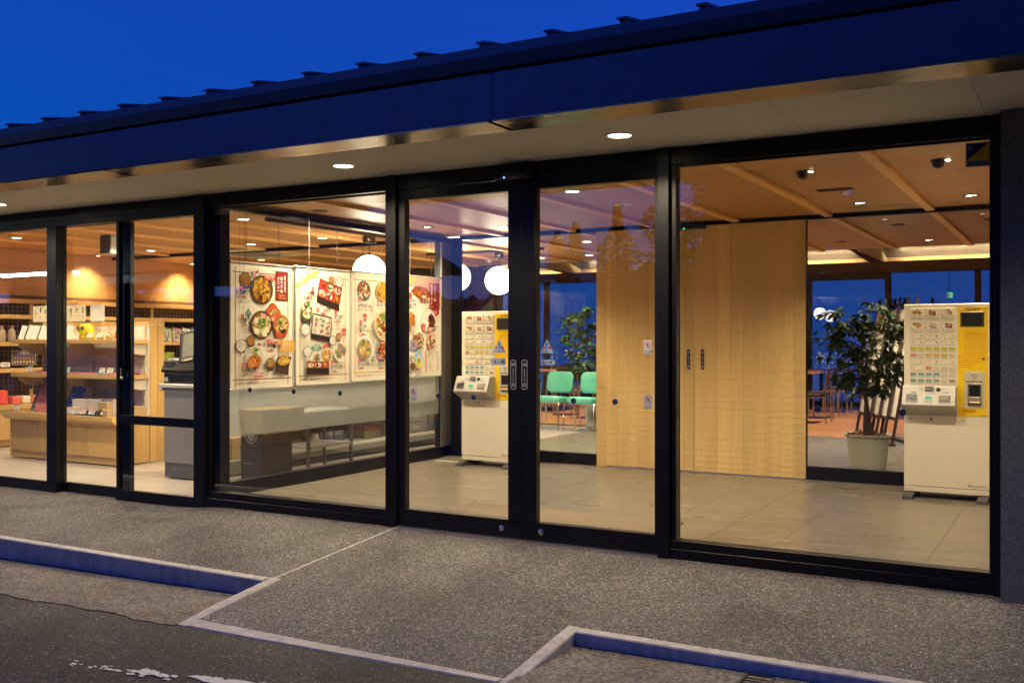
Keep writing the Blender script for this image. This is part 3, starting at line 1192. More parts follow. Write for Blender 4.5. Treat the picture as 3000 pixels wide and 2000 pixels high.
def hand_sign(x, z, lines, parent, w=0.053, h=0.083):
    pr = Print()
    pr.rect(0, 0, w, h, srgb(196, 194, 190))
    pr.layer()
    cx, cy, r = w / 2, h * 0.66, w * 0.40
    pr.ell(cx, cy, r, r, srgb(190, 30, 34), 28)
    pr.layer()
    pr.ell(cx, cy, r * 0.80, r * 0.80, srgb(214, 213, 210), 28)
    pr.layer()
    hc = srgb(70, 68, 68)
    pr.ell(cx + 0.001, cy - r * 0.20, r * 0.30, r * 0.32, hc, 14)
    for k, (dx, dy, L) in enumerate(((-0.20, 0.15, 0.34), (-0.04, 0.22, 0.40), (0.13, 0.20, 0.36), (0.28, 0.10, 0.28))):
        pr.ell(cx + dx * r, cy + dy * r, r * 0.075, r * L, hc, 10, -dx * 0.5)
    pr.ell(cx - r * 0.36, cy - r * 0.12, r * 0.08, r * 0.26, hc, 10, 0.7)
    pr.layer()
    c_, s_ = math.cos(-0.785), math.sin(-0.785)
    L, t = r * 0.86, r * 0.085
    pr.poly([(cx - L * c_ - t * s_ * -1, cy - L * s_ - t * c_), (cx + L * c_ + t * s_, cy + L * s_ - t * c_), (cx + L * c_ - t * s_, cy + L * s_ + t * c_), (cx - L * c_ - t * s_, cy - L * s_ + t * c_)], srgb(190, 30, 34))
    y = h * 0.23
    for (s, hh) in lines:
        pr.text(s, cx, y - hh * 0.8, hh, BLK, 'c', 0.012)
        y -= hh * 1.5
    pr.build('hand_warning_sticker', plane_m((x, 5.4785, z), (1, 0, 0), (0, 0, 1)), parent)


def auto_door(xa, xb, side, label):
    t = thing('sliding_door', label, 'door', ((xa + xb) / 2, 5.48, 0.0), 'automatic glass doors of the entrance')
    sl, sr = (0.052, 0.044) if side == 'l' else (0.136, 0.04)
    sl, sr = 0.052, 0.026
    part('bottom_rail', MB().box(xa, xb, 5.452, 5.51, 0.006, 0.117, 0.0015), FRAME, t)
    part('top_rail', MB().box(xa, xb, 5.452, 5.51, 2.19, 2.259, 0.0015), FRAME, t)
    pa, pb = xa + sl, xb - sr
    part('stile', MB().box(xa, pa, 5.453, 5.508, 0.1175, 2.1895, 0.0015), FRAME, t)
    part('stile', MB().box(pb, xb, 5.453, 5.508, 0.1175, 2.1895, 0.0015), FRAME, t)
    part('pane', MB().box(pa + 0.0005, pb - 0.0005, 5.480, 5.488, 0.118, 2.189), GLASS, t)
    return t


dl = auto_door(-3.985, -3.098, 'l', 'automatic glass door standing before the menu poster end and first ticket machine')
dr = auto_door(-2.985, -2.122, 'l', 'automatic glass door standing before the green chairs and wooden doors')
# wide meeting stiles of the two doors
part('meeting_stile', MB().box(-3.130, -3.0365, 5.447, 5.512, 0.1176, 2.1894, 0.0015), FRAME, dl)
part('meeting_stile', MB().box(-3.0345, -2.940, 5.447, 5.512, 0.1176, 2.1894, 0.0015), FRAME, dr)
part('meeting_foot', MB().box(-3.0975, -3.0365, 5.4522, 5.508, 0.006, 0.117, 0.0015), FRAME, dl)
part('meeting_foot', MB().box(-3.0345, -2.9855, 5.4522, 5.508, 0.006, 0.117, 0.0015), FRAME, dr)
part('meeting_head', MB().box(-3.0975, -2.9855, 5.4522, 5.508, 2.19, 2.259, 0.0015), FRAME, dl)


def touch_plate(x, z, y, parent, w=0.041, h=0.187, bg=BLK):
    pr = Print()
    def rr(x0, y0, x1, y1, r, c):
        pts = []
        for (cx, cy, a0) in ((x1 - r, y1 - r * .6, 0), (x0 + r, y1 - r * .6, 90), (x0 + r, y0 + r * .6, 180), (x1 - r, y0 + r * .6, 270)):
            for k in range(5):
                a = RAD(a0 + 22.5 * k)
                pts.append((cx + r * math.cos(a), cy + r * .6 * math.sin(a)))
        pr.poly(pts, c)
    rr(0, 0, w, h, w * 0.48, srgb(190, 186, 182))
    pr.layer()
    e = 0.0032
    rr(e, e, w - e, h - e, w * 0.42, bg)
    pr.layer()
    g = srgb(225, 222, 216)
    pr.text('TOUCH', w / 2, h * 0.845, 0.0085, g, 'c', 0.02, width=w * 0.74)
    pr.text('TO OPEN', w / 2, h * 0.79, 0.0075, g, 'c', 0.015, width=w * 0.70)
    pr.text('手を近づけてください', w / 2, h * 0.70, 0.0084, g, 'c', 0.02, vertical=True)
    pr.text('AUTO', w / 2, h * 0.165, 0.0090, g, 'c', 0.02, width=w * 0.58)
    pr.text('DOOR', w / 2, h * 0.105, 0.0090, g, 'c', 0.02, width=w * 0.58)
    pr.build('touch_plate', plane_m((x, y, z), (1, 0, 0), (0, 0, 1)), parent)


touch_plate(-3.112, 0.940, 5.4465, dl)
touch_plate(-3.031, 0.940, 5.4465, dr)
for x, d in ((-3.178, dl), (-2.896, dr)):
    part('bolt_cover', MB().lathe([(0.0001, -0.006), (0.014, -0.006), (0.0185, -0.003), (0.0185, 0.0)], (x, 5.4518, 0.061), 18, 'y'), STEEL, d)
dots(dl, [(-3.678, 0.882), (-3.405, 0.881)], 5.4795)
dots(dr, [(-2.687, 0.878), (-2.41, 0.881)], 5.4795)
hand_sign(-3.909, 1.168, (('ドアに注意', 0.0100), ('CAUTION', 0.0062)), dl, 0.055, 0.084)
hand_sign(-3.907, 0.851, (('ドアに', 0.0095), ('ちゅうい', 0.0105)), dl, 0.057, 0.084)
hand_sign(-2.228, 1.168, (('ドアに注意', 0.0100), ('CAUTION', 0.0062)), dr, 0.053, 0.083)
hand_sign(-2.226, 0.848, (('ドアに', 0.0095), ('ちゅうい', 0.0105)), dr, 0.055, 0.083)


def caution_pair(x, flip, parent):
    B1 = srgb(38, 124, 196)
    pr = Print()
    pr.poly([(0.001, 0.0), (0.091, 0.0), (0.093, 0.003), (0.048, 0.086), (0.044, 0.086), (-0.001, 0.003)], srgb(150, 170, 190))
    pr.layer()
    pr.poly([(0.004, 0.003), (0.088, 0.003), (0.046, 0.081)], srgb(186, 196, 205))
    pr.layer()
    pr.poly([(0.042, 0.025), (0.050, 0.025), (0.053, 0.066), (0.046, 0.071), (0.039, 0.066)], B1)
    pr.ell(0.046, 0.013, 0.0065, 0.0065, B1, 14)
    pr.text('注', 0.0265, 0.024, 0.0165, srgb(186, 40, 44), 'c', 0.03)
    pr.text('意', 0.0655, 0.024, 0.0165, srgb(186, 40, 44), 'c', 0.03)
    pr.text('駆け込まない', 0.006, 0.006, 0.0062, B1, 'l', width=0.031)
    pr.text('さわらない', 0.086, 0.006, 0.0062, B1, 'r', width=0.031)
    pr.build('caution_sticker', plane_m((x, 5.4785, 1.169), (1, 0, 0), (0, 0, 1)), parent)
    pr = Print()
    L, H = 0.112, 0.040
    f = (lambda a: a) if not flip else (lambda a: L - a)
    pts = [(0, 0), (0.094, 0), (L, H / 2), (0.094, H), (0, H)]
    pr.poly([(f(a), b) for a, b in pts], srgb(30, 112, 190))
    pr.layer()
    e = 0.0045
    pts = [(e, e), (0.092, e), (L - 0.007, H / 2), (0.092, H - e), (e, H - e)]
    pr.poly([(f(a), b) for a, b in pts], srgb(186, 196, 205))
    pr.layer()
    pr.text('自', f(0.023), 0.0125, 0.015, BLK, 'c', 0.03)
    pr.text('動', f(0.077) if not flip else f(0.023) + 0.054 - 0.054, 0.0125, 0.015, BLK, 'c', 0.03) if not flip else None
    if flip:
        pr = Print()
        pts = [(0, 0), (0.094, 0), (L, H / 2), (0.094, H), (0, H)]
        pr.poly([(f(a), b) for a, b in pts], srgb(30, 112, 190))
        pr.layer()
        pts = [(e, e), (0.092, e), (L - 0.007, H / 2), (0.092, H - e), (e, H - e)]
        pr.poly([(f(a), b) for a, b in pts], srgb(186, 196, 205))
        pr.layer()
        pr.text('自', 0.034, 0.0125, 0.015, BLK, 'c', 0.03)
        pr.text('動', 0.090, 0.0125, 0.015, BLK, 'c', 0.03)
        ex = 0.062
    else:
        ex = 0.050
    pr.ell(ex, H / 2, 0.014, 0.006, srgb(30, 112, 190), 16)
    pr.layer()
    pr.ell(ex, H / 2, 0.010, 0.0028, srgb(186, 196, 205), 16)
    pr.build('automatic_sticker', plane_m((x - (0.020 if flip else 0.0), 5.4785, 1.092), (1, 0, 0), (0, 0, 1)), parent)


caution_pair(-3.257, True, dl)
caution_pair(-2.916, False, dr)
part('threshold', MB().box(-4.005, -2.10, 5.43, 5.60, -0.12, 0.004), STEEL, B)
# sensor over the doors
t = thing('door_sensor', 'black door sensor with a small blue light above the entrance doors', 'door sensor', (-3.07, 5.40, 2.25))
part('housing', MB().prism([(5.375, 2.262), (5.372, 2.29), (5.39, 2.306), (5.4395, 2.306), (5.4395, 2.252), (5.39, 2.252)], -3.19, -2.93), BLACKP, t)
part('window', MB().box(-3.13, -2.99, 5.371, 5.3745, 2.264, 2.286), DGREY, t)
part('indicator', MB().sphere((-3.115, 5.371, 2.262), 0.0035, 8, 6), glow('blue indicator', (0.2, 0.5, 1.0), 1.2), t)


# --- shop sliding doors
def shop_door(xa, xb, pa, pb, y, label, mid=False):
    t = thing('sliding_door', label, 'door', ((xa + xb) / 2, y, -0.06), 'sliding glass doors of the gift shop')
    part('bottom_rail', MB().box(xa, xb, y - 0.018, y + 0.022, -0.052, 0.036, 0.0015), FRAME, t)
    part('top_rail', MB().box(xa, xb, y - 0.018, y + 0.022, 2.2125, 2.2155), FRAME, t)
    part('stile', MB().box(xa, pa, y - 0.018, y + 0.022, 0.0365, 2.212, 0.0015), FRAME, t)
    part('stile', MB().box(pb, xb, y - 0.018, y + 0.022, 0.0365, 2.212, 0.0015), FRAME, t)
    if mid:
        part('middle_rail', MB().box(pa + 0.0005, pb - 0.0005, y - 0.018, y + 0.022, 0.572, 0.641, 0.0015), FRAME, t)
        part('pane', MB().box(pa + 0.0005, pb - 0.0005, y, y + 0.006, 0.0365, 0.5715), GLASS, t)
        part('pane', MB().box(pa + 0.0005, pb - 0.0005, y, y + 0.006, 0.6415, 2.2115), GLASS, t)
    else:
        part('pane', MB().box(pa + 0.0005, pb - 0.0005, y, y + 0.006, 0.0365, 2.2115), GLASS, t)
    return t


d3 = shop_door(-6.820, -5.901, -6.784, -5.904, 5.475, 'narrow glass shop door with a low middle rail beside the till', True)
d2 = shop_door(-7.68, -6.716, -7.569, -6.825, 5.530, 'glass shop door in front of the round owl ornaments on the shelf')
part('outer_stile', MB().box(-7.675, -7.572, 5.447, 5.51, 0.0365, 2.212, 0.0015), FRAME, d2)
part('outer_foot', MB().box(-7.675, -7.572, 5.447, 5.51, -0.052, 0.036, 0.0015), FRAME, d2)
d1 = shop_door(-8.75, -7.677, -8.62, -7.71, 5.475, 'glass shop door with a hanging bead chain behind it at the picture edge')
part('crescent_lock', MB().box(-6.76, -6.735, 5.448, 5.456, 0.93, 0.955, 0.003).box(-6.752, -6.744, 5.440, 5.448, 0.93, 1.02, 0.002).lathe([(0.0001, -0.012), (0.012, -0.012), (0.012, 0)], (-6.748, 5.448, 0.945), 12, 'y'), CHROME, d2)
dots(d2, [(-7.313, 0.838), (-7.037, 0.84)], 5.5295)
dots(d1, [(-8.234, 0.837), (-7.949, 0.844)], 5.4745)
part('door_track', MB().box(-12, -5.902, 5.43, 5.60, -0.16, -0.0525, 0.002), FRAME, B)


# --- bead chains of the roller blinds
def bead_chain(x, y, ztop, zbot, gap_, weight, label):
    t = thing('bead_chain', label, 'blind chain', (x, y, zbot), 'bead chains of the roller blinds')
    mb = MB()
    n = int((ztop - zbot) / 0.0095)
    for s_ in (-1, 1):
        for k in range(n):
            z = zbot + 0.03 + k * 0.0095
            r = 0.0031
            xx = x + s_ * gap_ / 2 * (1.0 - 0.35 * (1 - k / n)) if weight else x + s_ * gap_ / 2
            mb.add([(xx, y, z - r), (xx + r, y, z), (xx, y + r, z), (xx - r, y, z), (xx, y - r, z), (xx, y, z + r)],
                   [(0, 2, 1), (0, 3, 2), (0, 4, 3), (0, 1, 4), (5, 1, 2), (5, 2, 3), (5, 3, 4), (5, 4, 1)])
    o = part('beads', mb, BLACKP, t, kind='stuff')
    if weight:
        part('weight', MB().box(x - 0.012, x + 0.012, y - 0.004, y + 0.004, zbot - 0.03, zbot + 0.085, 0.003), CLEARP, t)
        part('weight_cap', MB().box(x - 0.013, x + 0.013, y - 0.005, y + 0.005, zbot + 0.0855, zbot + 0.10), CHROME, t)
    else:
        pts = [(x + gap_ / 2 * math.cos(a), y, zbot + 0.03 - 0.02 * math.sin(a)) for a in lin(0, math.pi, 8)]
        part('loop', MB().tube(pts, 0.0025, 5), BLACKP, t)


bead_chain(-5.57, 5.60, 2.26, 0.33, 0.045, True, 'black bead chain hanging inside the pane by the menu posters')
bead_chain(-8.42, 5.62, 2.26, 0.42, 0.05, False, 'black bead chain hanging behind the shop door at the picture edge')
# roller blind head rail just inside the glass
for (a, b, l) in ((-5.80, -4.10, 'slim cream blind head rail above the pane by the posters'), (-2.04, -0.38, 'slim cream blind head rail above the pane by the dark wall')):
    solo('blind_rail', MB().box(a, b, 5.595, 5.63, 2.285, 2.33, 0.003), SILVER, l, 'blind rail', 'blind rails above the fixed panes')

# ================================================================== GLASS PARTITION (left wall of the lobby)
PT = thing('glass_partition', 'glass partition with a frosted band behind the menu posters', 'glass partition', (-5.93, 7.2, 0.0))
part('bottom_rail', MB().box(-5.985, -5.902, 5.60, 8.86, 0.0, 0.115, 0.002), FRAME, PT)
part('top_rail', MB().box(-5.985, -5.902, 5.60, 8.86, 2.296, 2.352, 0.002), FRAME, PT)
part('pane', MB().box(-5.946, -5.938, 5.60, 8.858, 0.1155, 0.465), GLASSI, PT)
part('frosted_band', MB().box(-5.947, -5.937, 5.60, 8.858, 0.4655, 1.122), FROST, PT)
part('pane', MB().box(-5.946, -5.938, 5.60, 8.858, 1.1225, 2.2955), GLASSI, PT)
part('corner_post', MB().box(-6.00, -5.93, 8.862, 9.11, 0.0, 2.352, 0.002), FRAME, PT)
part('corner_post', MB().box(-5.929, -5.80, 9.05, 9.11, 0.0, 2.352, 0.002), FRAME, PT)
part('corner_cover', MB().box(-5.9295, -5.905, 8.862, 9.0495, 0.1155, 2.2955, 0.002), mat('bronze anodised cover', (0.20, 0.185, 0.16), 0.35, 0.6, (0.17, 0.155, 0.135), 30), PT)

# inner glazing either side of the wooden doors
IN = thing('inner_window', 'fixed glass behind the first ticket machine and before the green chairs', 'window', (-5.0, 9.08, 0.0))
part('bottom_rail', MB().box(-5.799, -4.19, 9.05, 9.11, 0.0, 0.113, 0.002), FRAME, IN)
part('pane', MB().box(-5.799, -4.19, 9.076, 9.084, 0.1135, 2.329), GLASSI, IN)
IN2 = thing('inner_window', 'fixed glass behind the second ticket machine and before the tall potted ficus', 'window', (-1.2, 9.08, 0.0))
part('bottom_rail', MB().box(-2.12, -0.2, 9.05, 9.11, 0.0, 0.12, 0.002), FRAME, IN2)
part('jamb', MB().box(-2.138, -2.1205, 9.05, 9.11, 0.0, 2.329, 0.001), FRAME, IN2)
part('pane', MB().box(-2.12, -0.2, 9.076, 9.084, 0.1205, 2.329), GLASSI, IN2)
part('ceiling_beam', MB().box(-11.40, -6.01, 9.05, 9.12, 2.330, 2.3672), FRAME, B)
part('ceiling_beam', MB().box(-5.799, -0.2, 9.05, 9.12, 2.3295, 2.3672), FRAME, B)


# --- wooden doors of chiselled boards
def chisel_board(seed):
    rnd = random.Random(seed)
    w, h = 0.1135, 2.312
    nx, cells = 5, []
    z = 0.0
    while z < h:
        c = rnd.uniform(0.045, 0.085)
        cells.append((z, min(h, z + c)))
        z += c
    vs, fs = [], []
    rows = []
    for (a, b) in cells:
        d = rnd.uniform(0.0013, 0.0029)
        ph = rnd.uniform(-0.3, 0.3)
        for t in (0.0, 0.3, 0.65, 0.985):
            rows.append((a + (b - a) * t, d * (1 - (2 * t - 1) ** 2) + (0.0009 if t < 0.1 else 0.0), ph))
    rows.append((h, 0.0, 0))
    for (z, dp, ph) in rows:
        for i in range(nx + 1):
            u = i / nx
            k = 1 - (2 * u - 1 + ph * 0.4) ** 2 * 0.6
            vs.append((u * w, dp * k + (0.0012 if i in (0, nx) else 0.0), z))
    n = nx + 1
    for j in range(len(rows) - 1):
        for i in range(nx):
            fs.append((j * n + i, j * n + i + 1, (j + 1) * n + i + 1, (j + 1) * n + i))
    m_ = MB().add(vs, fs, False)
    me = mesh_of(m_, 'board', NAGURI)
    return me


boards = [chisel_board(s) for s in range(5)]


def leaf(name, xs_, y, label, z0=0.012, fixed=False):
    t = thing(name, label, 'door' if not fixed else 'wall panel', ((xs_[0] + xs_[-1]) / 2, y, 0.0), None if fixed else 'wooden sliding doors of the restaurant')
    part('core', MB().box(xs_[0], xs_[-1], y + 0.0045, y + 0.04, z0, 2.329), NAGURI, t)
    for a, b in zip(xs_[:-1], xs_[1:]):
        o = bpy.data.objects.new('board', boards[random.randrange(5)])
        o.scale = ((b - a - 0.0022) / 0.1135, 1, (2.328 - z0) / 2.312)
        o.location = (a + 0.0011 - ORG[t].x, y - ORG[t].y, z0)
        link(o, t)
    return t


L1 = leaf('timber_sliding_door', [-4.075, -3.964, -3.849, -3.736, -3.622, -3.508, -3.395, -3.282, -3.167], 9.045, 'chiselled timber sliding door between the green chairs and the door seam')
L2 = leaf('timber_sliding_door', [-3.164, -3.05, -2.935, -2.818, -2.704, -2.586, -2.473, -2.356, -2.240, -2.124], 9.045, 'chiselled timber sliding door next to the tall potted ficus')
leaf('fixed_timber_strip', [-4.19, -4.08], 9.062, 'narrow fixed chiselled timber strip beside the green chairs', 0.0, True)
touch_plate(-3.240, 0.970, 9.0435, L1, 0.040, 0.197, srgb(52, 36, 24))
touch_plate(-3.102, 0.970, 9.0435, L2, 0.040, 0.197, srgb(52, 36, 24))
part('floor_guide', MB().box(-4.075, -0.2, 9.03, 9.044, -0.002, 0.006), STEEL, B)
t = thing('door_sensor', 'black door sensor with a tiny green light above the wooden doors', 'door sensor', (-3.2, 9.02, 2.29))
part('housing', MB().prism([(8.99, 2.305), (8.985, 2.335), (9.0, 2.352), (9.0495, 2.352), (9.0495, 2.33), (9.043, 2.329), (9.043, 2.296), (9.0, 2.296)], -3.33, -3.05), BLACKP, t)
part('indicator', MB().sphere((-3.245, 8.984, 2.302), 0.0035, 8, 6), glow('green indicator', (0.1, 1.0, 0.35), 1.0), t)

# door mat
MATM, nt_, bs_ = nodes_of('woven brown mat')
mp_ = coords(nt_, (1, 1, 1), jitter=False, rot=(0, 0, RAD(35)))
wv_ = nt_.nodes.new('ShaderNodeTexWave')
wv_.inputs['Scale'].default_value = 24
wv_.inputs['Distortion'].default_value = 1.0
nt_.links.new(mp_.outputs[0], wv_.inputs['Vector'])
r_ = ramp(nt_, wv_.outputs['Fac'], [(0.2, (0.12, 0.085, 0.05)), (0.7, (0.36, 0.28, 0.18))])
nt_.links.new(r_.outputs[0], bs_.inputs['Base Color'])
bs_.inputs['Roughness'].default_value = 0.9
bump(nt_, wv_.outputs['Fac'], bs_, 0.8, 0.006)
solo('doormat', MB().box(-4.03, -2.34, 5.72, 6.49, 0.001, 0.012, 0.004), MATM, 'brown woven doormat on the tiles just inside the entrance', 'doormat')

# ================================================================== FOOD PRINT HELPERS
SOUP = srgb(164, 114, 58)
EGG = [srgb(222, 170, 60), srgb(200, 140, 44), srgb(236, 196, 96), srgb(160, 104, 36)]
VEG = [srgb(70, 112, 40), srgb(120, 152, 60), srgb(222, 214, 180), srgb(196, 90, 50), srgb(236, 230, 206), srgb(206, 170, 84)]
MEAT = [srgb(172, 84, 40), srgb(126, 58, 28), srgb(206, 120, 60), srgb(90, 44, 24)]
REDS = [srgb(176, 44, 34), srgb(212, 84, 56), srgb(140, 36, 30), srgb(228, 150, 120)]
NOOD = [srgb(226, 196, 128), srgb(206, 168, 96), srgb(238, 220, 168), srgb(96, 130, 58)]
RICE = [srgb(236, 232, 220), srgb(222, 216, 202), srgb(246, 244, 236)]
DBOWL = srgb(70, 54, 46)
WBOWL = srgb(214, 210, 200)
BLUEB = srgb(150, 160, 180)


def bento(pr, cx, cy, w, h, rot, cells, deep=0.03, floor=srgb(176, 50, 34)):
    ca, sa = math.cos(rot), math.sin(rot)

    def T(a, b):
        return (cx + a * ca - b * sa, cy + a * sa + b * ca)
    pr.layer()
    d = deep
    pr.poly([(T(-w / 2, -h / 2)[0], T(-w / 2, -h / 2)[1]), (T(w / 2, -h / 2)[0], T(w / 2, -h / 2)[1]), (T(w / 2, -h / 2)[0], T(w / 2, -h / 2)[1] - d), (T(-w / 2, -h / 2)[0], T(-w / 2, -h / 2)[1] - d)], srgb(40, 28, 26))
    pr.layer()
    pr.poly([T(-w / 2, -h / 2), T(w / 2, -h / 2), T(w / 2, h / 2), T(-w / 2, h / 2)], srgb(48, 34, 32))
    pr.layer()
    e = min(w, h) * 0.06
    pr.poly([T(-w / 2 + e, -h / 2 + e), T(w / 2 - e, -h / 2 + e), T(w / 2 - e, h / 2 - e), T(-w / 2 + e, h / 2 - e)], floor)
    nx, ny = cells
    cw, ch = (w - 2 * e) / nx, (h - 2 * e) / ny
    pals = [EGG, VEG, REDS, MEAT, NOOD, VEG]
    for i in range(nx):
        for j in range(ny):
            a, b = -w / 2 + e + cw * (i + 0.5), -h / 2 + e + ch * (j + 0.5)
            p = T(a, b)
            pr.layer()
            if (i * 2 + j) % 3 != 1:
                pr.ell(p[0], p[1], cw * 0.44, ch * 0.42, srgb(226, 220, 206), 14, rot)
            pr.blobs(p[0], p[1], cw * 0.36, ch * 0.34, pals[(i * 3 + j * 2) % 6], 9, min(cw, ch) * 0.22, rot)


def num(pr, x, y, n, s=0.033):
    pr.layer().rect(x, y, x + s, y + s * 1.12, RED)
    pr.layer().text(str(n), x + s / 2, y + s * 0.22, s * 0.72, WHT, 'c', 0.01)


def tiny(pr, x, y, w, lines, h=0.0075, col=srgb(90, 84, 74), gap_=1.5):
    """rows of very small menu copy, unreadable at this size in the photograph"""
    pr.layer()
    for k in range(lines):
        xx = x
        L = w * (1.0 if k < lines - 1 else 0.55)
        while xx < x + L:
            a = h * random.uniform(0.5, 0.85)
            b = h * random.uniform(0.6, 1.0)
            yy = y - k * h * gap_
            pr.rect(xx, yy, xx + a * 0.75, yy + b * 0.28, col)
            pr.rect(xx + a * 0.25, yy, xx + a * 0.45, yy + b, col)
            pr.rect(xx, yy + b * 0.7, xx + a * 0.7, yy + b * 0.9, col)
            xx += h * 1.08


PW, PH = 0.72, 1.015
GOLD = srgb(200, 160, 84)
BRN = srgb(158, 96, 52)


def poster_base(pr, lc):
    pr.rect(0, 0, PW, PH, PAPER)
    pr.layer()
    for (a, b, c, d) in ((0.045, 0.012, 0.054, 0.985), (PW - 0.062, 0.012, PW - 0.053, 0.985), (0.02, 0.066, PW - 0.015, 0.075), (0.02, 0.938, PW - 0.015, 0.947)):
        pr.rect(a, b, c, d, lc)
    pr.layer()
    pr.text('表示価格は全て消費税込みの価格です。', 0.06, 0.034, 0.0135, DRED, 'l', 0.006, width=0.28)
    tiny(pr, 0.36, 0.038, 0.29, 1, 0.008)
    for y in (0.30, 0.47, 0.66):
        pr.rect(0.07, y, PW - 0.08, y + 0.0012, srgb(222, 206, 160))


def price(pr, x, y, name, yen, hn=0.030, hp=0.034, w=None):
    pr.layer()
    pr.text(name, x, y, hn, BLK, 'l', 0.030, width=w)
    pr.text(yen, x, y - hp * 1.30, hp, DRED, 'l', 0.028)
    _, _, a, b, _, _ = text_geo(yen, 0.028)
    pr.text('円', x + (b - a) * hp / 0.75 + 0.004, y - hp * 1.30, hp * 0.5, DRED, 'l', 0.0)


def cow(pr, x, y, s=0.028):
    pr.layer()
    pts = [(x - s, y + s * 0.25)] + [(x + s * math.cos(a), y + s * 0.25 + s * 0.9 * math.sin(a)) for a in lin(math.pi, 0, 10)]
    pr.poly(pts, RED)
    pr.poly([(x - s * 0.8, y + s * 0.1), (x + s * 0.8, y + s * 0.1), (x + s * 0.55, y - s * 0.9), (x + s * 0.2, y - s), (x - s * 0.2, y - s), (x - s * 0.55, y - s * 0.9)], RED)
    pr.layer().ell(x, y - s * 0.72, s * 0.24, s * 0.16, PAPER, 10)
    pr.text('近江牛', x, y - s * 0.35, s * 0.34, PAPER, 'c', 0.01)
    pr.text('BRAND', x, y + s * 0.5, s * 0.26, PAPER, 'c', 0.0)


def poster1(pr):
    poster_base(pr, BRN)
    pr.layer().rect(0.507, 0.721, 0.657, 0.975, srgb(112, 34, 26))
    pr.layer().rect(0.514, 0.728, 0.650, 0.968, srgb(132, 46, 34))
    pr.layer()
    pr.text('比叡山峰道の', 0.625, 0.940, 0.0232, WHT, 'c', 0.03, vertical=True)
    pr.text('おすすめ', 0.584, 0.930, 0.0350, WHT, 'c', 0.03, vertical=True)
    pr.text('メニュー', 0.544, 0.930, 0.0350, WHT, 'c', 0.03, vertical=True)
    pr.ell(0.558, 0.764, 0.020, 0.022, RED, 16)
    pr.layer()
    pr.text('Hieizan', 0.556, 0.765, 0.016, srgb(222, 180, 110), 'l', 0.01, width=0.065)
    pr.text('Minemichi', 0.556, 0.742, 0.016, srgb(222, 180, 110), 'l', 0.01, width=0.082)
    pr.bowl(0.160, 0.885, 0.066, DBOWL, SOUP, [SOUP, srgb(150, 130, 70)], 14, 0.075)
    pr.bowl(0.285, 0.938, 0.048, WBOWL, srgb(228, 222, 210), REDS, 14)
    pr.bowl(0.345, 0.808, 0.132, DBOWL, srgb(130, 84, 40), EGG, 90, 0.085)
    pr.layer().rect(0.365, 0.890, 0.497, 0.930, srgb(206, 66, 44))
    pr.layer().text('滋賀県産 淡海地鶏', 0.431, 0.911, 0.014, WHT, 'c', 0.01, width=0.115)
    pr.text('を使用しています', 0.441, 0.895, 0.011, WHT, 'c', 0.0, width=0.09)
    num(pr, 0.092, 0.797, 4)
    price(pr, 0.090, 0.764, '地鶏丼', '1,100', 0.032, 0.027, 0.105)
    tiny(pr, 0.092, 0.713, 0.20, 3)
    for (dx, dy) in ((-0.042, 0.0), (0.042, 0.0), (0.0, 0.040), (0.0, -0.02)):
        pr.layer().ell(0.468 + dx, 0.612 + dy, 0.056, 0.048, srgb(52, 38, 34), 18)
    for (dx, dy) in ((-0.042, 0.0), (0.042, 0.0), (0.0, 0.040)):
        pr.layer().ell(0.468 + dx, 0.612 + dy, 0.049, 0.041, srgb(214, 92, 50), 18)
    pr.blobs(0.474, 0.625, 0.05, 0.036, NOOD, 24, 0.015)
    pr.layer().ell(0.470, 0.568, 0.038, 0.026, srgb(214, 92, 50), 16).layer().ell(0.470, 0.568, 0.024, 0.017, srgb(236, 200, 180), 10)
    pr.layer().poly([(0.183, 0.650), (0.223, 0.607), (0.183, 0.562), (0.145, 0.607)], srgb(58, 116, 92))
    pr.layer().text('比叡山', 0.184, 0.611, 0.015, WHT, 'c', 0.0)
    pr.text('おすすめ', 0.184, 0.592, 0.013, WHT, 'c', 0.0)
    pr.bowl(0.332, 0.518, 0.128, DBOWL, srgb(150, 92, 44), [srgb(240, 228, 180), srgb(234, 212, 140), srgb(110, 146, 66), srgb(212, 150, 74), srgb(244, 236, 206)], 70, 0.085)
    pr.layer().ell(0.350, 0.590, 0.030, 0.024, srgb(240, 176, 160), 8, 0, 0.2)
    for (a, b) in ((0.275, 0.555), (0.392, 0.480), (0.275, 0.465), (0.365, 0.445)):
        pr.layer().poly([(a - 0.027, b - 0.02), (a + 0.024, b - 0.024), (a + 0.028, b + 0.02), (a - 0.024, b + 0.024)], srgb(244, 236, 202))
    pr.blobs(0.332, 0.530, 0.048, 0.042, [srgb(90, 130, 50), srgb(122, 160, 70)], 18, 0.018)
    pr.bowl(0.560, 0.520, 0.096, srgb(214, 90, 46), srgb(170, 104, 54), NOOD + [srgb(90, 80, 54), srgb(150, 170, 84)], 60, 0.105)
    pr.layer().poly([(0.575, 0.485), (0.617, 0.490), (0.61, 0.455), (0.57, 0.450)], srgb(36, 36, 34))
    num(pr, 0.092, 0.563, 1)
    price(pr, 0.090, 0.535, '平和丼', '1,200', 0.032, 0.027, 0.105)
    tiny(pr, 0.090, 0.482, 0.13, 4)
    pr.bowl(0.096, 0.345, 0.060, DBOWL, srgb(226, 220, 206), RICE, 26, 0.055)
    pr.bowl(0.200, 0.388, 0.046, DBOWL, SOUP, [SOUP], 8, 0.05)
    pr.bowl(0.282, 0.356, 0.036, WBOWL, srgb(228, 222, 210), REDS, 10)
    pr.layer().ell(0.245, 0.240, 0.098, 0.105, WBOWL, 28)
    pr.blobs(0.245, 0.290, 0.060, 0.040, [srgb(204, 212, 146), srgb(140, 168, 80), srgb(228, 230, 196)], 28, 0.020)
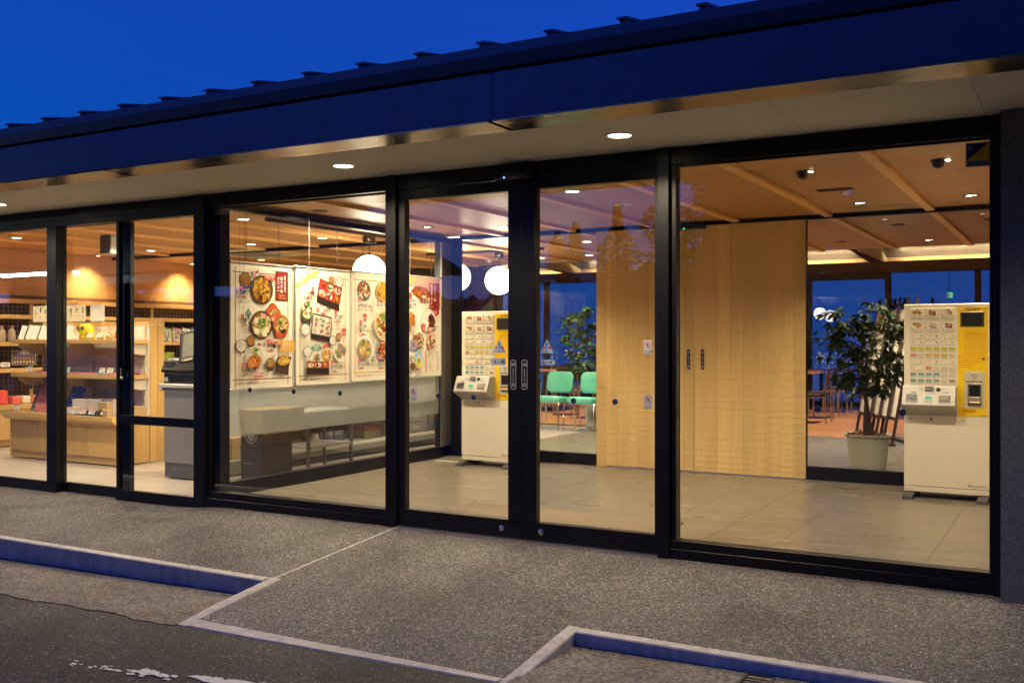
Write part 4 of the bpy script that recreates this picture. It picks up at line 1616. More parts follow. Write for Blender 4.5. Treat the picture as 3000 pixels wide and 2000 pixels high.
    pr.layer().ell(0.236, 0.212, 0.084, 0.058, srgb(190, 106, 48), 20, 0.2, 0.06)
    pr.blobs(0.236, 0.212, 0.072, 0.048, [srgb(212, 132, 62), srgb(166, 84, 38), srgb(226, 154, 82)], 30, 0.017)
    num(pr, 0.378, 0.360, 7, 0.036)
    pr.layer().rect(0.423, 0.362, 0.512, 0.403, srgb(206, 66, 44))
    pr.layer().text('国産豚肉', 0.467, 0.382, 0.017, WHT, 'c', 0.02, width=0.075)
    pr.text('を使用しています', 0.467, 0.367, 0.010, WHT, 'c', 0.0, width=0.07)
    price(pr, 0.376, 0.327, 'かつ重', '1,000', 0.029, 0.027, 0.108)
    pr.layer().poly([(0.523, 0.392), (0.712, 0.388), (0.712, 0.298), (0.523, 0.298), (0.548, 0.345)], srgb(226, 168, 60))
    pr.layer()
    for k, s_ in enumerate(('ごはんは全て', '比叡山の麓、仰木で', '採れた「コシヒカリ」', 'を使用')):
        pr.text(s_, 0.560, 0.370 - k * 0.021, 0.014, WHT, 'l', 0.01, width=(0.085, 0.125, 0.12, 0.045)[k])
    pr.bowl(0.454, 0.258, 0.028, WBOWL, srgb(228, 222, 210), REDS, 10)
    pr.bowl(0.416, 0.202, 0.048, DBOWL, SOUP, [SOUP, srgb(180, 170, 84)], 10, 0.068)
    pr.layer().poly([(0.475, 0.200), (0.640, 0.165), (0.632, 0.092), (0.480, 0.122)], srgb(70, 50, 42))
    pr.layer().poly([(0.475, 0.200), (0.640, 0.165), (0.672, 0.248), (0.520, 0.272)], srgb(52, 38, 34))
    pr.layer()
    pr.blobs(0.572, 0.222, 0.078, 0.044, [srgb(236, 204, 76), srgb(244, 220, 110), srgb(214, 162, 64), srgb(222, 142, 70)], 70, 0.018)
    num(pr, 0.082, 0.170, 8, 0.034)
    price(pr, 0.080, 0.138, 'とんかつ定食', '1,200', 0.029, 0.027, 0.215)
    pr.layer().rect(0.228, 0.086, 0.322, 0.128, srgb(206, 66, 44))
    pr.layer().text('国産豚肉', 0.275, 0.105, 0.017, WHT, 'c', 0.02, width=0.08)
    pr.text('を使用しています', 0.275, 0.090, 0.010, WHT, 'c', 0.0, width=0.075)


def poster2(pr):
    poster_base(pr, GOLD)
    pr.layer().poly([(0.0, 0.820), (0.0, 0.868), (0.185, 1.005), (0.321, 0.997)], srgb(212, 168, 58))
    pr.layer()
    pr.text('比叡山の麓、仰木の里', 0.050, 0.888, 0.019, WHT, 'l', 0.014, rot=0.56, width=0.20)
    pr.text('地元で採れたコシヒカリを使用', 0.024, 0.848, 0.019, WHT, 'l', 0.014, rot=0.56, width=0.27)
    pr.bowl(0.470, 0.925, 0.042, DBOWL, SOUP, [srgb(214, 170, 122)], 10, 0.03)
    pr.bowl(0.577, 0.912, 0.056, DBOWL, srgb(226, 222, 210), RICE, 22, 0.03)
    bento(pr, 0.440, 0.815, 0.315, 0.170, -0.24, (3, 2), 0.050, srgb(190, 62, 44))
    num(pr, 0.190, 0.811, 2, 0.036)
    pr.layer().text('うみ', 0.100, 0.814, 0.013, BLK, 'l', 0.0)
    price(pr, 0.093, 0.777, '湖の御膳', '1,800', 0.030, 0.028, 0.140)
    pr.layer().poly([(0.050, 0.590), (0.190, 0.590), (0.165, 0.505), (0.085, 0.500)], srgb(74, 60, 54))
    pr.blobs(0.118, 0.640, 0.078, 0.075, [srgb(100, 140, 56), srgb(132, 168, 72), srgb(230, 224, 196), srgb(242, 230, 206), srgb(84, 120, 50)], 60, 0.028)
    pr.layer().poly([(0.085, 0.722), (0.098, 0.665), (0.125, 0.672)], srgb(60, 64, 48))
    pr.layer().ell(0.112, 0.612, 0.034, 0.030, srgb(242, 236, 218), 14).layer().ell(0.114, 0.617, 0.020, 0.020, srgb(230, 106, 44), 14)
    num(pr, 0.253, 0.631, 5, 0.036)
    pr.layer().text('やま', 0.300, 0.680, 0.013, BLK, 'l', 0.0)
    price(pr, 0.298, 0.640, '山の御膳', '1,800', 0.030, 0.028, 0.140)
    bento(pr, 0.322, 0.512, 0.270, 0.190, -0.13, (3, 3), 0.036, srgb(212, 206, 192))
    pr.bowl(0.098, 0.476, 0.062, DBOWL, srgb(228, 224, 214), RICE, 34, 0.050)
    num(pr, 0.488, 0.614, 3, 0.036)
    price(pr, 0.488, 0.580, '近江定食', '1,500', 0.030, 0.028, 0.140)
    tiny(pr, 0.488, 0.518, 0.165, 5)
    cow(pr, 0.619, 0.452, 0.036)
    pr.bowl(0.539, 0.415, 0.040, DBOWL, SOUP, [srgb(170, 170, 130)], 10, 0.045)
    pr.bowl(0.617, 0.385, 0.026, WBOWL, srgb(228, 222, 210), REDS, 8)
    pr.bowl(0.457, 0.380, 0.048, DBOWL, srgb(228, 224, 214), RICE, 24, 0.045)
    pr.layer().ell(0.565, 0.275, 0.096, 0.088, srgb(226, 222, 210), 28)
    pr.blobs(0.560, 0.280, 0.076, 0.068, [srgb(210, 126, 76), srgb(126, 144, 96), srgb(222, 206, 136), srgb(140, 130, 126), srgb(216, 152, 104)], 34, 0.028)
    fan = [(0.234 + 0.078 * math.cos(a), 0.278 + 0.072 * math.sin(a)) for a in lin(RAD(155), RAD(25), 12)]
    fan += [(0.234 + 0.026 * math.cos(a), 0.278 + 0.020 * math.sin(a)) for a in lin(RAD(25), RAD(155), 6)]
    pr.layer().poly(fan, srgb(48, 128, 104))
    pr.layer().text('峰道の', 0.233, 0.321, 0.020, WHT, 'c', 0.02)
    pr.text('精進風料理', 0.233, 0.302, 0.012, WHT, 'c', 0.006)
    pr.layer().poly([(0.355, 0.360), (0.395, 0.322), (0.355, 0.283), (0.315, 0.322)], srgb(206, 62, 48))
    pr.layer().text('おす', 0.355, 0.326, 0.012, WHT, 'c', 0.0)
    pr.text('すめ', 0.355, 0.310, 0.012, WHT, 'c', 0.0)
    pr.bowl(0.117, 0.283, 0.056, DBOWL, srgb(228, 224, 214), RICE, 28, 0.045)
    pr.bowl(0.119, 0.208, 0.030, WBOWL, srgb(228, 222, 210), REDS, 10)
    pr.layer().poly([(0.175, 0.258), (0.288, 0.270), (0.282, 0.190), (0.180, 0.185)], srgb(204, 214, 222))
    pr.blobs(0.232, 0.227, 0.05, 0.034, [srgb(40, 44, 40), srgb(230, 212, 96), srgb(212, 132, 104), srgb(104, 144, 74)], 18, 0.018)
    pr.bowl(0.363, 0.248, 0.072, WBOWL, srgb(206, 136, 66), VEG + EGG, 36, 0.03)
    bento(pr, 0.246, 0.165, 0.300, 0.062, -0.02, (3, 1), 0.055, srgb(160, 56, 40))
    num(pr, 0.417, 0.158, 6, 0.036)
    price(pr, 0.414, 0.125, '比叡そば定食', '1,500', 0.029, 0.028, 0.205)


def poster3(pr):
    poster_base(pr, GOLD)
    for (cx, cy, o, i, pal) in ((0.182, 0.840, BLUEB, srgb(120, 84, 50), VEG), (0.470, 0.850, srgb(212, 180, 122), srgb(200, 154, 74), EGG),
                                (0.178, 0.290, BLUEB, srgb(190, 138, 66), NOOD), (0.470, 0.285, BLUEB, srgb(200, 100, 46), REDS + NOOD)):
        pr.bowl(cx, cy, 0.108, o, i, pal, 54, 0.085)
        for k in range(14):
            a = 2 * math.pi * k / 14
            pr.layer().ell(cx + 0.101 * math.cos(a), cy + 0.093 * math.sin(a), 0.006, 0.005, srgb(84, 98, 150), 6)
    pr.bowl(0.480, 0.520, 0.165, srgb(218, 210, 186), srgb(226, 198, 124), NOOD + MEAT[:1] + [srgb(230, 212, 160)], 120, 0.09)
    pr.blobs(0.480, 0.600, 0.07, 0.035, [srgb(120, 158, 70), srgb(150, 182, 94)], 24, 0.02)
    num(pr, 0.060, 0.733, 13, 0.036)
    tiny(pr, 0.060, 0.722, 0.24, 1)
    pr.layer().text('比叡そば', 0.060, 0.683, 0.029, BLK, 'l', 0.030, width=0.132)
    pr.text('900', 0.205, 0.683, 0.028, DRED, 'l', 0.026)
    pr.text('円', 0.280, 0.683, 0.014, DRED, 'l')
    pr.text('比叡うどん 900円もあります', 0.085, 0.655, 0.013, DRED, 'l', 0.0, width=0.20)
    num(pr, 0.060, 0.651, 14, 0.019)
    num(pr, 0.341, 0.735, 16, 0.036)
    pr.layer().text('天ぷらうどん', 0.341, 0.700, 0.029, BLK, 'l', 0.030, width=0.21)
    pr.text('天ぷらそば 900円もあります', 0.365, 0.672, 0.013, DRED, 'l', 0.0, width=0.2)
    cow(pr, 0.159, 0.585, 0.036)
    num(pr, 0.078, 0.521, 9, 0.036)
    pr.layer().text('近江牛', 0.078, 0.488, 0.029, BLK, 'l', 0.030, width=0.105)
    price(pr, 0.078, 0.452, '塩ラーメン', '1,300', 0.029, 0.028, 0.160)
    num(pr, 0.059, 0.166, 17, 0.036)
    price(pr, 0.059, 0.137, 'にしんそば', '1,000', 0.028, 0.027, 0.160)
    pr.bowl(0.282, 0.190, 0.042, WBOWL, srgb(210, 214, 196), [srgb(84, 122, 60), srgb(104, 142, 72)], 22)
    num(pr, 0.363, 0.190, 18, 0.036)
    pr.layer().text('近江牛', 0.361, 0.160, 0.025, BLK, 'l', 0.030, width=0.09)
    price(pr, 0.361, 0.130, 'カレーうどん', '1,000', 0.026, 0.027, 0.185)


def poster4(pr):
    pr.rect(0, 0, PW, PH, PAPER)
    pr.layer().rect(0.0, 0.69, 0.72, PH, srgb(196, 150, 112))
    pr.layer().poly([(0.0, 0.80), (0.0, 0.86), (0.16, PH - 0.01), (0.27, PH - 0.01)], srgb(206, 160, 48))
    pr.layer().text('地元で採れた', 0.05, 0.868, 0.021, WHT, 'l', 0.008, rot=0.60, width=0.15)
    pr.layer().ell(0.31, 0.80, 0.245, 0.115, srgb(226, 218, 204), 34, -0.1)
    pr.blobs(0.22, 0.765, 0.10, 0.06, RICE, 60, 0.022)
    pr.layer().ell(0.36, 0.855, 0.17, 0.065, srgb(140, 74, 30), 24, -0.1, 0.08)
    pr.blobs(0.36, 0.85, 0.16, 0.06, [srgb(156, 84, 34), srgb(120, 58, 24), srgb(186, 110, 50)], 50, 0.024)
    pr.blobs(0.41, 0.785, 0.10, 0.04, RICE + MEAT, 34, 0.02)
    pr.layer().rect(0.505, 0.64, 0.682, 0.965, srgb(140, 40, 30))
    pr.layer().ell(0.60, 0.655, 0.055, 0.04, RED, 16, 0, 0.12)
    pr.layer().text('こだわりの', 0.605, 0.955, 0.038, WHT, 'c', 0.010, vertical=True)
    pr.text('近江牛カレー', 0.545, 0.955, 0.043, WHT, 'c', 0.014, vertical=True)
    pr.text('近江牛', 0.60, 0.645, 0.022, WHT, 'c', 0.01)
    for k in range(2):
        tiny(pr, 0.640 + k * 0.018, 0.94, 0.008, 16, 0.0075, srgb(226, 196, 180), 1.35)
    cow(pr, 0.155, 0.800, 0.042)
    pr.layer().text('ゆばカレー', 0.035, 0.715, 0.036, BLK, 'l', 0.016, width=0.19)
    pr.text('1,400円', 0.030, 0.668, 0.034, DRED, 'l', 0.010)
    pr.bowl(0.165, 0.565, 0.115, WBOWL, srgb(224, 214, 196), [srgb(190, 120, 44), srgb(170, 96, 34), srgb(206, 140, 60)], 60)
    pr.bowl(0.48, 0.570, 0.135, WBOWL, srgb(228, 222, 210), RICE, 20)
    pr.blobs(0.53, 0.565, 0.065, 0.07, [srgb(86, 44, 24), srgb(120, 62, 30)], 40, 0.024)
    cow(pr, 0.390, 0.500, 0.036)
    num(pr, 0.025, 0.455, 11, 0.040)
    pr.layer().text('カツカレー', 0.085, 0.497, 0.024, BLK, 'l', 0.012, width=0.12)
    pr.text('1,300円', 0.080, 0.460, 0.028, DRED, 'l', 0.010)
    num(pr, 0.450, 0.455, 10, 0.040)
    pr.layer().text('近江牛カレー', 0.505, 0.497, 0.024, BLK, 'l', 0.012, width=0.16)
    pr.text('1,100円', 0.505, 0.460, 0.028, DRED, 'l', 0.010)
    pr.bowl(0.045, 0.365, 0.06, WBOWL, srgb(224, 214, 196), EGG + REDS, 26)
    pr.bowl(0.30, 0.365, 0.085, DBOWL, srgb(206, 190, 150), NOOD + MEAT, 34, 0.02)
    pr.layer().rect(0.20, 0.36, 0.275, 0.43, srgb(150, 96, 40))
    pr.layer().ell(0.24, 0.445, 0.034, 0.028, srgb(232, 222, 180), 12)
    pr.bowl(0.52, 0.37, 0.082, srgb(222, 150, 140), srgb(226, 214, 196), MEAT + VEG, 44)
    num(pr, 0.455, 0.275, 19, 0.036)
    pr.layer().text('お子様ランチ', 0.50, 0.298, 0.017, BLK, 'l', 0.006, width=0.13)
    pr.text('700円', 0.50, 0.272, 0.022, DRED, 'l', 0.010)
    pr.text('クリームソーダ', 0.20, 0.297, 0.015, BLK, 'l', 0.006, width=0.13)
    pr.text('コーヒーケーキ700円', 0.20, 0.275, 0.015, DRED, 'l', 0.006, width=0.18)
    pr.layer().ell(0.29, 0.175, 0.062, 0.092, srgb(150, 196, 226), 24)
    pr.layer().ell(0.29, 0.135, 0.055, 0.055, srgb(214, 214, 110), 20)
    pr.layer().poly([(0.275, 0.175), (0.305, 0.175), (0.291, 0.105)], srgb(70, 44, 28)).ell(0.29, 0.195, 0.022, 0.036, srgb(236, 206, 160), 14)
    num(pr, 0.225, 0.072, 25, 0.036)
    pr.layer().text('近江プレミアム', 0.225, 0.052, 0.014, BLK, 'l', 0.004, width=0.11)
    pr.text('バニラ 380円', 0.225, 0.034, 0.014, DRED, 'l', 0.004, width=0.12)
    drinks = (('コーヒー', '400'), ('紅茶', '400'), ('クリームソーダ', '500'), ('ウーロン茶', '350'), ('瓶ビール', '600'), ('日本酒', '500'), ('生ビール', '400'), ('ノンアルコール', '350'))
    for k, (a, b) in enumerate(drinks):
        y = 0.232 - k * 0.0265
        num(pr, 0.405, y - 0.003, 20 + k, 0.020)
        pr.layer().text(a, 0.458, y, 0.0145, BLK, 'l', 0.006, width=0.02 * len(a) * 0.8)
        pr.text(b + '円', 0.655, y, 0.015, DRED, 'r', 0.004)
    pr.bowl(0.145, 0.18, 0.05, WBOWL, srgb(226, 222, 206), VEG, 18)
    pr.bowl(0.170, 0.105, 0.042, srgb(60, 44, 36), srgb(110, 80, 50), MEAT, 14)
    pr.bowl(0.045, 0.195, 0.045, srgb(206, 110, 40), EGG[0], EGG, 16)
    pr.bowl(0.045, 0.085, 0.045, WBOWL, EGG[0], EGG + REDS, 18)
    pr.text('ごま団子', 0.115, 0.050, 0.015, BLK, 'l', 0.004, width=0.08)
    pr.text('ぜんざい', 0.115, 0.030, 0.015, BLK, 'l', 0.004, width=0.08)
    tiny(pr, 0.22, 0.012, 0.40, 1, 0.009)


PFRAME = mat('clear acrylic poster edge', (0.70, 0.68, 0.62), 0.18, 0.3, (0.66, 0.64, 0.58), 20)


def chain(mb, x, y, z0, z1):
    n = int((z1 - z0) / 0.017)
    for k in range(n):
        zc = z0 + (k + 0.5) * (z1 - z0) / n
        a = k % 2
        pts = []
        for i in range(9):
            t = 2 * math.pi * i / 8
            p = 0.0052 * math.cos(t)
            pts.append((x + (p if a else 0), y + (0 if a else p), zc + 0.0115 * math.sin(t)))
        mb.tube(pts, 0.0013, 4, False)
    return mb


PX = -5.885
PLAB = ('hanging menu poster headed by a dark red title panel', 'hanging menu poster with a yellow corner ribbon and red lunch boxes',
        'hanging menu poster of noodle bowls half hidden by the door post', 'hanging menu poster of curry plates beside the partition corner')
for k, (y0, z0, fn) in enumerate(((5.797, 0.858, poster1), (6.562, 0.866, poster2), (7.318, 0.874, poster3), (8.084, 0.882, poster4))):
    t = thing('menu_poster', PLAB[k], 'menu poster', (PX, y0 + PW / 2, z0), 'menu posters hung on chains along the partition')
    part('backing_sheet', MB().box(PX - 0.0045, PX - 0.001, y0, y0 + PW, z0, z0 + PH), WHITEG, t)
    e = 0.013
    for nm, a in (('frame_side', (y0 - e, y0, z0, z0 + PH)), ('frame_side', (y0 + PW, y0 + PW + e, z0, z0 + PH)),
                  ('frame_bottom', (y0 - e, y0 + PW + e, z0 - e, z0 - 0.0003)), ('frame_top', (y0 - e, y0 + PW + e, z0 + PH + 0.0003, z0 + PH + e))):
        part(nm, MB().box(PX - 0.009, PX + 0.005, a[0], a[1], a[2], a[3], 0.002), PFRAME, t)
    for (a, b) in ((y0 - e, z0 - e), (y0 + PW + e, z0 - e), (y0 - e, z0 + PH + e), (y0 + PW + e, z0 + PH + e)):
        part('corner_clip', MB().sphere((PX + 0.002, a + (0.006 if a < y0 else -0.006), b + (0.006 if b < z0 else -0.006)), 0.0135, 10, 6), CHROME, t)
    pr = Print()
    random.seed(40 + k)
    fn(pr)
    pr.build('printed_sheet', plane_m((PX, y0, z0), (0, 1, 0), (0, 0, 1)), t)
    for yc in (y0 + 0.17, y0 + PW - 0.17):
        m_ = MB()
        chain(m_, PX - 0.002, yc, z0 + PH + e, 2.338)
        part('chain', m_, mat('dull chain steel', (0.10, 0.095, 0.085), 0.5, 0.4), t, kind='stuff', fix=False)
solo('hanging_rail', MB().box(-5.893, -5.879, 5.66, 8.84, 2.338, 2.352), BLACKP, 'thin black rail under the ceiling carrying the poster chains', 'rail')

# ================================================================== TICKET MACHINES
random.seed(5)


def ticket_machine():
    t = thing('ticket_machine', 'cream ticket machine with a yellow panel partly hidden by the door stiles', 'ticket machine', (-5.40, 8.46, 0.0), 'meal ticket machines in the lobby')
    Wd = 0.617
    P = lambda n_, mb, m_: part(n_, mb, m_, t, world=False)
    P('body', MB().box(0, Wd, 0.002, 0.30, 0.662, 1.535, 0.006), IVORY)
    P('lower_door', MB().box(0, Wd, 0.0, 0.30, 0.094, 0.6605, 0.004), IVORY)
    P('plinth', MB().box(0, Wd, 0.0, 0.30, 0.050, 0.090, 0.003), IVORY)
    P('rear_cover', MB().box(0.004, Wd + 0.014, 0.3003, 0.33, 0.10, 1.528, 0.004), IVORY)
    for x in (0.005, 0.538):
        P('foot', MB().prism([(-0.13, 0.0), (-0.125, 0.022), (-0.02, 0.046), (0.28, 0.0475), (0.30, 0.0)], x, x + 0.074), DGREY)
    P('yellow_panel', MB().prism([(0.394, 0.652), (0.604, 0.668), (0.604, 1.498), (0.598, 1.506), (0.400, 1.506), (0.394, 1.498)], -0.004, 0.002, 'y'), YELLOW)
    f = P('screen', MB().box(0.413, 0.582, -0.009, -0.0042, 1.351, 1.470, 0.003), mat('bronze screen bezel', (0.10, 0.075, 0.045), 0.35, 0.2))
    part('glass', MB().box(0.424, 0.570, -0.0098, -0.0092, 1.364, 1.457), BLACKP, f, world=False)
    # buttons
    zz = lambda py: 1.506 - (py - 155) * 0.000508
    pr = Print(0.0003)
    rows = [(165, 345, 3), (362, 545, 3), (562, 645, 3), (660, 745, 3), (762, 845, 6), (862, 945, 6), (960, 1040, 3), (1060, 1140, 5), (1158, 1240, 6), (1258, 1340, 6)]
    names = [['平和丼 1,200円', '湖の御膳 1,800円', '近江定食 1,500円'], ['地鶏丼 1,100円', '山の御膳 1,800円', '比叡そば定食 1,500円'],
             ['かつ重', 'とんかつ定食', '近江牛塩ラーメン'], ['近江牛カレー', 'カツカレー', 'ゆばカレー'], None, None,
             ['近江プレミアムバニラ', 'ごま団子ぜんざい', 'クリームソーダ'], ['コロッケ'], None, None]
    smallc = {4: [srgb(186, 190, 40)] * 6, 5: [srgb(206, 130, 120), None, srgb(206, 176, 40), srgb(206, 176, 40), srgb(206, 176, 40), None],
              8: [srgb(120, 170, 180)] * 4 + [None, None], 9: [srgb(120, 170, 180)] * 4 + [None, srgb(150, 140, 124)]}
    BTN = mat('clear button cap', (0.60, 0.55, 0.45), 0.16, 0, (0.58, 0.53, 0.43), 8, spec=0.6)
    RIM = mat('button surround', (0.84, 0.80, 0.70), 0.3)
    shared = {}

    def button(x, z, w, h):
        k = (round(w, 4), round(h, 4))
        if k not in shared:
            me = mesh_of(MB().box(0, w, -0.0062, 0.0018, 0, h, 0.002), 'button', BTN)
            fixn(me)
            me2 = mesh_of(MB().box(-0.0045, w + 0.0045, -0.0030, 0.0012, -0.0045, h + 0.0045, 0.001), 'button_surround', RIM)
            fixn(me2)
            shared[k] = (me, me2)
        b = bpy.data.objects.new('button', shared[k][0])
        b.location = (x, 0, z)
        link(b, t)
        r = bpy.data.objects.new('surround', shared[k][1])
        link(r, b)
    for ri, (pa, pb, n) in enumerate(rows):
        za, zb = zz(pb), zz(pa)
        cols = []
        if n == 3:
            cols = [(0.0465 + i * 0.1136, 0.1015) for i in range(3)]
        elif n == 6:
            cols = [(0.0465 + i * 0.0568, 0.0492) for i in range(6)]
        else:
            cols = [(0.0465, 0.1015)] + [(0.0465 + i * 0.0568, 0.0492) for i in range(2, 6)]
        for ci, (x, w) in enumerate(cols):
            button(x, za + 0.002, w, zb - za - 0.004)
            h = zb - za - 0.004
            z = za + 0.002
            pr.l = 0
            big = ri < 2
            if n == 3 or (ri == 7 and ci == 0):
                e = 0.004
                if big:
                    pr.rect(x + e, z + h * 0.20, x + w - e, z + h - e, srgb(236, 228, 206))
                    pr.layer()
                    pr.text(names[ri][ci], x + w / 2, z + h * 0.25, h * 0.115, BLK, 'c', 0.0, width=w * 0.82)
                    cx, cy = x + w * 0.5, z + h * 0.66
                    k = (ri, ci)
                    if k == (0, 0):
                        pr.bowl(cx - 0.018, cy - 0.002, 0.016, DBOWL, SOUP, VEG, 14).bowl(cx + 0.018, cy - 0.004, 0.015, srgb(190, 80, 40), SOUP, NOOD, 12).bowl(cx + 0.004, cy + 0.016, 0.012, srgb(190, 80, 40), EGG[0], NOOD, 8)
                    elif k in ((0, 1), (1, 1), (1, 2)):
                        bento(pr, cx + (0.006 if k != (0, 1) else 0), cy - 0.002, 0.052, 0.028, -0.15, (3, 2), 0.006, srgb(176, 50, 34) if k != (1, 1) else srgb(220, 214, 200))
                        if k != (0, 1):
                            pr.bowl(cx - 0.027, cy + 0.010, 0.010, DBOWL, RICE[0], RICE, 8)
                    elif k == (0, 2):
                        pr.bowl(cx - 0.020, cy + 0.008, 0.012, DBOWL, RICE[0], RICE, 8).bowl(cx + 0.002, cy + 0.014, 0.009, DBOWL, SOUP, [SOUP], 4).bowl(cx + 0.014, cy - 0.006, 0.019, WBOWL, EGG[1], MEAT + VEG, 18)
                    else:
                        pr.bowl(cx - 0.020, cy + 0.010, 0.012, DBOWL, SOUP, [SOUP], 6).bowl(cx + 0.010, cy - 0.002, 0.022, DBOWL, EGG[1], EGG, 22)
                    pr.layer().rect(x + e + 0.002, z + h * 0.38, x + e + 0.010, z + h * 0.46, RED)
                else:
                    pr.poly([(x + e, z + 0.004), (x + w * 0.52, z + 0.004), (x + w * 0.52, z + h * 0.26), (x + w - e, z + h * 0.26), (x + w - e, z + h - e), (x + e, z + h - e)], srgb(236, 228, 206))
                    pr.layer()
                    pr.text(names[ri][ci], x + 0.012, z + h * 0.50, h * 0.24, BLK, 'l', 0.0, width=min(w * 0.5, 0.0085 * len(names[ri][ci])))
                    pr.text('1,%d00円' % (ri + ci), x + 0.014, z + h * 0.20, h * 0.13, BLK, 'l', 0.0)
                    pr.rect(x + e, z + h * 0.80, x + e + 0.009, z + h - e, RED)
                    if ri != 7:
                        pr.bowl(x + w * 0.80, z + h * 0.60, h * 0.24, (WBOWL, DBOWL, WBOWL)[ci], SOUP, (EGG, MEAT, NOOD)[ci], 12, 0, 0.7)
            else:
                col = smallc.get(ri, [srgb(206, 130, 120), None, None, None])
                c = col[ci if ri != 7 else ci - 1]
                if c:
                    e = 0.003
                    pr.rect(x + e, z + h * 0.38, x + w - e, z + h - e, c)
                    pr.layer().rect(x + e, z + h - e - 0.006, x + e + 0.008, z + h - e, RED)
                    pr.text('セットメニュー' if ri == 4 else ('お飲物' if ri > 7 else 'トッピング'), x + w / 2 + 0.003, z + h * 0.62, h * 0.16, BLK, 'c', 0.0, width=w * 0.6)
                    tiny(pr, x + w * 0.25, z + h * 0.42, w * 0.5, 1, 0.004, BLK)
    pr.build('button_labels', plane_m((0, -0.0068, 0), (1, 0, 0), (0, 0, 1)), t, world=False)
    # yellow panel print
    pr = Print(0.0003)
    oc = srgb(224, 168, 16)
    for k in range(24):
        y = 1.30 - k * 0.0155
        if k < 11:
            pr.rect(0.437, y, 0.602, y + 0.007, oc)
        elif k < 18:
            pr.rect(0.396, y, 0.602 - max(0, k - 12) * 0.022, y + 0.007, oc)
    for k in range(8):
        y = 0.78 - k * 0.0155
        pr.rect(0.396 if k > 3 else 0.585, y, 0.46 if k > 3 else 0.602, y + 0.006, oc)
    pr.layer()
    pr.text('TICKET', 0.499, 1.480, 0.0165, srgb(40, 28, 8), 'c', 0.035, width=0.104)
    for k, s_ in enumerate(('Delicious ticket vending machine', 'It is easy to use and choose.', 'Best of everything is there.', 'Friendly operation with delights.')):
        pr.text(s_, 0.499, 1.326 - k * 0.0145, 0.006, srgb(120, 84, 10), 'c', 0.0, width=0.10 - 0.010 * (k % 2))
    for k in range(2):
        x = 0.430 + k * 0.048
        pr.rect(x, 0.690, x + 0.044, 0.714, srgb(120, 92, 20))
        pr.layer().rect(x + 0.001, 0.691, x + 0.043, 0.713, srgb(224, 166, 16)).layer()
        pr.text('△ 注意' if k == 0 else '△ 警告', x + 0.022, 0.7035, 0.0065, srgb(70, 50, 10), 'c', 0.0)
        tiny(pr, x + 0.004, 0.6955, 0.036, 1, 0.004, srgb(90, 64, 10))
    for i in range(3):
        for j in range(3):
            pr.ell(0.572 + i * 0.005, 1.178 + j * 0.005, 0.0012, 0.0012, BLK, 6)
    pr.build('panel_print', plane_m((0, -0.0044, 0), (1, 0, 0), (0, 0, 1)), t, world=False)
    P('panel_lock', MB().lathe([(0.0001, -0.011), (0.007, -0.011), (0.009, -0.0042)], (0.577, 0, 1.106), 14, 'y'), BLACKP)
    # note acceptor
    nb = P('note_unit', MB().box(0.441, 0.584, -0.007, -0.0042, 0.722, 1.007, 0.0015), mat('note unit plate', (0.62, 0.58, 0.48), 0.32))
    part('note_mouth', MB().box(0.467, 0.562, -0.020, -0.0072, 0.742, 0.916, 0.004), mat('bronze plastic', (0.17, 0.14, 0.10), 0.35, 0.2), nb, world=False)
    part('note_slot', MB().box(0.479, 0.551, -0.0212, -0.0202, 0.818, 0.900), BLACKP, nb, world=False)
    part('slot_lip', MB().box(0.470, 0.559, -0.030, -0.0205, 0.765, 0.812, 0.004), mat('grey brown plastic', (0.26, 0.22, 0.17), 0.35), nb, world=False)
    part('slot_light', MB().box(0.478, 0.552, -0.0312, -0.0302, 0.768, 0.775), glow('orange slot light', (1.0, 0.35, 0.04), 0.12), nb, world=False)
    part('slot_bar', MB().box(0.474, 0.556, -0.0312, -0.0302, 0.790, 0.794), SILVER, nb, world=False)
    pr = Print(0.0003)
    pr.rect(0.461, 0.968, 0.584, 0.9685, srgb(120, 110, 90))
    pr.text('紙幣挿入口', 0.513, 0.975, 0.0105, BLK, 'c', 0.006, width=0.05)
    pr.rect(0.499, 0.966, 0.529, 0.969, BLK).rect(0.503, 0.950, 0.506, 0.965, BLK).rect(0.522, 0.950, 0.525, 0.965, BLK).rect(0.503, 0.950, 0.525, 0.952, BLK)
    pr.text('BILL', 0.514, 0.937, 0.0075, BLK, 'c', 0.008)
    for k in range(4):
        pr.rect(0.452 + k * 0.031, 0.923, 0.479 + k * 0.031, 0.933, BLK)
    pr.layer()
    for k, s_ in enumerate(('1000', '2000', '5000', '10000')):
        pr.text('¥' + s_, 0.4655 + k * 0.031, 0.925, 0.0055, srgb(220, 206, 170), 'c', 0.0)
    pr.build('unit_print', plane_m((0, -0.0073, 0), (1, 0, 0), (0, 0, 1)), nb, world=False)
    # coin and ticket tray
    tr = P('coin_tray', MB().prism([(0.0015, 0.655), (-0.155, 0.735), (-0.160, 0.748), (-0.098, 0.885), (-0.088, 0.892), (0.0015, 0.892)], 0.006, 0.388), SILVER)
    fo = Vector((0, -0.1605, 0.7505))
    vdir = Vector((0, 0.062, 0.137)).normalized()
    FM = plane_m(fo, (1, 0, 0), vdir)
    FM = FM @ Matrix.Translation((0, 0, 0.0006))

    def onface(n_, x0, x1, v0, v1, d, m_, b=0.0):
        return part(n_, MB().box(x0, x1, v0, v1, 0.0, d, b).xf(FM), m_, tr, world=False)
    onface('ticket_rim', 0.030, 0.122, 0.020, 0.088, 0.004, LGREY, 0.002)
    onface('ticket_slot', 0.034, 0.118, 0.024, 0.084, 0.0046, BLACKP)
    onface('slot_shelf', 0.038, 0.114, 0.040, 0.048, 0.0062, DGREY)
    onface('change_rim', 0.268, 0.362, 0.018, 0.086, 0.004, LGREY, 0.002)
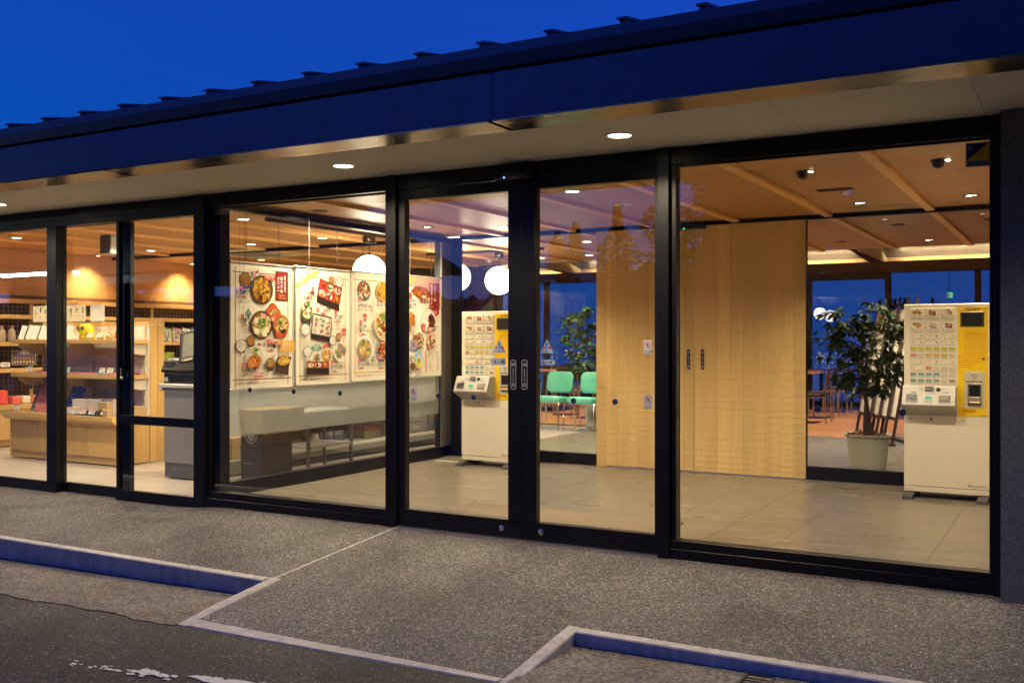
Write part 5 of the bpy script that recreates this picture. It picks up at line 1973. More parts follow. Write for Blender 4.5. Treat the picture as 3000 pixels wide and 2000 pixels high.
    onface('change_pocket', 0.273, 0.357, 0.022, 0.080, 0.0046, DGREY)
    onface('pocket_flap', 0.283, 0.349, 0.036, 0.078, 0.0062, mat('dull grey flap', (0.22, 0.20, 0.165), 0.5), 0.001)
    onface('display_rim', 0.166, 0.228, 0.026, 0.078, 0.004, LGREY, 0.002)
    onface('display', 0.172, 0.222, 0.034, 0.070, 0.0046, mat('teal display', (0.05, 0.30, 0.22), 0.2, emit=(0.1, 0.8, 0.55), es=0.012))
    onface('coin_slot', 0.170, 0.232, 0.110, 0.150, 0.010, DGREY, 0.003)
    onface('coin_slot_mouth', 0.188, 0.216, 0.132, 0.138, 0.0106, BLACKP)
    part('return_button', MB().lathe([(0.0001, 0.012), (0.010, 0.011), (0.0155, 0.006), (0.0165, 0.0)], (0.267, 0.126, 0.0), 18).xf(FM), BLACKP, tr, world=False)
    pr = Print(0.0003)
    pr.text('券出口', 0.052, 0.094, 0.008, BLK, 'l', 0.0)
    pr.rect(0.080, 0.092, 0.106, 0.102, BLK)
    pr.text('硬貨投入口', 0.125, 0.140, 0.007, BLK, 'l', 0.0, width=0.034)
    for k in range(4):
        pr.ell(0.130 + k * 0.010, 0.130, 0.0042, 0.0042, BLK, 10)
        pr.layer().ell(0.130 + k * 0.010, 0.130, 0.0028, 0.0028, srgb(190, 186, 180), 8)
        pr.l -= 1
    pr.text('COIN', 0.144, 0.116, 0.006, BLK, 'c', 0.0)
    pr.text('返却ボタン', 0.290, 0.126, 0.007, BLK, 'l', 0.0, width=0.034)
    pr.text('おつり', 0.290, 0.098, 0.008, BLK, 'l', 0.0)
    for k in range(3):
        pr.ell(0.324 + k * 0.006, 0.102, 0.0052, 0.0058, BLK, 12)
        pr.layer().ell(0.325 + k * 0.006, 0.102, 0.0032, 0.0042, srgb(190, 186, 180), 10)
    pr.text('RETURN', 0.240, 0.088, 0.005, BLK, 'c', 0.0)
    pr.ell(0.238, 0.102, 0.007, 0.005, BLK, 10)
    pr.layer()
    pr.ell(0.239, 0.101, 0.0045, 0.003, srgb(190, 186, 180), 10)
    pr.build('tray_print', FM, tr, world=False)
    P('door_lock', MB().lathe([(0.0001, -0.010), (0.007, -0.010), (0.0095, 0.0)], (0.048, 0, 0.626), 14, 'y'), STEEL)
    P('key_plate', MB().box(0.197, 0.209, -0.0015, 0.001, 0.617, 0.640), BLACKP)
    pr = Print(0.0003)
    pr.text('SHIBAURA', 0.508, 0.113, 0.0125, srgb(40, 46, 50), 'l', 0.012, width=0.088)
    pr.poly([(0.462, 0.112), (0.478, 0.128), (0.486, 0.124), (0.472, 0.112)], srgb(40, 120, 130))
    pr.poly([(0.482, 0.112), (0.492, 0.127), (0.505, 0.112), (0.497, 0.112), (0.490, 0.120)], srgb(30, 60, 70))
    pr.ell(0.485, 0.128, 0.014, 0.002, srgb(40, 120, 130), 12, 0.15)
    pr.build('maker_mark', plane_m((0, -0.0004, 0), (1, 0, 0), (0, 0, 1)), t, world=False)
    return t


tm = ticket_machine()
tm2 = copy_tree(tm, (-1.213, 8.46, 0.0), 0.0, 'cream ticket machine with a yellow panel standing clear beside the tall potted ficus')

# white cable on the floor by the first machine
solo('power_cable', MB().tube([(-5.76, 8.53, 0.006), (-5.70, 8.575, 0.006), (-5.62, 8.565, 0.006), (-5.55, 8.55, 0.006), (-5.45, 8.60, 0.006), (-5.30, 8.70, 0.006)], 0.005, 8),
     WHITEP, 'short white cable lying on the tiles beside the first ticket machine', 'cable')

# ================================================================== LAMPS
LENS = glow('lit lamp lens', (1.0, 0.90, 0.70), 1.6)
LENSD = glow('dim lamp lens', (1.0, 0.90, 0.70), 0.5)
TRIMW = mat('white lamp trim', (0.72, 0.70, 0.66), 0.35)
TRIMB = mat('dark bronze lamp trim', (0.03, 0.026, 0.022), 0.35, 0.3)
_lens = {}


def spot(parent, loc, aim, watts, size, blend=0.5, rad=0.035, col=LAMP):
    li = bpy.data.lights.new('lamp_light', 'SPOT')
    li.energy = watts * LAMPW
    li.color = col
    li.spot_size = RAD(size)
    li.spot_blend = blend
    li.shadow_soft_size = rad
    o = bpy.data.objects.new('lamp_light', li)
    o.location = Vector(loc) - ORG[parent]
    o.rotation_euler = (Vector(aim) - Vector(loc)).to_track_quat('-Z', 'Y').to_euler()
    link(o, parent)
    return o


def downlight(x, y, z, watts, label, group, r=0.048, trim=TRIMB, size=125, kind='plain', aim=None):
    t = thing('downlight', label, 'ceiling lamp', (x, y, z), group)
    part('trim_ring', MB().lathe([(r + 0.013, 0.0), (r + 0.012, -0.004), (r + 0.001, -0.004), (r, 0.0), (r + 0.013, 0.0)], (x, y, z), 24), trim, t)
    if kind == 'plain':
        part('lens', MB().lathe([(0.0001, -0.0012), (r, -0.0012)], (x, y, z), 24), LENS, t)
    elif kind == 'scoop':
        part('hood', MB().lathe([(0.0001, -0.055), (r * 0.55, -0.045), (r * 0.95, -0.002)], (x - 0.018, y, z), 18), TRIMB, t)
        part('lens', MB().lathe([(0.0001, 0), (0.020, 0)], (x + 0.034, y - 0.006, z - 0.009), 14), LENS, t)
    elif kind == 'dark':
        part('recess', MB().lathe([(0.0001, -0.0012), (r, -0.0012)], (x, y, z), 24), TRIMB, t)
    elif kind == 'gimbal':
        part('inner', MB().lathe([(0.0001, -0.0014), (r, -0.0014)], (x, y, z), 24), TRIMB, t)
        part('lens', MB().lathe([(0.0001, -0.004), (0.024, -0.004)], (x - 0.012, y, z), 14), LENS, t)
        part('reflector', MB().lathe([(0.0001, -0.003), (0.014, -0.003)], (x + 0.028, y, z), 12), LENSD, t)
    if watts > 0:
        zz_ = z - (0.070 if kind == 'scoop' else 0.012)
        xx = x + (0.0 if kind != 'scoop' else 0.0)
        spot(t, (xx, y, zz_), aim or (xx, y, z - 2), watts, size)
    return t


ZC = 2.3675
GV = 'ceiling lamps in the lobby'
downlight(-1.575, 6.70, ZC, 7, 'scoop shaped ceiling lamp near the slim air vent', GV, 0.05, TRIMB, 130, 'scoop', (-1.6, 7.0, 0))
downlight(-0.740, 6.69, ZC, 8, 'scoop shaped ceiling lamp beside the blue and yellow window sticker', GV, 0.05, TRIMB, 130, 'scoop', (-0.75, 7.1, 0))
downlight(-1.550, 8.46, ZC, 7, 'twin lens ceiling lamp next to the framed ceiling hatch', GV, 0.052, TRIMB, 125, 'gimbal', (-1.6, 7.9, 0))
downlight(-0.724, 8.44, ZC, 7, 'twin lens ceiling lamp above the second ticket machine', GV, 0.052, TRIMB, 125, 'gimbal', (-0.75, 7.8, 0))
downlight(-3.309, 6.73, ZC, 14, 'round flush ceiling lamp above the pane of the entrance door by the doormat', GV, 0.05, TRIMW, 155)
downlight(-4.98, 6.72, ZC, 9, 'round flush ceiling lamp by the top corner of the pane near the posters', GV, 0.05, TRIMB, 130)
downlight(-5.70, 6.66, ZC, 16, 'dark ringed ceiling lamp hanging right over the menu posters', GV, 0.055, TRIMB, 155, 'dark', (-5.80, 6.60, 0))
downlight(-5.60, 8.15, ZC, 12, 'ceiling lamp over the far end of the menu posters', GV, 0.05, TRIMB, 150, 'gimbal', (-5.80, 8.0, 0))
downlight(-4.917, 8.46, ZC, 9, 'twin lens ceiling lamp above the first ticket machine', GV, 0.05, TRIMB, 130, 'gimbal', (-4.9, 7.9, 0))
GK = 'ceiling lamps over the counter and shop'
downlight(-6.72, 6.78, ZC, 9, 'flush ceiling lamp beside the bead chain top', GK, 0.05, TRIMW, 130)
downlight(-8.39, 8.59, ZC, 11, 'flush ceiling lamp in front of the ceiling air conditioner', GK, 0.05, TRIMW, 140)
downlight(-9.89, 10.32, ZC, 11, 'flush ceiling lamp behind the ceiling air conditioner', GK, 0.05, TRIMW, 140)
downlight(-10.10, 6.78, ZC, 11, 'flush ceiling lamp near the bead chain at the picture edge', GK, 0.05, TRIMW, 130)
downlight(-8.42, 6.81, ZC, 10, 'flush ceiling lamp next to the hanging grey speaker', GK, 0.05, TRIMW, 130)
downlight(-10.09, 8.59, ZC, 13, 'flush ceiling lamp above the lit veneer wall panel', GK, 0.05, TRIMW, 130)
downlight(-7.20, 8.45, ZC, 9, 'ceiling lamp above the order counter', GK, 0.05, TRIMW, 130)
downlight(-9.45, 5.98, ZC, 13, 'ceiling lamp just inside the shop doors near the picture edge', GK, 0.05, TRIMW, 140)
downlight(-7.75, 5.98, ZC, 13, 'ceiling lamp just inside the shop doors before the owls', GK, 0.05, TRIMW, 140)
downlight(-6.40, 5.98, ZC, 10, 'ceiling lamp just inside the shop doors above the till cabinet', GK, 0.05, TRIMW, 140)
# wall washing lamps of the veneer
for (y, l) in ((8.62, 'small spot lamp washing the veneer wall behind the owls'), (10.2, 'small spot lamp washing the veneer wall behind the till'), (6.9, 'small spot lamp washing the veneer wall near the picture edge')):
    t = thing('wall_washer', l, 'spot lamp', (-11.10, y, ZC), 'spot lamps along the veneer wall')
    part('body', MB().box(-11.16, -11.08, y - 0.035, y + 0.035, ZC - 0.02, ZC, 0.004), TRIMW, t)
    part('lens', MB().lathe([(0.0001, 0), (0.022, 0)], (-11.12, y, ZC - 0.0215), 12), LENS, t)
    spot(t, (-11.12, y, ZC - 0.035), (-11.36, y, 1.5), 9.0, 110, 1.0, 0.03, (1.0, 0.74, 0.44))
GH = 'ceiling lamps in the hall'
downlight(-4.855, 10.25, ZC, 16, 'flush ceiling lamp beyond the beam above the green chairs', GH, 0.05, TRIMW, 130)
downlight(-6.367, 11.98, ZC, 16, 'flush ceiling lamp close to the ceiling edge behind the green chairs', GH, 0.05, TRIMW, 130)
downlight(-5.6, 11.9, ZC, 24, 'flush ceiling lamp above the seat of the green chairs', GH, 0.05, TRIMW, 130)
downlight(-6.518, 10.26, ZC, 12, 'flush ceiling lamp beside the white globe lamps', GH, 0.05, TRIMW, 130)
downlight(-1.519, 10.23, ZC, 9, 'unlit looking ceiling lamp above the tall potted ficus', GH, 0.05, TRIMB, 120, 'dark', (-1.9, 10.9, 0))
downlight(-0.714, 10.19, ZC, 2.5, 'ceiling lamp cut by the right window jamb', GH, 0.05, TRIMB, 120, 'dark')
downlight(-1.45, 11.95, ZC, 15, 'lit twin lens lamp near the ceiling edge above the leaning stands', GH, 0.05, TRIMB, 120, 'gimbal')
downlight(-2.35, 11.7, ZC, 34, 'added lensless lamp near the ceiling edge lighting the leaning stands and hall floor', GH, 0.05, TRIMB, 125, 'dark')  # added lamp without a real fitting here, brightens the stand boards and floor
for (x, y, l) in ((-2.6, 15.6, 'added unseen lamp lighting the tables near the wooden doors'), (-4.6, 17.4, 'added unseen lamp lighting the middle tables'), (-7.6, 15.2, 'added unseen lamp lighting the wide table'), (-9.6, 17.4, 'added unseen lamp lighting the far table')):  # unseen lamps added above the sightline to brighten the restaurant
    downlight(x, y, 3.28, 80, l, 'added unseen lamps brightening the restaurant', 0.06, TRIMW, 110)
GO = 'lamps under the eaves'
for (x, y, l) in ((-4.075, 4.985, 'lit round lamp under the eaves above the pane of the menu posters'), (-2.166, 4.985, 'lit round lamp under the eaves above the entrance doors'),
                  (-7.69, 5.00, 'lit round lamp under the eaves cut by the picture edge'), (1.45, 4.985, 'lit round lamp under the eaves outside the picture past the dark wall')):
    downlight(x, y, 2.3602, 13, l, GO, 0.062, TRIMW, 145)

# ceiling fittings
t = thing('ceiling_speaker', 'flat white round speaker in the lobby ceiling', 'ceiling speaker', (-3.268, 7.60, ZC))
part('grille', MB().lathe([(0.0001, -0.006), (0.07, -0.005), (0.078, 0)], (-3.268, 7.6, ZC), 28), WHITEP, t)
part('hub', MB().lathe([(0.0001, -0.012), (0.012, -0.012), (0.014, -0.006)], (-3.268, 7.6, ZC), 12), DGREY, t)
t = thing('air_vent', 'slim dark air vent in the ceiling near a scoop lamp', 'air vent', (-1.57, 7.60, ZC))
part('frame', MB().box(-1.70, -1.44, 7.55, 7.562, ZC - 0.006, ZC).box(-1.70, -1.44, 7.638, 7.65, ZC - 0.006, ZC).box(-1.70, -1.688, 7.562, 7.638, ZC - 0.006, ZC).box(-1.452, -1.44, 7.562, 7.638, ZC - 0.006, ZC), BEAMB, t)
for k in range(5):
    part('slat', MB().box(-1.687, -1.453, 7.566 + k * 0.0145, 7.572 + k * 0.0145, ZC - 0.008, ZC), DARKW, t)
t = thing('ceiling_hatch', 'framed access hatch in the ceiling in front of the black beam', 'ceiling hatch', (-1.45, 8.85, ZC))
part('panel', MB().box(-1.665, -1.225, 8.72, 8.98, ZC - 0.003, ZC), CEIL, t)
for (n_, a) in (('frame_side', (-1.68, -1.666, 8.705, 8.995)), ('frame_side', (-1.224, -1.21, 8.705, 8.995)), ('frame_end', (-1.666, -1.224, 8.705, 8.719)), ('frame_end', (-1.666, -1.224, 8.981, 8.995))):
    part(n_, MB().box(a[0], a[1], a[2], a[3], ZC - 0.006, ZC), SILVER, t)
t = thing('smoke_detector', 'white smoke detector on the ceiling beside a globe lamp', 'smoke detector', (-7.05, 11.75, ZC))
part('base', MB().lathe([(0.0001, -0.03), (0.055, -0.03), (0.06, 0)], (-7.05, 11.75, ZC), 20), WHITEP, t)
part('head', MB().lathe([(0.0001, -0.055), (0.025, -0.055), (0.04, -0.031)], (-7.05, 11.75, ZC), 20), WHITEP, t)
t = thing('speaker_box', 'square grey speaker hanging from the shop ceiling', 'speaker', (-8.75, 7.0, 2.12))
part('cabinet', MB().box(-8.87, -8.70, 6.90, 7.05, 2.145, 2.345, 0.006), WHITEP, t)
part('grille', MB().box(-8.865, -8.705, 6.893, 6.8995, 2.15, 2.34, 0.002), mat('grey speaker cloth', (0.16, 0.15, 0.14), 0.9, 0, (0.13, 0.12, 0.115), 90), t)
part('bracket', MB().box(-8.80, -8.77, 6.96, 6.99, 2.3455, ZC), WHITEP, t)
t = thing('ceiling_air_conditioner', 'square cream ceiling air conditioner over the shop', 'air conditioner', (-9.1, 9.35, ZC))
part('panel', MB().box(-9.6, -8.6, 8.85, 9.04, ZC - 0.03, ZC, 0.01).box(-9.6, -8.6, 9.125, 9.85, ZC - 0.03, ZC, 0.01), CREAM, t)
part('grille', MB().box(-9.35, -8.85, 9.22, 9.62, ZC - 0.04, ZC - 0.0305, 0.004), mat('sage grille', (0.30, 0.30, 0.24), 0.6), t)
# track with globe lamps
t = thing('lighting_track', 'slim dark lighting track over the order counter', 'lighting track', (-6.44, 9.0, ZC))
part('rail', MB().box(-6.457, -6.423, 6.78, 9.04, 2.335, ZC - 0.0005), TRIMB, t)
t = thing('lighting_track', 'slim dark lighting track running behind the corner post', 'lighting track', (-6.4, 10.6, ZC))
part('rail', MB().box(-7.30, -5.60, 10.59, 10.625, 2.335, ZC - 0.0005), TRIMB, t)
GLOBE = glow('lit opal globe', (1.0, 0.88, 0.66), 2.2)
for (x, y, z, r, zt_, l) in ((-6.44, 8.30, 1.965, 0.172, 2.334, 'white globe lamp rising behind the noodle menu poster'), (-6.225, 10.61, 1.985, 0.172, 2.334, 'white globe lamp hanging above the first ticket machine'),
                             (-6.72, 10.42, 2.03, 0.172, ZC, 'white globe lamp next to the partition corner post')):
    t = thing('globe_lamp', l, 'pendant lamp', (x, y, z), 'white globe lamps over the counter')
    part('globe', MB().sphere((x, y, z), r, 28, 18), GLOBE, t)
    part('collar', MB().lathe([(0.0001, r + 0.020), (0.022, r + 0.018), (0.03, r - 0.006)], (x, y, z), 14), TRIMB, t)
    part('cord', MB().tube([(x, y, z + r + 0.018), (x, y, zt_ - 0.075)], 0.004, 6), BLACKP, t)
    part('adapter', MB().box(x - 0.025, x + 0.025, y - 0.075, y + 0.075, zt_ - 0.075, zt_ - 0.0005, 0.004), TRIMB, t)
    part('rating_plate', MB().box(x + 0.0255, x + 0.0265, y - 0.06, y - 0.025, zt_ - 0.055, zt_ - 0.03), WHITEP, t)

# ================================================================== HALL: chairs, plants, stands


def rounded(w, h, r, n=5):
    pts = []
    for (cx, cy, a0) in ((w / 2 - r, h - r, 0), (-w / 2 + r, h - r, 90), (-w / 2 + r, r, 180), (w / 2 - r, r, 270)):
        for k in range(n + 1):
            a = RAD(a0 + 90 * k / n)
            pts.append((cx + r * math.cos(a), cy + r * math.sin(a)))
    return pts


def pad(mb, w, h, r, th, curve, M, puff=0.012):
    """A soft curved pad: rounded outline, bent about its upright axis, with a domed face."""
    out = rounded(w, h, r, 6)
    c = (0, h / 2)
    rings = []
    for (k, off) in ((1.0, th * 0.35), (0.985, 0.0), (0.93, -puff * 0.6), (0.75, -puff), (0.45, -puff * 1.15), (0.12, -puff * 1.2)):
        rings.append([(c[0] + (p[0] - c[0]) * k, c[1] + (p[1] - c[1]) * k, off) for p in out])
    back = [[(c[0] + (p[0] - c[0]) * k, c[1] + (p[1] - c[1]) * k, th) for p in out] for k in (0.985, 0.5, 0.1)]
    rings = back[::-1] + rings
    n = len(out)
    vs = []
    for rg in rings:
        for (x, z, y) in rg:
            vs.append(tuple(M @ Vector((x, y + curve * (x / (w / 2)) ** 2, z))))
    fs = []
    for i in range(len(rings) - 1):
        for j in range(n):
            fs.append((i * n + j, i * n + (j + 1) % n, (i + 1) * n + (j + 1) % n, (i + 1) * n + j))
    fs.append(tuple(range(n)))
    fs.append(tuple((len(rings) - 1) * n + j for j in range(n)))
    return mb.add(vs, fs, True)


def green_chair():
    t = thing('green_chair', 'mint green padded chair with chrome legs fully in view between its neighbours', 'chair', (-6.525, 12.36, 0.0), 'mint green chairs waiting in the hall')
    w = 0.46
    P = lambda n_, mb, m_: part(n_, mb, m_, t, world=False)
    # sits facing -y; front legs at y=0
    P('seat', pad(MB(), w, 0.46, 0.10, 0.062, 0.0, Matrix.Translation((0, 0.46, 0.385)) @ Matrix.Rotation(RAD(-4), 4, 'X') @ Matrix(((1, 0, 0, 0), (0, 0, -1, 0), (0, -1, 0, 0.03), (0, 0, 0, 1))), 0.024), GREEN)
    P('backrest', pad(MB(), 0.42, 0.31, 0.085, 0.03, -0.03, Matrix.Translation((0, 0.50, 0.49)) @ Matrix.Rotation(RAD(-9), 4, 'X')), GREEN)
    for s in (-1, 1):
        P('leg', MB().tube([(s * 0.20, 0.10, 0.375), (s * 0.218, 0.03, 0.372), (s * 0.225, 0.010, 0.35), (s * 0.232, -0.004, 0.0)], 0.0115, 8), CHROME)
        P('leg', MB().tube([(s * 0.232, 0.53, 0.0), (s * 0.226, 0.49, 0.36), (s * 0.226, 0.505, 0.50), (s * 0.226, 0.525, 0.625)], 0.0115, 8), CHROME)
        P('back_bracket', MB().tube([(s * 0.224, 0.512, 0.56), (s * 0.18, 0.520, 0.56)], 0.008, 6), CHROME)
    P('seat_bar', MB().tube([(-0.20, 0.12, 0.368), (0.20, 0.12, 0.368)], 0.009, 6), CHROME)
    return t


gc = green_chair()
copy_tree(gc, (-5.975, 12.345, 0.0), 0.0, 'mint green padded chair partly hidden by the wooden door beside the ficus pot')
copy_tree(gc, (-7.075, 12.37, 0.0), 0.0, 'mint green padded chair mostly hidden by the entrance door stile')


def leaf_faces(p, d, n, L, w):
    d = d.normalized()
    s = d.cross(n)
    if s.length < 1e-4:
        s = d.cross(Vector((1, 0.2, 0)))
    s.normalize()
    nn = s.cross(d).normalized()
    return [p, p + d * L * 0.35 + s * w * 0.5 + nn * L * 0.03, p + d * L * 0.7 + s * w * 0.36 - nn * L * 0.02, p + d * L - nn * L * 0.14,
            p + d * L * 0.7 - s * w * 0.36 - nn * L * 0.02, p + d * L * 0.35 - s * w * 0.5 + nn * L * 0.03, p + d * L * 0.5 + nn * (-L * 0.02)]


def ficus(name, label, base, pot_r, pot_h, trunk_top, crown, nleaf, leafm, seed, lean=0.0):
    rnd = random.Random(seed)
    t = thing(name, label, 'potted plant', base, 'potted ficus trees')
    x, y, z = base
    part('pot', MB().lathe([(0.0001, 0.0), (pot_r * 0.80, 0.0), (pot_r * 0.82, 0.02)] + [(pot_r * (0.82 + 0.15 * k / 14) + (0.0022 if k % 2 else 0), 0.02 + (pot_h - 0.05) * k / 14) for k in range(1, 15)] +
                           [(pot_r * 1.05, pot_h - 0.02), (pot_r * 1.09, pot_h - 0.008), (pot_r * 1.08, pot_h), (pot_r * 0.97, pot_h - 0.004), (pot_r * 0.92, pot_h - 0.06), (0.0001, pot_h - 0.06)], base, 36), POT, t)
    mb = MB()
    for _ in range(260):
        a = rnd.uniform(0, 6.28)
        d = math.sqrt(rnd.random()) * pot_r * 0.93
        h = pot_h - 0.045 + 0.06 * (1 - d / pot_r) + rnd.uniform(0, 0.035)
        p = Vector((x + d * math.cos(a), y + d * math.sin(a), z + h))
        q = p + Vector((rnd.uniform(-1, 1), rnd.uniform(-1, 1), rnd.uniform(-0.5, 0.8))) * 0.035
        s_ = Vector((rnd.uniform(-1, 1), rnd.uniform(-1, 1), rnd.uniform(-1, 1))) * 0.010
        mb.add([p, q, q + s_, p + s_], [(0, 1, 2, 3)])
    mb.lathe([(0.0001, pot_h + 0.005), (pot_r * 0.6, pot_h - 0.012), (pot_r * 0.95, pot_h - 0.03)], base, 18)
    part('coir_top', mb, COIR, t, kind='stuff', fix=False)
    # two twisted stems
    stems = []
    for s in (0, 1):
        pts = []
        for k in range(9):
            u = k / 8
            a = u * 5.5 + s * math.pi
            rr = 0.026 * (1 - u * 0.5)
            pts.append(Vector((x + rr * math.cos(a) + lean * u, y + rr * math.sin(a), z + pot_h - 0.05 + (trunk_top - pot_h + 0.05) * u)))
        stems.append(pts)
    part('trunk', MB().tube(stems[0], [0.026 - 0.016 * k / 8 for k in range(9)], 7).tube(stems[1], [0.02 - 0.013 * k / 8 for k in range(9)], 7), BARK, t, kind='stuff')
    br, lv = MB(), MB()
    cx, cy, cz, rx_, ry_, rz_ = crown
    tips = []
    nb = 46
    for k in range(nb):
        u = 0.30 + 0.70 * (k + rnd.random()) / nb
        pts = stems[k % 2]
        i = min(7, int(u * 8))
        st = pts[i].lerp(pts[i + 1], u * 8 - i)
        a = k * 2.4 + rnd.uniform(-0.4, 0.4)
        zz = (st.z - (z + cz)) / rz_
        reach = math.sqrt(max(0.06, 1 - zz * zz)) * rnd.uniform(0.72, 1.08)
        e = Vector((x + cx + rx_ * reach * math.cos(a), y + cy + ry_ * reach * math.sin(a), st.z + rnd.uniform(0.02, 0.16)))
        mid = st.lerp(e, 0.5) + Vector((0, 0, 0.05))
        br.tube([st, mid, e], [0.006, 0.0045, 0.0025], 5, False)
        for j in range(3):
            q = mid.lerp(e, 0.2 + 0.3 * j)
            e2 = q + Vector((rnd.uniform(-1, 1), rnd.uniform(-1, 1), rnd.uniform(-0.4, 0.6))) * 0.14
            br.tube([q, e2], [0.003, 0.0015], 4, False)
            tips.append((q, e2))
        tips.append((mid, e))
    for k in range(nleaf):
        a, b = tips[k % len(tips)]
        u = rnd.uniform(0.25, 1.05)
        p = a.lerp(b, u) + Vector((rnd.gauss(0, 0.012), rnd.gauss(0, 0.012), rnd.gauss(0, 0.012)))
        d = (b - a).normalized() + Vector((rnd.uniform(-1, 1), rnd.uniform(-1, 1), rnd.uniform(-1.1, 0.25))) * 0.9
        nrm = Vector((rnd.uniform(-0.6, 0.6), rnd.uniform(-0.6, 0.6), 1))
        L = rnd.uniform(0.055, 0.095)
        q = leaf_faces(p, d, nrm, L, L * rnd.uniform(0.36, 0.46))
        lv.add(q, [(0, 1, 6), (1, 2, 6), (2, 3, 6), (3, 4, 6), (4, 5, 6), (5, 0, 6)], True)
    part('branches', br, BARK, t, kind='stuff', fix=False)
    part('leaves', lv, leafm, t, kind='stuff', fix=False)
    return t


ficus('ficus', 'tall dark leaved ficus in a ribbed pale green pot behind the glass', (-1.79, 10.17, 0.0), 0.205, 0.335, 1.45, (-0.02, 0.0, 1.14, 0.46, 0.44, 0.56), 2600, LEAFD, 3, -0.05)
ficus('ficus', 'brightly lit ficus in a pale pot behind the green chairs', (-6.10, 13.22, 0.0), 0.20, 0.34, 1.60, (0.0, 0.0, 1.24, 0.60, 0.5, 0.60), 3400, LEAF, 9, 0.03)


# leaning sign stands
def stand(x, y, rz, label):
    t = thing('leaning_sign_stand', label, 'sign stand', (x, y, 0.0), 'dark timber sign stands stacked against each other', rz)
    P = lambda n_, mb, m_: part(n_, mb, m_, t, world=False)
    H = 1.76
    lean = 0.175
    for s in (0, 1):
        yy = s * 0.50
        P('pole', MB().prism([(0, 0), (0.030, 0), (0.030 + lean * H, H), (lean * H, H)], yy - 0.013, yy + 0.013, 'y'), DARKW)
        P('pole_cap', MB().box(lean * H - 0.002, lean * H + 0.032, yy - 0.015, yy + 0.015, H, H + 0.008), CHROME)
    z0, z1 = 0.34, 1.62
    P('board', MB().prism([(0.006 + lean * z0, z0), (0.022 + lean * z0, z0), (0.022 + lean * z1, z1), (0.006 + lean * z1, z1)], 0.0135, 0.4865, 'y'), WHITEP)
    for z_ in (0.30, 1.655):
        P('rail', MB().prism([(lean * z_, z_), (0.03 + lean * z_, z_), (0.03 + lean * (z_ + 0.035), z_ + 0.035), (lean * (z_ + 0.035), z_ + 0.035)], 0.0135, 0.4865, 'y'), DARKW)
    P('foot', MB().box(-0.03, 0.06, -0.02, 0.52, 0.0, 0.03), DARKW)
    return t


s0 = stand(-1.93, 12.40, RAD(25), 'dark timber sign stand nearest to the ficus pot in the leaning stack')
copy_tree(s0, (-2.055, 12.55, 0.0), RAD(26), 'dark timber sign stand second in the leaning stack')
copy_tree(s0, (-2.175, 12.70, 0.0), RAD(24), 'dark timber sign stand third in the leaning stack, its white board showing')
copy_tree(s0, (-1.83, 12.9, 0.0), RAD(27), 'dark timber sign stand at the back of the stack half behind the ticket machine')
copy_tree(s0, (-2.30, 12.86, 0.0), RAD(25), 'dark timber sign stand deepest in the leaf shade of the ficus')

# ================================================================== RESTAURANT


def table(x0, x1, y0, y1, label, z=0.72):
    t = thing('dining_table', label, 'table', ((x0 + x1) / 2, (y0 + y1) / 2, 0.004), 'reddish dining tables by the lake windows')
    part('table_top', MB().box(x0, x1, y0, y1, z - 0.03, z, 0.006), TABLEW, t)
    cx, cy = (x0 + x1) / 2, (y0 + y1) / 2
    part('pedestal', MB().lathe([(0.03, z - 0.0305), (0.03, 0.03)], (cx, cy, 0), 12), BLACKP, t)
    part('foot', MB().box(cx - 0.26, cx + 0.26, cy - 0.03, cy + 0.03, 0.006, 0.03, 0.004).box(cx - 0.03, cx + 0.03, cy - 0.26, cy - 0.031, 0.006, 0.03, 0.004).box(cx - 0.03, cx + 0.03, cy + 0.031, cy + 0.26, 0.006, 0.03, 0.004), BLACKP, t)
    return t


for a in ((-4.75, -3.74, 16.5, 17.2, 'nearest reddish dining table beside the wooden doors'), (-4.9, -3.95, 18.0, 18.6, 'middle reddish dining table between the other two by the doors'),
          (-4.8, -3.55, 18.72, 19.3, 'reddish dining table against the lake window'), (-1.5, -0.4, 16.8, 17.5, 'reddish dining table behind the leaning sign stands'),
          (-8.75, -7.85, 15.3, 16.3, 'wide reddish dining table behind the backs of the green chairs'), (-6.6, -5.55, 14.1, 14.8, 'light edged dining table next to the lit ficus', ),
          (-10.4, -9.4, 18.4, 19.2, 'reddish dining table far back by the lake window mullion')):
    table(*a)


def dining_chair(x, y, rz, label):
    t = thing('dining_chair', label, 'chair', (x, y, 0.004), 'wooden dining chairs in the restaurant', rz)
    P = lambda n_, mb, m_: part(n_, mb, m_, t, world=False)
    LG = mat('pale brass tube', (0.50, 0.42, 0.30), 0.3, 0.8)
    P('seat', MB().box(-0.20, 0.20, -0.20, 0.20, 0.405, 0.43, 0.01), DARKW)
    P('backrest', pad(MB(), 0.36, 0.22, 0.04, 0.014, -0.02, Matrix.Translation((0, 0.225, 0.555)), 0.003), DARKW)
    for s in (-1, 1):
        P('leg', MB().tube([(s * 0.185, -0.18, 0.0), (s * 0.185, -0.18, 0.405)], 0.012, 7), LG)
        P('leg', MB().tube([(s * 0.19, 0.22, 0.0), (s * 0.188, 0.205, 0.42), (s * 0.186, 0.225, 0.76)], 0.012, 7), LG)
        P('side_rail', MB().tube([(s * 0.187, -0.18, 0.385), (s * 0.187, 0.205, 0.385)], 0.008, 6), LG)
    return t


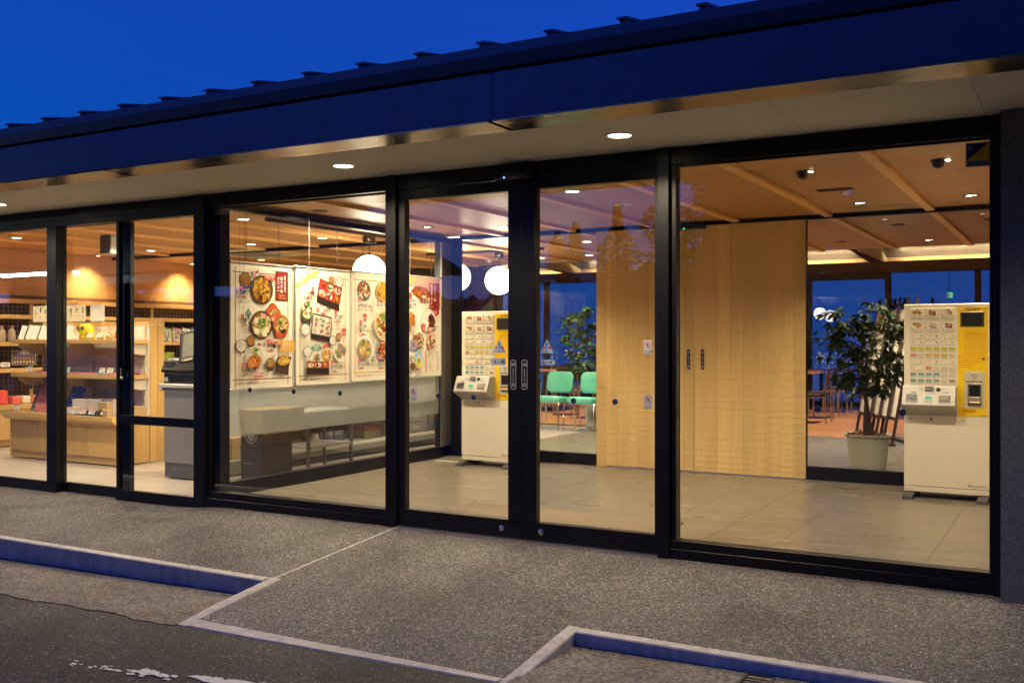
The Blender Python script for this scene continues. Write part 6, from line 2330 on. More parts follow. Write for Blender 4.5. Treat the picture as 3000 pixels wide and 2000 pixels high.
c0 = dining_chair(-3.50, 15.42, RAD(-90), 'dark seated dining chair nearest to the wooden doors')
for (x, y, r, l) in ((-3.56, 16.28, -90, 'dining chair just behind the nearest one beside the wooden doors'), (-3.62, 17.62, -90, 'dining chair between the tables beyond the ficus crown'),
                     (-3.55, 18.42, -90, 'dining chair closest to the lake window beyond the ficus'), (-2.55, 16.8, 80, 'dining chair behind the white boards of the sign stands'), (-2.0, 16.0, 95, 'dining chair showing its legs between the sign stand poles'),
                     (-6.95, 14.6, 10, 'dining chair behind the middle green chair'), (-7.5, 15.0, 20, 'dining chair behind the gap between green chairs'), (-8.3, 16.6, 180, 'dining chair across the wide reddish table'),
                     (-6.1, 15.1, 180, 'dining chair behind the light edged table')):
    copy_tree(c0, (x, y, 0.004), RAD(r), l)
# glowing sign added in place of an exit sign's reflection in the lake window
t = thing('exit_sign_reflection', 'small glowing green panel standing in for a running man exit sign reflected in the lake window', 'exit sign', (-1.97, 19.0, 2.0))
part('box', MB().box(-2.02, -1.92, 19.0, 19.02, 1.99, 2.09, 0.003), WHITEP, t)
part('lit_face', MB().box(-2.017, -1.923, 18.996, 18.9995, 1.993, 2.087), glow('green lit sign', (0.05, 0.75, 0.45), 0.09), t)
pr = Print(0.0006)
Wc = WHT
pr.rect(-0.044, 0.004, -0.012, 0.084, Wc)
pr.layer()
G_ = srgb(20, 120, 80)
pr.ell(0.008, 0.070, 0.008, 0.008, Wc, 10)
pr.poly([(-0.012, 0.056), (0.010, 0.060), (0.020, 0.044), (0.006, 0.034), (-0.004, 0.046)], Wc)
pr.poly([(0.004, 0.040), (0.014, 0.036), (0.026, 0.020), (0.036, 0.012), (0.030, 0.008), (0.018, 0.018)], Wc)
pr.poly([(0.000, 0.040), (-0.010, 0.026), (-0.026, 0.020), (-0.024, 0.014), (-0.004, 0.020), (0.010, 0.032)], Wc)
pr.build('pictogram', plane_m((-1.97, 18.9955, 1.995), (1, 0, 0), (0, 0, 1)), t)
part('hanger', MB().box(-1.975, -1.965, 19.005, 19.015, 2.0905, 2.70), DARKW, t)
# town lights across the lake
mb = MB()
random.seed(8)
for k in range(260):
    an = random.uniform(RAD(90), RAD(128))
    d = random.choice([random.uniform(2500, 3300), random.uniform(3100, 4300)])
    x, y = d * math.cos(an), d * math.sin(an)
    r = random.uniform(0.5, 1.5) * d / 3000
    zz_ = -60 + r + 6
    mb.add([(x, y, zz_ - r), (x + r, y, zz_), (x, y + r, zz_), (x - r, y, zz_), (x, y - r, zz_), (x, y, zz_ + r)],
           [(0, 2, 1), (0, 3, 2), (0, 4, 3), (0, 1, 4), (5, 1, 2), (5, 2, 3), (5, 3, 4), (5, 4, 1)])
o = part('town_lights', mb, glow('town light', (1.0, 0.85, 0.62), 0.22), None, fix=False)
tag(o, 'tiny town lights scattered along the far shore beyond the lake windows', 'town lights', kind='stuff')

# ================================================================== GIFT SHOP
random.seed(21)
WIRE = mat('grey wire', (0.36, 0.33, 0.30), 0.4, 0.4)
STRIP = mat('cream slotted upright', (0.64, 0.56, 0.42), 0.45)
gd = thing('display_shelf', 'maple gift shelf with a cupboard base and two long shelves', 'shelf unit', (-9.15, 6.9, 0.0))
GX0, GX1 = -10.02, -8.302
part('plinth', MB().box(GX0 + 0.02, GX1 - 0.003, 6.672, 7.04, 0.0, 0.070), MAPLEH, gd)
part('base_side', MB().box(GX1 - 0.018, GX1, 6.655, 7.045, 0.004, 0.41, 0.002), MAPLE, gd)
part('base_side', MB().box(GX0, GX0 + 0.018, 6.655, 7.045, 0.004, 0.41, 0.002), MAPLE, gd)
dx = (GX1 - GX0 - 0.04) / 4
for k in range(4):
    a = GX0 + 0.02 + k * dx
    d_ = part('cupboard_door', MB().box(a + 0.0012, a + dx - 0.0012, 6.660, 6.676, 0.073, 0.408, 0.0015), MAPLE, gd)
    kx = a + dx - 0.03 if k % 2 == 0 else a + 0.03
    part('knob', MB().lathe([(0.0001, -0.018), (0.009, -0.016), (0.009, -0.010), (0.004, -0.006), (0.004, 0)], (kx, 6.660, 0.365), 10, 'y'), mat('brass knob', (0.62, 0.46, 0.20), 0.25, 1.0), d_)
part('counter_ledge', MB().prism([(6.585, 0.445), (6.585, 0.482), (7.045, 0.482), (7.045, 0.411), (6.62, 0.411)], GX0 - 0.03, GX1 + 0.012), MAPLEH, gd)
part('back_panel', MB().box(GX0 + 0.01, GX1 - 0.004, 7.046, 7.056, 0.483, 1.40), WHITEP, gd)
part('top_rail', MB().box(GX0, GX1 - 0.0, 7.044, 7.09, 1.4005, 1.442, 0.002), MAPLEH, gd)
for x in (GX0 + 0.03, (GX0 + GX1) / 2, GX1 - 0.05):
    part('upright', MB().box(x - 0.015, x + 0.015, 7.030, 7.0455, 0.483, 1.40), STRIP, gd)
part('end_post', MB().box(GX1 - 0.012, GX1 + 0.012, 7.0565, 7.140, 0.004, 1.442, 0.002), MAPLE, gd)
part('end_post', MB().box(GX1 - 0.012, GX1 + 0.012, 7.143, 7.232, 0.004, 1.442, 0.002), MAPLE, gd)
pr = Print()
for y in (7.072, 7.158):
    pr.rect(y, 1.405, y + 0.045, 1.416, srgb(206, 196, 170))
    pr.ell(y + 0.022, 1.428, 0.004, 0.004, BLK, 8)
pr.build('maker_plate', plane_m((GX1 + 0.0128, 0, 0), (0, 1, 0), (0, 0, 1)), gd)
for (zt_, nm) in ((0.900, 0), (1.258, 1)):
    sh = part('shelf', MB().prism([(6.675, zt_ - 0.045), (6.668, zt_ - 0.040), (6.668, zt_), (6.682, zt_ - 0.002), (7.029, zt_ - 0.006), (7.029, zt_ - 0.045)], GX0 - 0.01, GX1), MAPLEH, gd)
    part('price_rail', MB().box(GX0 - 0.005, GX1 - 0.005, 6.6655, 6.6678, zt_ - 0.030, zt_ - 0.012), MAPLEY, sh)
    for x in (GX0 + 0.03, (GX0 + GX1) / 2, GX1 - 0.03):
        pts = [(7.029, zt_ - 0.046), (6.72, zt_ - 0.046), (6.74, zt_ - 0.060)] + [(6.74 + 0.28 * (1 - math.cos(a)), zt_ - 0.060 - 0.10 * math.sin(a)) for a in lin(RAD(10), RAD(90), 5)] + [(7.029, zt_ - 0.16)]
        part('bracket', MB().prism(pts, x - 0.004, x + 0.004), STRIP, sh)

# --- things on it


def tag_sign(x, y, z, label, top=None, name='小物', yen='¥500', w=0.085, h=0.052, rz=0.0, group='price tags on the gift shelf'):
    t = thing('price_tag', label, 'price tag', (x, y, z), group, rz)
    M0 = Matrix.Rotation(RAD(-18), 4, 'X')
    part('card', MB().box(-w / 2, w / 2, -0.0006, 0.0006, 0.022, 0.022 + h).xf(M0), WHITEG, t, world=False)
    part('clip', MB().sphere((0, 0.002, 0.010), 0.010, 8, 6).xf(M0), CLEARP, t, world=False)
    pr = Print(0.0002)
    if top:
        pr.rect(-w / 2, h * 0.84, w / 2, h, top)
    pr.layer()
    pr.text(name, 0, h * 0.48, h * 0.24, BLK, 'c', 0.012, width=w * 0.78)
    pr.text(yen, w * 0.1, h * 0.13, h * 0.24, BLK, 'c', 0.012)
    pr.build('print', M0 @ plane_m((0, -0.0008, 0.022), (1, 0, 0), (0, 0, 1)), t, world=False)
    return t


OR = srgb(226, 120, 80)
YL = srgb(220, 196, 60)
tag_sign(-9.00, 6.70, 1.258, 'price tag leaning against the big yellow owl', YL, '招福ふくろう', '¥980')
tag_sign(-8.79, 6.70, 1.258, 'price tag leaning against the small yellow owl', YL, '招福ふくろう', '¥380')
tag_sign(-8.64, 6.70, 1.258, 'price tag in front of the leaning red book', YL, '小ふくろう', '¥750')
tag_sign(-9.77, 6.70, 0.900, 'green topped price tag on the middle shelf', srgb(80, 160, 130), 'しおり', '¥350')
tag_sign(-9.15, 6.70, 0.900, 'blue topped price tag on the middle shelf', srgb(90, 150, 206), '小銭御守', '¥500')
tag_sign(-8.60, 6.70, 0.900, 'orange topped price tag on the middle shelf', OR, '根付', '¥400')
tag_sign(-8.48, 6.70, 0.900, 'yellow topped price tag on the middle shelf behind the door stile', YL, '比叡山根付', '¥600')
tag_sign(-9.885, 6.63, 0.482, 'price tag standing in front of the blue clear folder', OR, 'ファイル', '¥250', 0.095, 0.058)
tag_sign(-9.045, 6.63, 0.482, 'price tag standing before the white boxes', YL, '絵はがき', '¥450', 0.095, 0.058)
tag_sign(-8.90, 6.62, 0.482, 'slanted price tag between the white boxes and the green tin', OR, '香袋', '¥600', 0.085, 0.055, 0.25)
tag_sign(-8.79, 6.62, 0.482, 'price tag clipped before the green tin', OR, '香立', '¥550', 0.085, 0.055)
tag_sign(-8.655, 6.62, 0.482, 'price tag clipped at the end of the green tin', OR, 'お香', '¥1,100', 0.09, 0.06)
tag_sign(-8.47, 6.62, 0.482, 'price tag next to the small wooden ring', YL, '数珠', '¥1,350', 0.09, 0.06)


def owl(x, y, z, s, label):
    t = thing('owl_ornament', label, 'owl ornament', (x, y, z), 'yellow pottery owls on the gift shelf')
    YG = mat('glossy yellow glaze', (0.62, 0.56, 0.03), 0.14, 0, (0.52, 0.46, 0.02), 14)
    part('body', MB().lathe([(0.0001, 0), (0.40 * s, 0.0), (0.50 * s, 0.12 * s), (0.55 * s, 0.38 * s), (0.52 * s, 0.62 * s), (0.47 * s, 0.80 * s), (0.36 * s, 0.93 * s), (0.18 * s, 0.99 * s), (0.0001, s)], (x, y, z), 22, sy=0.85), YG, t)
    for k in (-1, 1):
        e = part('eye', MB().lathe([(0.0001, -0.05 * s), (0.10 * s, -0.045 * s), (0.155 * s, -0.02 * s), (0.16 * s, 0.03 * s)], (x + k * 0.20 * s, y - 0.40 * s, z + 0.72 * s), 18, 'y'), mat('owl eye ring', (0.42, 0.26, 0.10), 0.25), t)
        part('pupil', MB().sphere((x + k * 0.20 * s, y - 0.445 * s, z + 0.72 * s), 0.075 * s, 12, 8), BLACKP, e)
        part('wing', MB().lathe([(0.0001, -0.3 * s), (0.10 * s, -0.2 * s), (0.13 * s, 0.0), (0.09 * s, 0.2 * s), (0.0001, 0.3 * s)], (x + k * 0.49 * s, y, z + 0.40 * s), 12, sx=0.5), YG, t)
    part('beak', MB().lathe([(0.0001, -0.12 * s), (0.035 * s, -0.04 * s), (0.05 * s, 0.03 * s), (0.0001, 0.08 * s)], (x, y - 0.45 * s, z + 0.63 * s), 8), mat('owl beak', (0.30, 0.17, 0.06), 0.3), t)


owl(-8.965, 6.80, 1.258, 0.165, 'big glossy yellow owl ornament on the top shelf')
owl(-8.845, 6.77, 1.258, 0.085, 'small glossy yellow owl ornament beside the big one')
for (x, l) in ((-8.69, 'little brown and gold owl under the leaning red book'), (-8.55, 'little brown and gold owl next to the door stile')):
    t = thing('small_owl', l, 'owl ornament', (x, 6.76, 1.258), 'brown pottery owls on the gift shelf')
    BO = mat('brown gold glaze', (0.34, 0.22, 0.08), 0.2, 0.2, (0.60, 0.46, 0.22), 60)
    part('body', MB().lathe([(0.0001, 0), (0.030, 0.0), (0.036, 0.02), (0.033, 0.045), (0.020, 0.062), (0.0001, 0.066)], (x, 6.76, 1.258), 16), BO, t)
    for k in (-1, 1):
        part('eye', MB().sphere((x + k * 0.013, 6.733, 1.258 + 0.045), 0.008, 8, 6), WHITEG, t)
t = thing('book', 'reddish picture book leaning on the top shelf', 'book', (-8.57, 6.88, 1.258))
m_ = MB().box(-0.065, 0.065, -0.006, 0.006, 0.0, 0.155).xf(Matrix.Translation((-8.57, 6.88, 1.259)) @ Matrix.Rotation(RAD(-16), 4, 'X') @ Matrix.Rotation(RAD(6), 4, 'Y'))
part('cover', m_, mat('red brown cover', (0.36, 0.13, 0.08), 0.4, 0, (0.20, 0.07, 0.05), 60), t)


def card_face(pr, x, y, w, h, ink=0):
    pr.rect(x, y, x + w, y + h, srgb(238, 230, 200))
    pr.layer()
    cx, cy = x + w / 2, y + h * 0.68
    for _ in range(9):
        pr.ell(cx + random.gauss(0, w * 0.10), cy + random.gauss(0, h * 0.11), w * random.uniform(0.05, 0.16), h * random.uniform(0.02, 0.07), srgb(60, 50, 44) if random.random() < 0.7 else srgb(150, 96, 80), 8, random.uniform(0, 3), 0.3)
    pr.rect(x + w * 0.22, y + h * 0.33, x + w * 0.78, y + h * 0.355, BLK)
    tiny(pr, x + w * 0.14, y + h * 0.26, w * 0.7, 5, h * 0.022, srgb(110, 104, 90))
    pr.l -= 2


# bookmark stands: clear holders, each with its own cards
def bookmark_stand(xa, xb, n, label, blank=False):
    y, z = 6.90, 1.258
    t = thing('bookmark_stand', label, 'bookmark stand', ((xa + xb) / 2, y, z), 'clear stands of printed bookmarks')
    part('post', MB().box((xa + xb) / 2 - 0.004, (xa + xb) / 2 + 0.004, y, y + 0.004, z, z + 0.18), CLEARP, t)
    part('header', MB().lathe([(0.0001, -0.001), (0.080, -0.001), (0.080, 0.001), (0.0001, 0.001)], ((xa + xb) / 2, y - 0.006, z + 0.385), 20, 'y', sy=0.30), CLEARP, t)
    part('holder', MB().box(xa - 0.008, xb + 0.008, y - 0.004, y - 0.0015, z + 0.178, z + 0.195), CLEARP, t)
    w = (xb - xa) / n
    for k in range(n):
        c = part('card', MB().box(xa + k * w + 0.004, xa + (k + 1) * w - 0.004, y - 0.001, y + 0.001, z + 0.185, z + 0.365), WHITEG, t)
        if not blank:
            pr = Print(0.00015)
            card_face(pr, xa + k * w + 0.005, z + 0.187, w - 0.010, 0.176)
            pr.build('card_print', plane_m((0, y - 0.0012, 0), (1, 0, 0), (0, 0, 1)), c)


bookmark_stand(-9.98, -9.72, 3, 'clear bookmark stand with three cards left of the wide door stile')
bookmark_stand(-9.48, -9.10, 4, 'clear bookmark stand with four cards beside the big yellow owl')
bookmark_stand(-9.03, -8.80, 1, 'clear stand with a plain cream sheet above the big yellow owl', True)


def packet(x, y, z, w, h, label, top):
    t = thing('bookmark_packet', label, 'bookmark packet', (x, y, z), 'bookmark packets lined up on the top shelf')
    M0 = Matrix.Translation((x, y, z)) @ Matrix.Rotation(RAD(-15), 4, 'X') @ Matrix.Rotation(RAD(9), 4, 'Y')
    part('pack', MB().box(-w / 2, w / 2, -0.006, 0.006, 0.0, h, 0.001).xf(M0), WHITEG, t)
    pr = Print(0.0002)
    pr.rect(-w / 2 + 0.008, 0.012, w / 2 - 0.008, h - 0.014, srgb(226, 224, 216))
    pr.layer()
    pr.rect(-w / 2 + 0.010, 0.014, w / 2 - 0.010, h - 0.016, srgb(240, 238, 230))
    pr.rect(-w / 2, h - 0.005, w / 2, h, top)
    pr.layer()
    for k in range(4):
        yy = h * (0.80 - k * 0.17)
        pr.ell(random.uniform(-0.008, 0.008), yy, 0.010, 0.003, srgb(90, 84, 80), 7, random.uniform(0, 2), 0.3)
        pr.rect(-0.002, yy - 0.012, 0.001, yy, srgb(100, 94, 90))
    pr.build('print', M0 @ plane_m((0, -0.0068, 0), (1, 0, 0), (0, 0, 1)), t)


order = ('first', 'second', 'third', 'fourth', 'fifth', 'sixth', 'seventh', 'eighth')
for k, x in enumerate((-9.955, -9.83, -9.735, -9.615, -9.53, -9.41, -9.30, -9.185)):
    packet(x, 6.735, 1.258, 0.086, 0.158, 'slim white bookmark packet, %s from the open end of the top shelf' % order[k], (srgb(70, 150, 120), srgb(200, 196, 186), srgb(70, 150, 120))[k % 3])
# middle shelf: flat packets
for k in range(15):
    x = -9.86 + k * 0.098
    c = random.choice([(0.55, 0.16, 0.16), (0.62, 0.40, 0.40), (0.66, 0.60, 0.44), (0.30, 0.36, 0.40), (0.70, 0.66, 0.60), (0.50, 0.22, 0.30)])
    m_ = MB()
    for j in range(5):
        a = Matrix.Translation((x + random.uniform(-0.01, 0.01), 6.80 + 0.05 * j, 0.898 + 0.004 * (j % 3))) @ Matrix.Rotation(random.uniform(-0.3, 0.3), 4, 'Z') @ Matrix.Rotation(RAD(8), 4, 'X')
        m_.add([tuple(a @ Vector(p)) for p in ((-0.038, -0.05, 0), (0.038, -0.05, 0), (0.038, 0.05, 0.004), (-0.038, 0.05, 0.004))] + [tuple(a @ Vector(p)) for p in ((-0.038, -0.05, 0.004), (0.038, -0.05, 0.004), (0.038, 0.05, 0.010), (-0.038, 0.05, 0.010))],
               [(0, 3, 2, 1), (4, 5, 6, 7), (0, 1, 5, 4), (1, 2, 6, 5), (2, 3, 7, 6), (3, 0, 4, 7)])
    cm = 'packet film %d' % (k % 6)
    o = solo('charm_packets', m_, mat(cm, c, 0.25, 0, tuple(min(1, q * 1.5) for q in c), 70),
             'flat row of small charm packets lying on the middle shelf', 'charm packets', 'flat charm packets on the middle shelf', kind='stuff')


# clear folders on the ledge
def folder(x, y, w, h, tilt, label, c1, c2, name):
    t = thing('clear_folder', label, 'folder', (x, y, 0.482), 'printed folders standing on the shelf ledge')
    M0 = Matrix.Translation((x, y, 0.482)) @ Matrix.Rotation(RAD(-14), 4, 'X') @ Matrix.Rotation(RAD(tilt), 4, 'Y')
    part('sheet', MB().box(-w / 2, w / 2, -0.002, 0.002, 0, h).xf(M0), mat(name, c1, 0.22), t)
    pr = Print(0.0002)
    pr.rect(-w / 2, h - 0.012, w / 2, h, tuple(q * 0.3 for q in c1))
    pr.rect(-w / 2, h * 0.62, w / 2, h - 0.012, tuple(q * 0.55 for q in c1))
    pr.layer()
    for i in range(9):
        for j in range(12):
            pr.ell(-w / 2 + w * (i + 0.5 + random.uniform(-0.25, 0.25)) / 9, h * 0.90 * (j + 0.5 + random.uniform(-0.2, 0.2)) / 12 + 0.008, 0.0055, 0.0055, random.choice(c2), 6, 0, 0.3)
    pr.build('print', M0 @ plane_m((0, -0.0026, 0), (1, 0, 0), (0, 0, 1)), t)


folder(-9.825, 6.83, 0.20, 0.29, 10, 'blue patterned folder half behind the pink one', (0.12, 0.20, 0.30), [srgb(40, 60, 80), srgb(150, 180, 200), srgb(70, 90, 110)], 'blue clear folder')
folder(-9.70, 6.78, 0.205, 0.29, 10, 'pink patterned folder leaning on the shelf ledge', (0.72, 0.25, 0.21), [srgb(190, 70, 70), srgb(240, 200, 190), srgb(120, 50, 60), srgb(150, 120, 150)], 'pink clear folder')
folder(-9.215, 6.80, 0.215, 0.295, 12, 'dark blue patterned folder behind the wide door stile', (0.035, 0.07, 0.26), [srgb(160, 180, 220), srgb(60, 90, 160), srgb(220, 220, 230)], 'navy clear folder')
# boxes and tins on the ledge
BOXW = mat('white printed carton', (0.70, 0.66, 0.60), 0.5, 0, (0.62, 0.52, 0.46), 26)
for (x0_, x1_, y0_, y1_, z0_, z1_, m_, l, c_) in (
        (-9.075, -8.875, 6.72, 6.84, 0.482, 0.640, BOXW, 'white patterned carton nearest the dark blue folder', 'box'),
        (-8.870, -8.690, 6.75, 6.87, 0.482, 0.645, BOXW, 'white patterned carton in the middle of the row', 'box'),
        (-8.685, -8.52, 6.78, 6.90, 0.482, 0.650, BOXW, 'white patterned carton at the end of the row', 'box'),
        (-9.07, -8.90, 6.645, 6.715, 0.482, 0.560, BOXW, 'low white carton in front of the tall white one', 'box'),
        (-8.60, -8.46, 6.66, 6.72, 0.482, 0.628, CARD, 'tan cardboard box in front of the white cartons', 'box'),
        (-8.335 + 0.01, -8.31 + 0.0, 6.66, 6.70, 0.482, 0.484, CARD, '', ''),
        (-8.46, -8.32, 6.80, 7.02, 0.482, 0.575, CARD, 'tan cardboard box behind the post of the shelf end', 'box'),
        (-8.84, -8.57, 6.645, 6.70, 0.482, 0.535, mat('olive tin', (0.12, 0.13, 0.06), 0.35, 0.2), 'low olive tin behind the orange price tags', 'tin'),
        (-8.45, -8.38, 6.60, 6.66, 0.482, 0.555, CARD, 'small tan box at the ledge end', 'box')):
    if l:
        solo('small_carton' if c_ == 'box' else 'tin', MB().box(x0_, x1_, y0_, y1_, z0_, z1_, 0.003), m_, l, c_, 'boxes on the shelf ledge')
solo('bead_ring', MB().tube([(-8.525 + 0.028 * math.cos(a), 6.64, 0.516 + 0.032 * math.sin(a)) for a in lin(0, 2 * math.pi, 16)], 0.008, 7, False), DARKW, 'small brown wooden ring on the shelf ledge', 'ring')

# --- wall shelving on the far end wall
ws = thing('wall_shelf', 'long maple shelving with wire grids along the end wall', 'shelf unit', (-11.2, 8.6, 0.0))
part('base_cabinet', MB().box(-11.44, -11.02, 5.9, 12.4, 0.07, 0.425, 0.002), MAPLEY, ws)
part('plinth', MB().box(-11.44, -11.05, 5.9, 12.4, 0.0, 0.069), MAPLEY, ws)
part('ledge', MB().box(-11.44, -10.98, 5.9, 12.4, 0.4255, 0.485, 0.003), MAPLEY, ws)
for k in range(12):
    y = 5.93 + k * 0.54
    d_ = part('cupboard_door', MB().box(-11.0195, -11.008, y, y + 0.535, 0.075, 0.42, 0.0015), MAPLE, ws)
    part('knob', MB().sphere((-11.0, y + (0.50 if k % 2 == 0 else 0.035), 0.36), 0.009, 8, 6), MATS['brass knob'], d_)
for (z_, n_) in ((0.865, 'shelf'), (1.18, 'shelf'), (1.505, 'shelf')):
    part(n_, MB().box(-11.43, -11.0, 5.9, 12.4, z_, z_ + 0.048, 0.003), MAPLEY, ws)
part('top_rail', MB().box(-11.43, -11.22, 5.9, 12.4, 1.700, 1.7515, 0.002), MAPLEY, ws)
for k in range(8):
    y = 5.92 + k * 0.925
    part('upright', MB().box(-11.30, -11.27, y - 0.02, y + 0.02, 0.486, 1.699), STRIP, ws)
    for z_ in (0.865, 1.18, 1.505):
        pts = [(-11.27, z_ - 0.001), (-11.05, z_ - 0.001)] + [(-11.05 - 0.22 * (1 - math.cos(a)), z_ - 0.02 - 0.10 * math.sin(a)) for a in lin(0.1, RAD(90), 5)]
        part('bracket', MB().prism(pts, y + 0.021, y + 0.027, 'y'), STRIP, ws)
    if k < 7:
        m_ = MB()
        for i in range(15):
            yy = y + 0.05 + i * 0.059
            m_.box(-11.305, -11.301, yy - 0.002, yy + 0.002, 0.49, 1.695)
        for j in range(20):
            zz_ = 0.52 + j * 0.06
            m_.box(-11.3005, -11.2965, y + 0.03, y + 0.90, zz_ - 0.002, zz_ + 0.002)
        part('wire_grid', m_, WIRE, ws, kind='stuff', fix=False)
# goods on the end wall
pal = [(0.55, 0.10, 0.07), (0.62, 0.20, 0.30), (0.60, 0.52, 0.14), (0.20, 0.36, 0.16), (0.30, 0.20, 0.34), (0.62, 0.58, 0.52), (0.16, 0.26, 0.38)]


def magazine(y, z, k, label):
    t = thing('picture_book', label, 'book', (-11.08, y, z), 'picture books leaning on the end wall shelf')
    M0 = Matrix.Translation((-11.08, y, z)) @ Matrix.Rotation(RAD(90), 4, 'Z') @ Matrix.Rotation(RAD(-18), 4, 'X') @ Matrix.Rotation(RAD(12), 4, 'Y')
    part('cover', MB().box(-0.075, 0.075, -0.007, 0.007, 0.0, 0.21).xf(M0), mat('book cover %d' % (k % 7), pal[k % 7], 0.3), t)
    pr = Print(0.0003)
    pr.rect(-0.068, 0.010, 0.068, 0.20, tuple(min(1, q * 1.6 + 0.1) for q in pal[(k + 2) % 7]))
    pr.blobs(0.0, 0.10, 0.06, 0.085, [tuple(q) for q in pal] + [WHT], 26, 0.026)
    pr.build('print', M0 @ plane_m((0, -0.0078, 0), (1, 0, 0), (0, 0, 1)), t)


for k in range(9):
    magazine(9.55 + k * 0.17, 1.228, k, 'colourful picture book on the end wall shelf, %s from its near end' % (order + ('last',))[k])
for k in range(2):
    solo('snack_box', MB().box(-11.25, -11.03, 9.20 + 0.015 * k, 9.80, 0.914 + 0.085 * k, 0.996 + 0.085 * k, 0.003), mat('green yellow snack box', (0.42, 0.44, 0.07), 0.35, 0, (0.14, 0.26, 0.05), 12),
         ('lower' if k == 0 else 'upper') + ' green and yellow snack box behind the till', 'snack box', 'snack boxes behind the till')
for k, (y, z_, c_) in enumerate(((7.20, 0.486, (0.60, 0.05, 0.03)), (7.37, 0.486, (0.62, 0.10, 0.06)), (7.50, 0.486, (0.64, 0.56, 0.44)), (7.64, 0.486, (0.60, 0.18, 0.06)))):
    solo('sweets_pack', MB().box(-11.2, -11.04, y, y + 0.11, z_, z_ + (0.17 if k == 0 else 0.09), 0.012), mat('sweets pack %d' % k, c_, 0.3, 0, tuple(min(1, q * 1.5 + 0.1) for q in c_), 40),
         ('tall red sweets pack', 'low red sweets pack', 'cream sweets pack', 'orange sweets pack')[k] + ' on the end wall ledge', 'sweets', 'sweets on the end wall ledge')
for k, (y, l) in enumerate(((7.26, 'small cream price tag on the end wall shelf'), (8.02, 'slanted price card next to the purple sign'))):
    tag_sign(-11.02, y, 0.913, l, None, '銘菓', '¥540', 0.10, 0.055, RAD(60), 'price tags on the end wall')
t = thing('purple_sign', 'purple printed sales sign on the end wall shelf', 'sign', (-11.02, 7.62, 0.913))
M0 = Matrix.Translation((-11.02, 7.50, 0.955)) @ Matrix.Rotation(RAD(60), 4, 'Z') @ Matrix.Rotation(RAD(-8), 4, 'X')
part('card', MB().box(-0.13, 0.13, -0.001, 0.001, 0.0, 0.165).xf(M0), WHITEG, t)
part('stand', MB().box(-0.01, 0.01, -0.004, 0.004, -0.042, 0.0).xf(M0), CLEARP, t)
pr = Print(0.0002)
pr.rect(-0.126, 0.004, 0.126, 0.161, srgb(86, 64, 92))
pr.layer()
pr.text('お土産大賞', 0, 0.128, 0.018, srgb(190, 176, 190), 'c', 0.01)
tiny(pr, -0.11, 0.112, 0.22, 3, 0.007, srgb(170, 150, 176))
for k in range(7):
    pr.ell(-0.10 + k * 0.033, 0.032 + 0.006 * (k % 2), 0.013, 0.017, srgb(206, 176, 90), 10)
    pr.ell(-0.10 + k * 0.033, 0.075, 0.010, 0.007, srgb(206, 176, 90), 8)
pr.build('print', M0 @ plane_m((0, -0.0016, 0), (1, 0, 0), (0, 0, 1)), t)
for k, (y, c_) in enumerate(((8.02, (0.66, 0.62, 0.55)), (8.16, (0.40, 0.38, 0.36)), (8.30, (0.10, 0.09, 0.12)))):
    t = thing('key_strap', ('white looped strap hanging on the wire grid', 'grey looped strap hanging on the wire grid', 'black looped strap hanging on the wire grid')[k], 'strap', (-11.27, y, 1.0), 'straps hanging on the wire grid')
    part('loop', MB().tube([(-11.28, y + 0.03 * math.cos(a), 1.09 + 0.06 * math.sin(a)) for a in lin(0, 2 * math.pi, 14)], 0.004, 6, False), mat('strap cord %d' % k, c_, 0.6), t)
    part('charm', MB().box(-11.287, -11.272, y - 0.022, y + 0.022, 0.935, 1.032, 0.004), mat('strap cord %d' % k, c_, 0.6), t)
    part('price_label', MB().box(-11.29, -11.288, y - 0.045, y + 0.045, 1.13, 1.175), WHITEG, t)
for k, y in enumerate((6.95, 7.10, 7.25, 7.38)):
    solo('sweets_bag', MB().lathe([(0.0001, 0), (0.045, 0.004), (0.055, 0.06), (0.048, 0.13), (0.02, 0.16), (0.03, 0.19), (0.0001, 0.19)], (-11.08, y, 1.229), 10, sy=0.9), mat('translucent sweets bag', (0.55, 0.46, 0.36), 0.2, 0, (0.42, 0.33, 0.24), 50),
         'clear tied sweets bag on the end wall shelf, %s along' % order[k], 'sweets bag', 'tied sweets bags on the end wall shelf')

# --- till: cabinet, drawer, terminal
tc = thing('till_cabinet', 'grey laminate till cabinet behind the narrow shop door', 'cabinet', (-6.85, 6.7, 0.0))
part('body', MB().box(-7.284, -6.91, 6.352, 6.60, 0.135, 0.817, 0.002), MGREY, tc)
part('kick_board', MB().box(-7.278, -6.915, 6.356, 6.60, 0.0, 0.1345), mat('slate kick board', (0.13, 0.127, 0.125), 0.45), tc)
part('worktop', MB().box(-7.335, -6.90, 6.33, 6.63, 0.8175, 0.850, 0.004), LGREY, tc)
part('worktop_lip', MB().box(-7.335, -7.29, 6.33, 6.63, 0.785, 0.817, 0.003), LGREY, tc)
part('finger_hole', MB().lathe([(0.020, -0.001), (0.020, 0.0005), (0.017, 0.0005), (0.017, -0.001)], (-7.15, 6.3555, 0.075), 16, 'y'), LGREY, tc)
t = thing('cash_drawer', 'black cash drawer lying on the grey till cabinet', 'cash drawer', (-7.05, 6.65, 0.85))
part('case', MB().box(-7.36, -6.92, 6.42, 6.64, 0.862, 0.945, 0.004), BLACKP, t)
part('front', MB().box(-7.355, -6.925, 6.412, 6.4195, 0.866, 0.941, 0.002), BLACKP, t)
for (x, y) in ((-7.30, 6.45), (-6.95, 6.45), (-7.30, 6.60), (-6.95, 6.60)):
    part('foot', MB().lathe([(0.012, 0.0), (0.012, 0.012)], (x, y, 0.850), 8), BLACKP, t)
pr = Print()
pr.rect(0, 0, 0.052, 0.036, srgb(180, 186, 190))
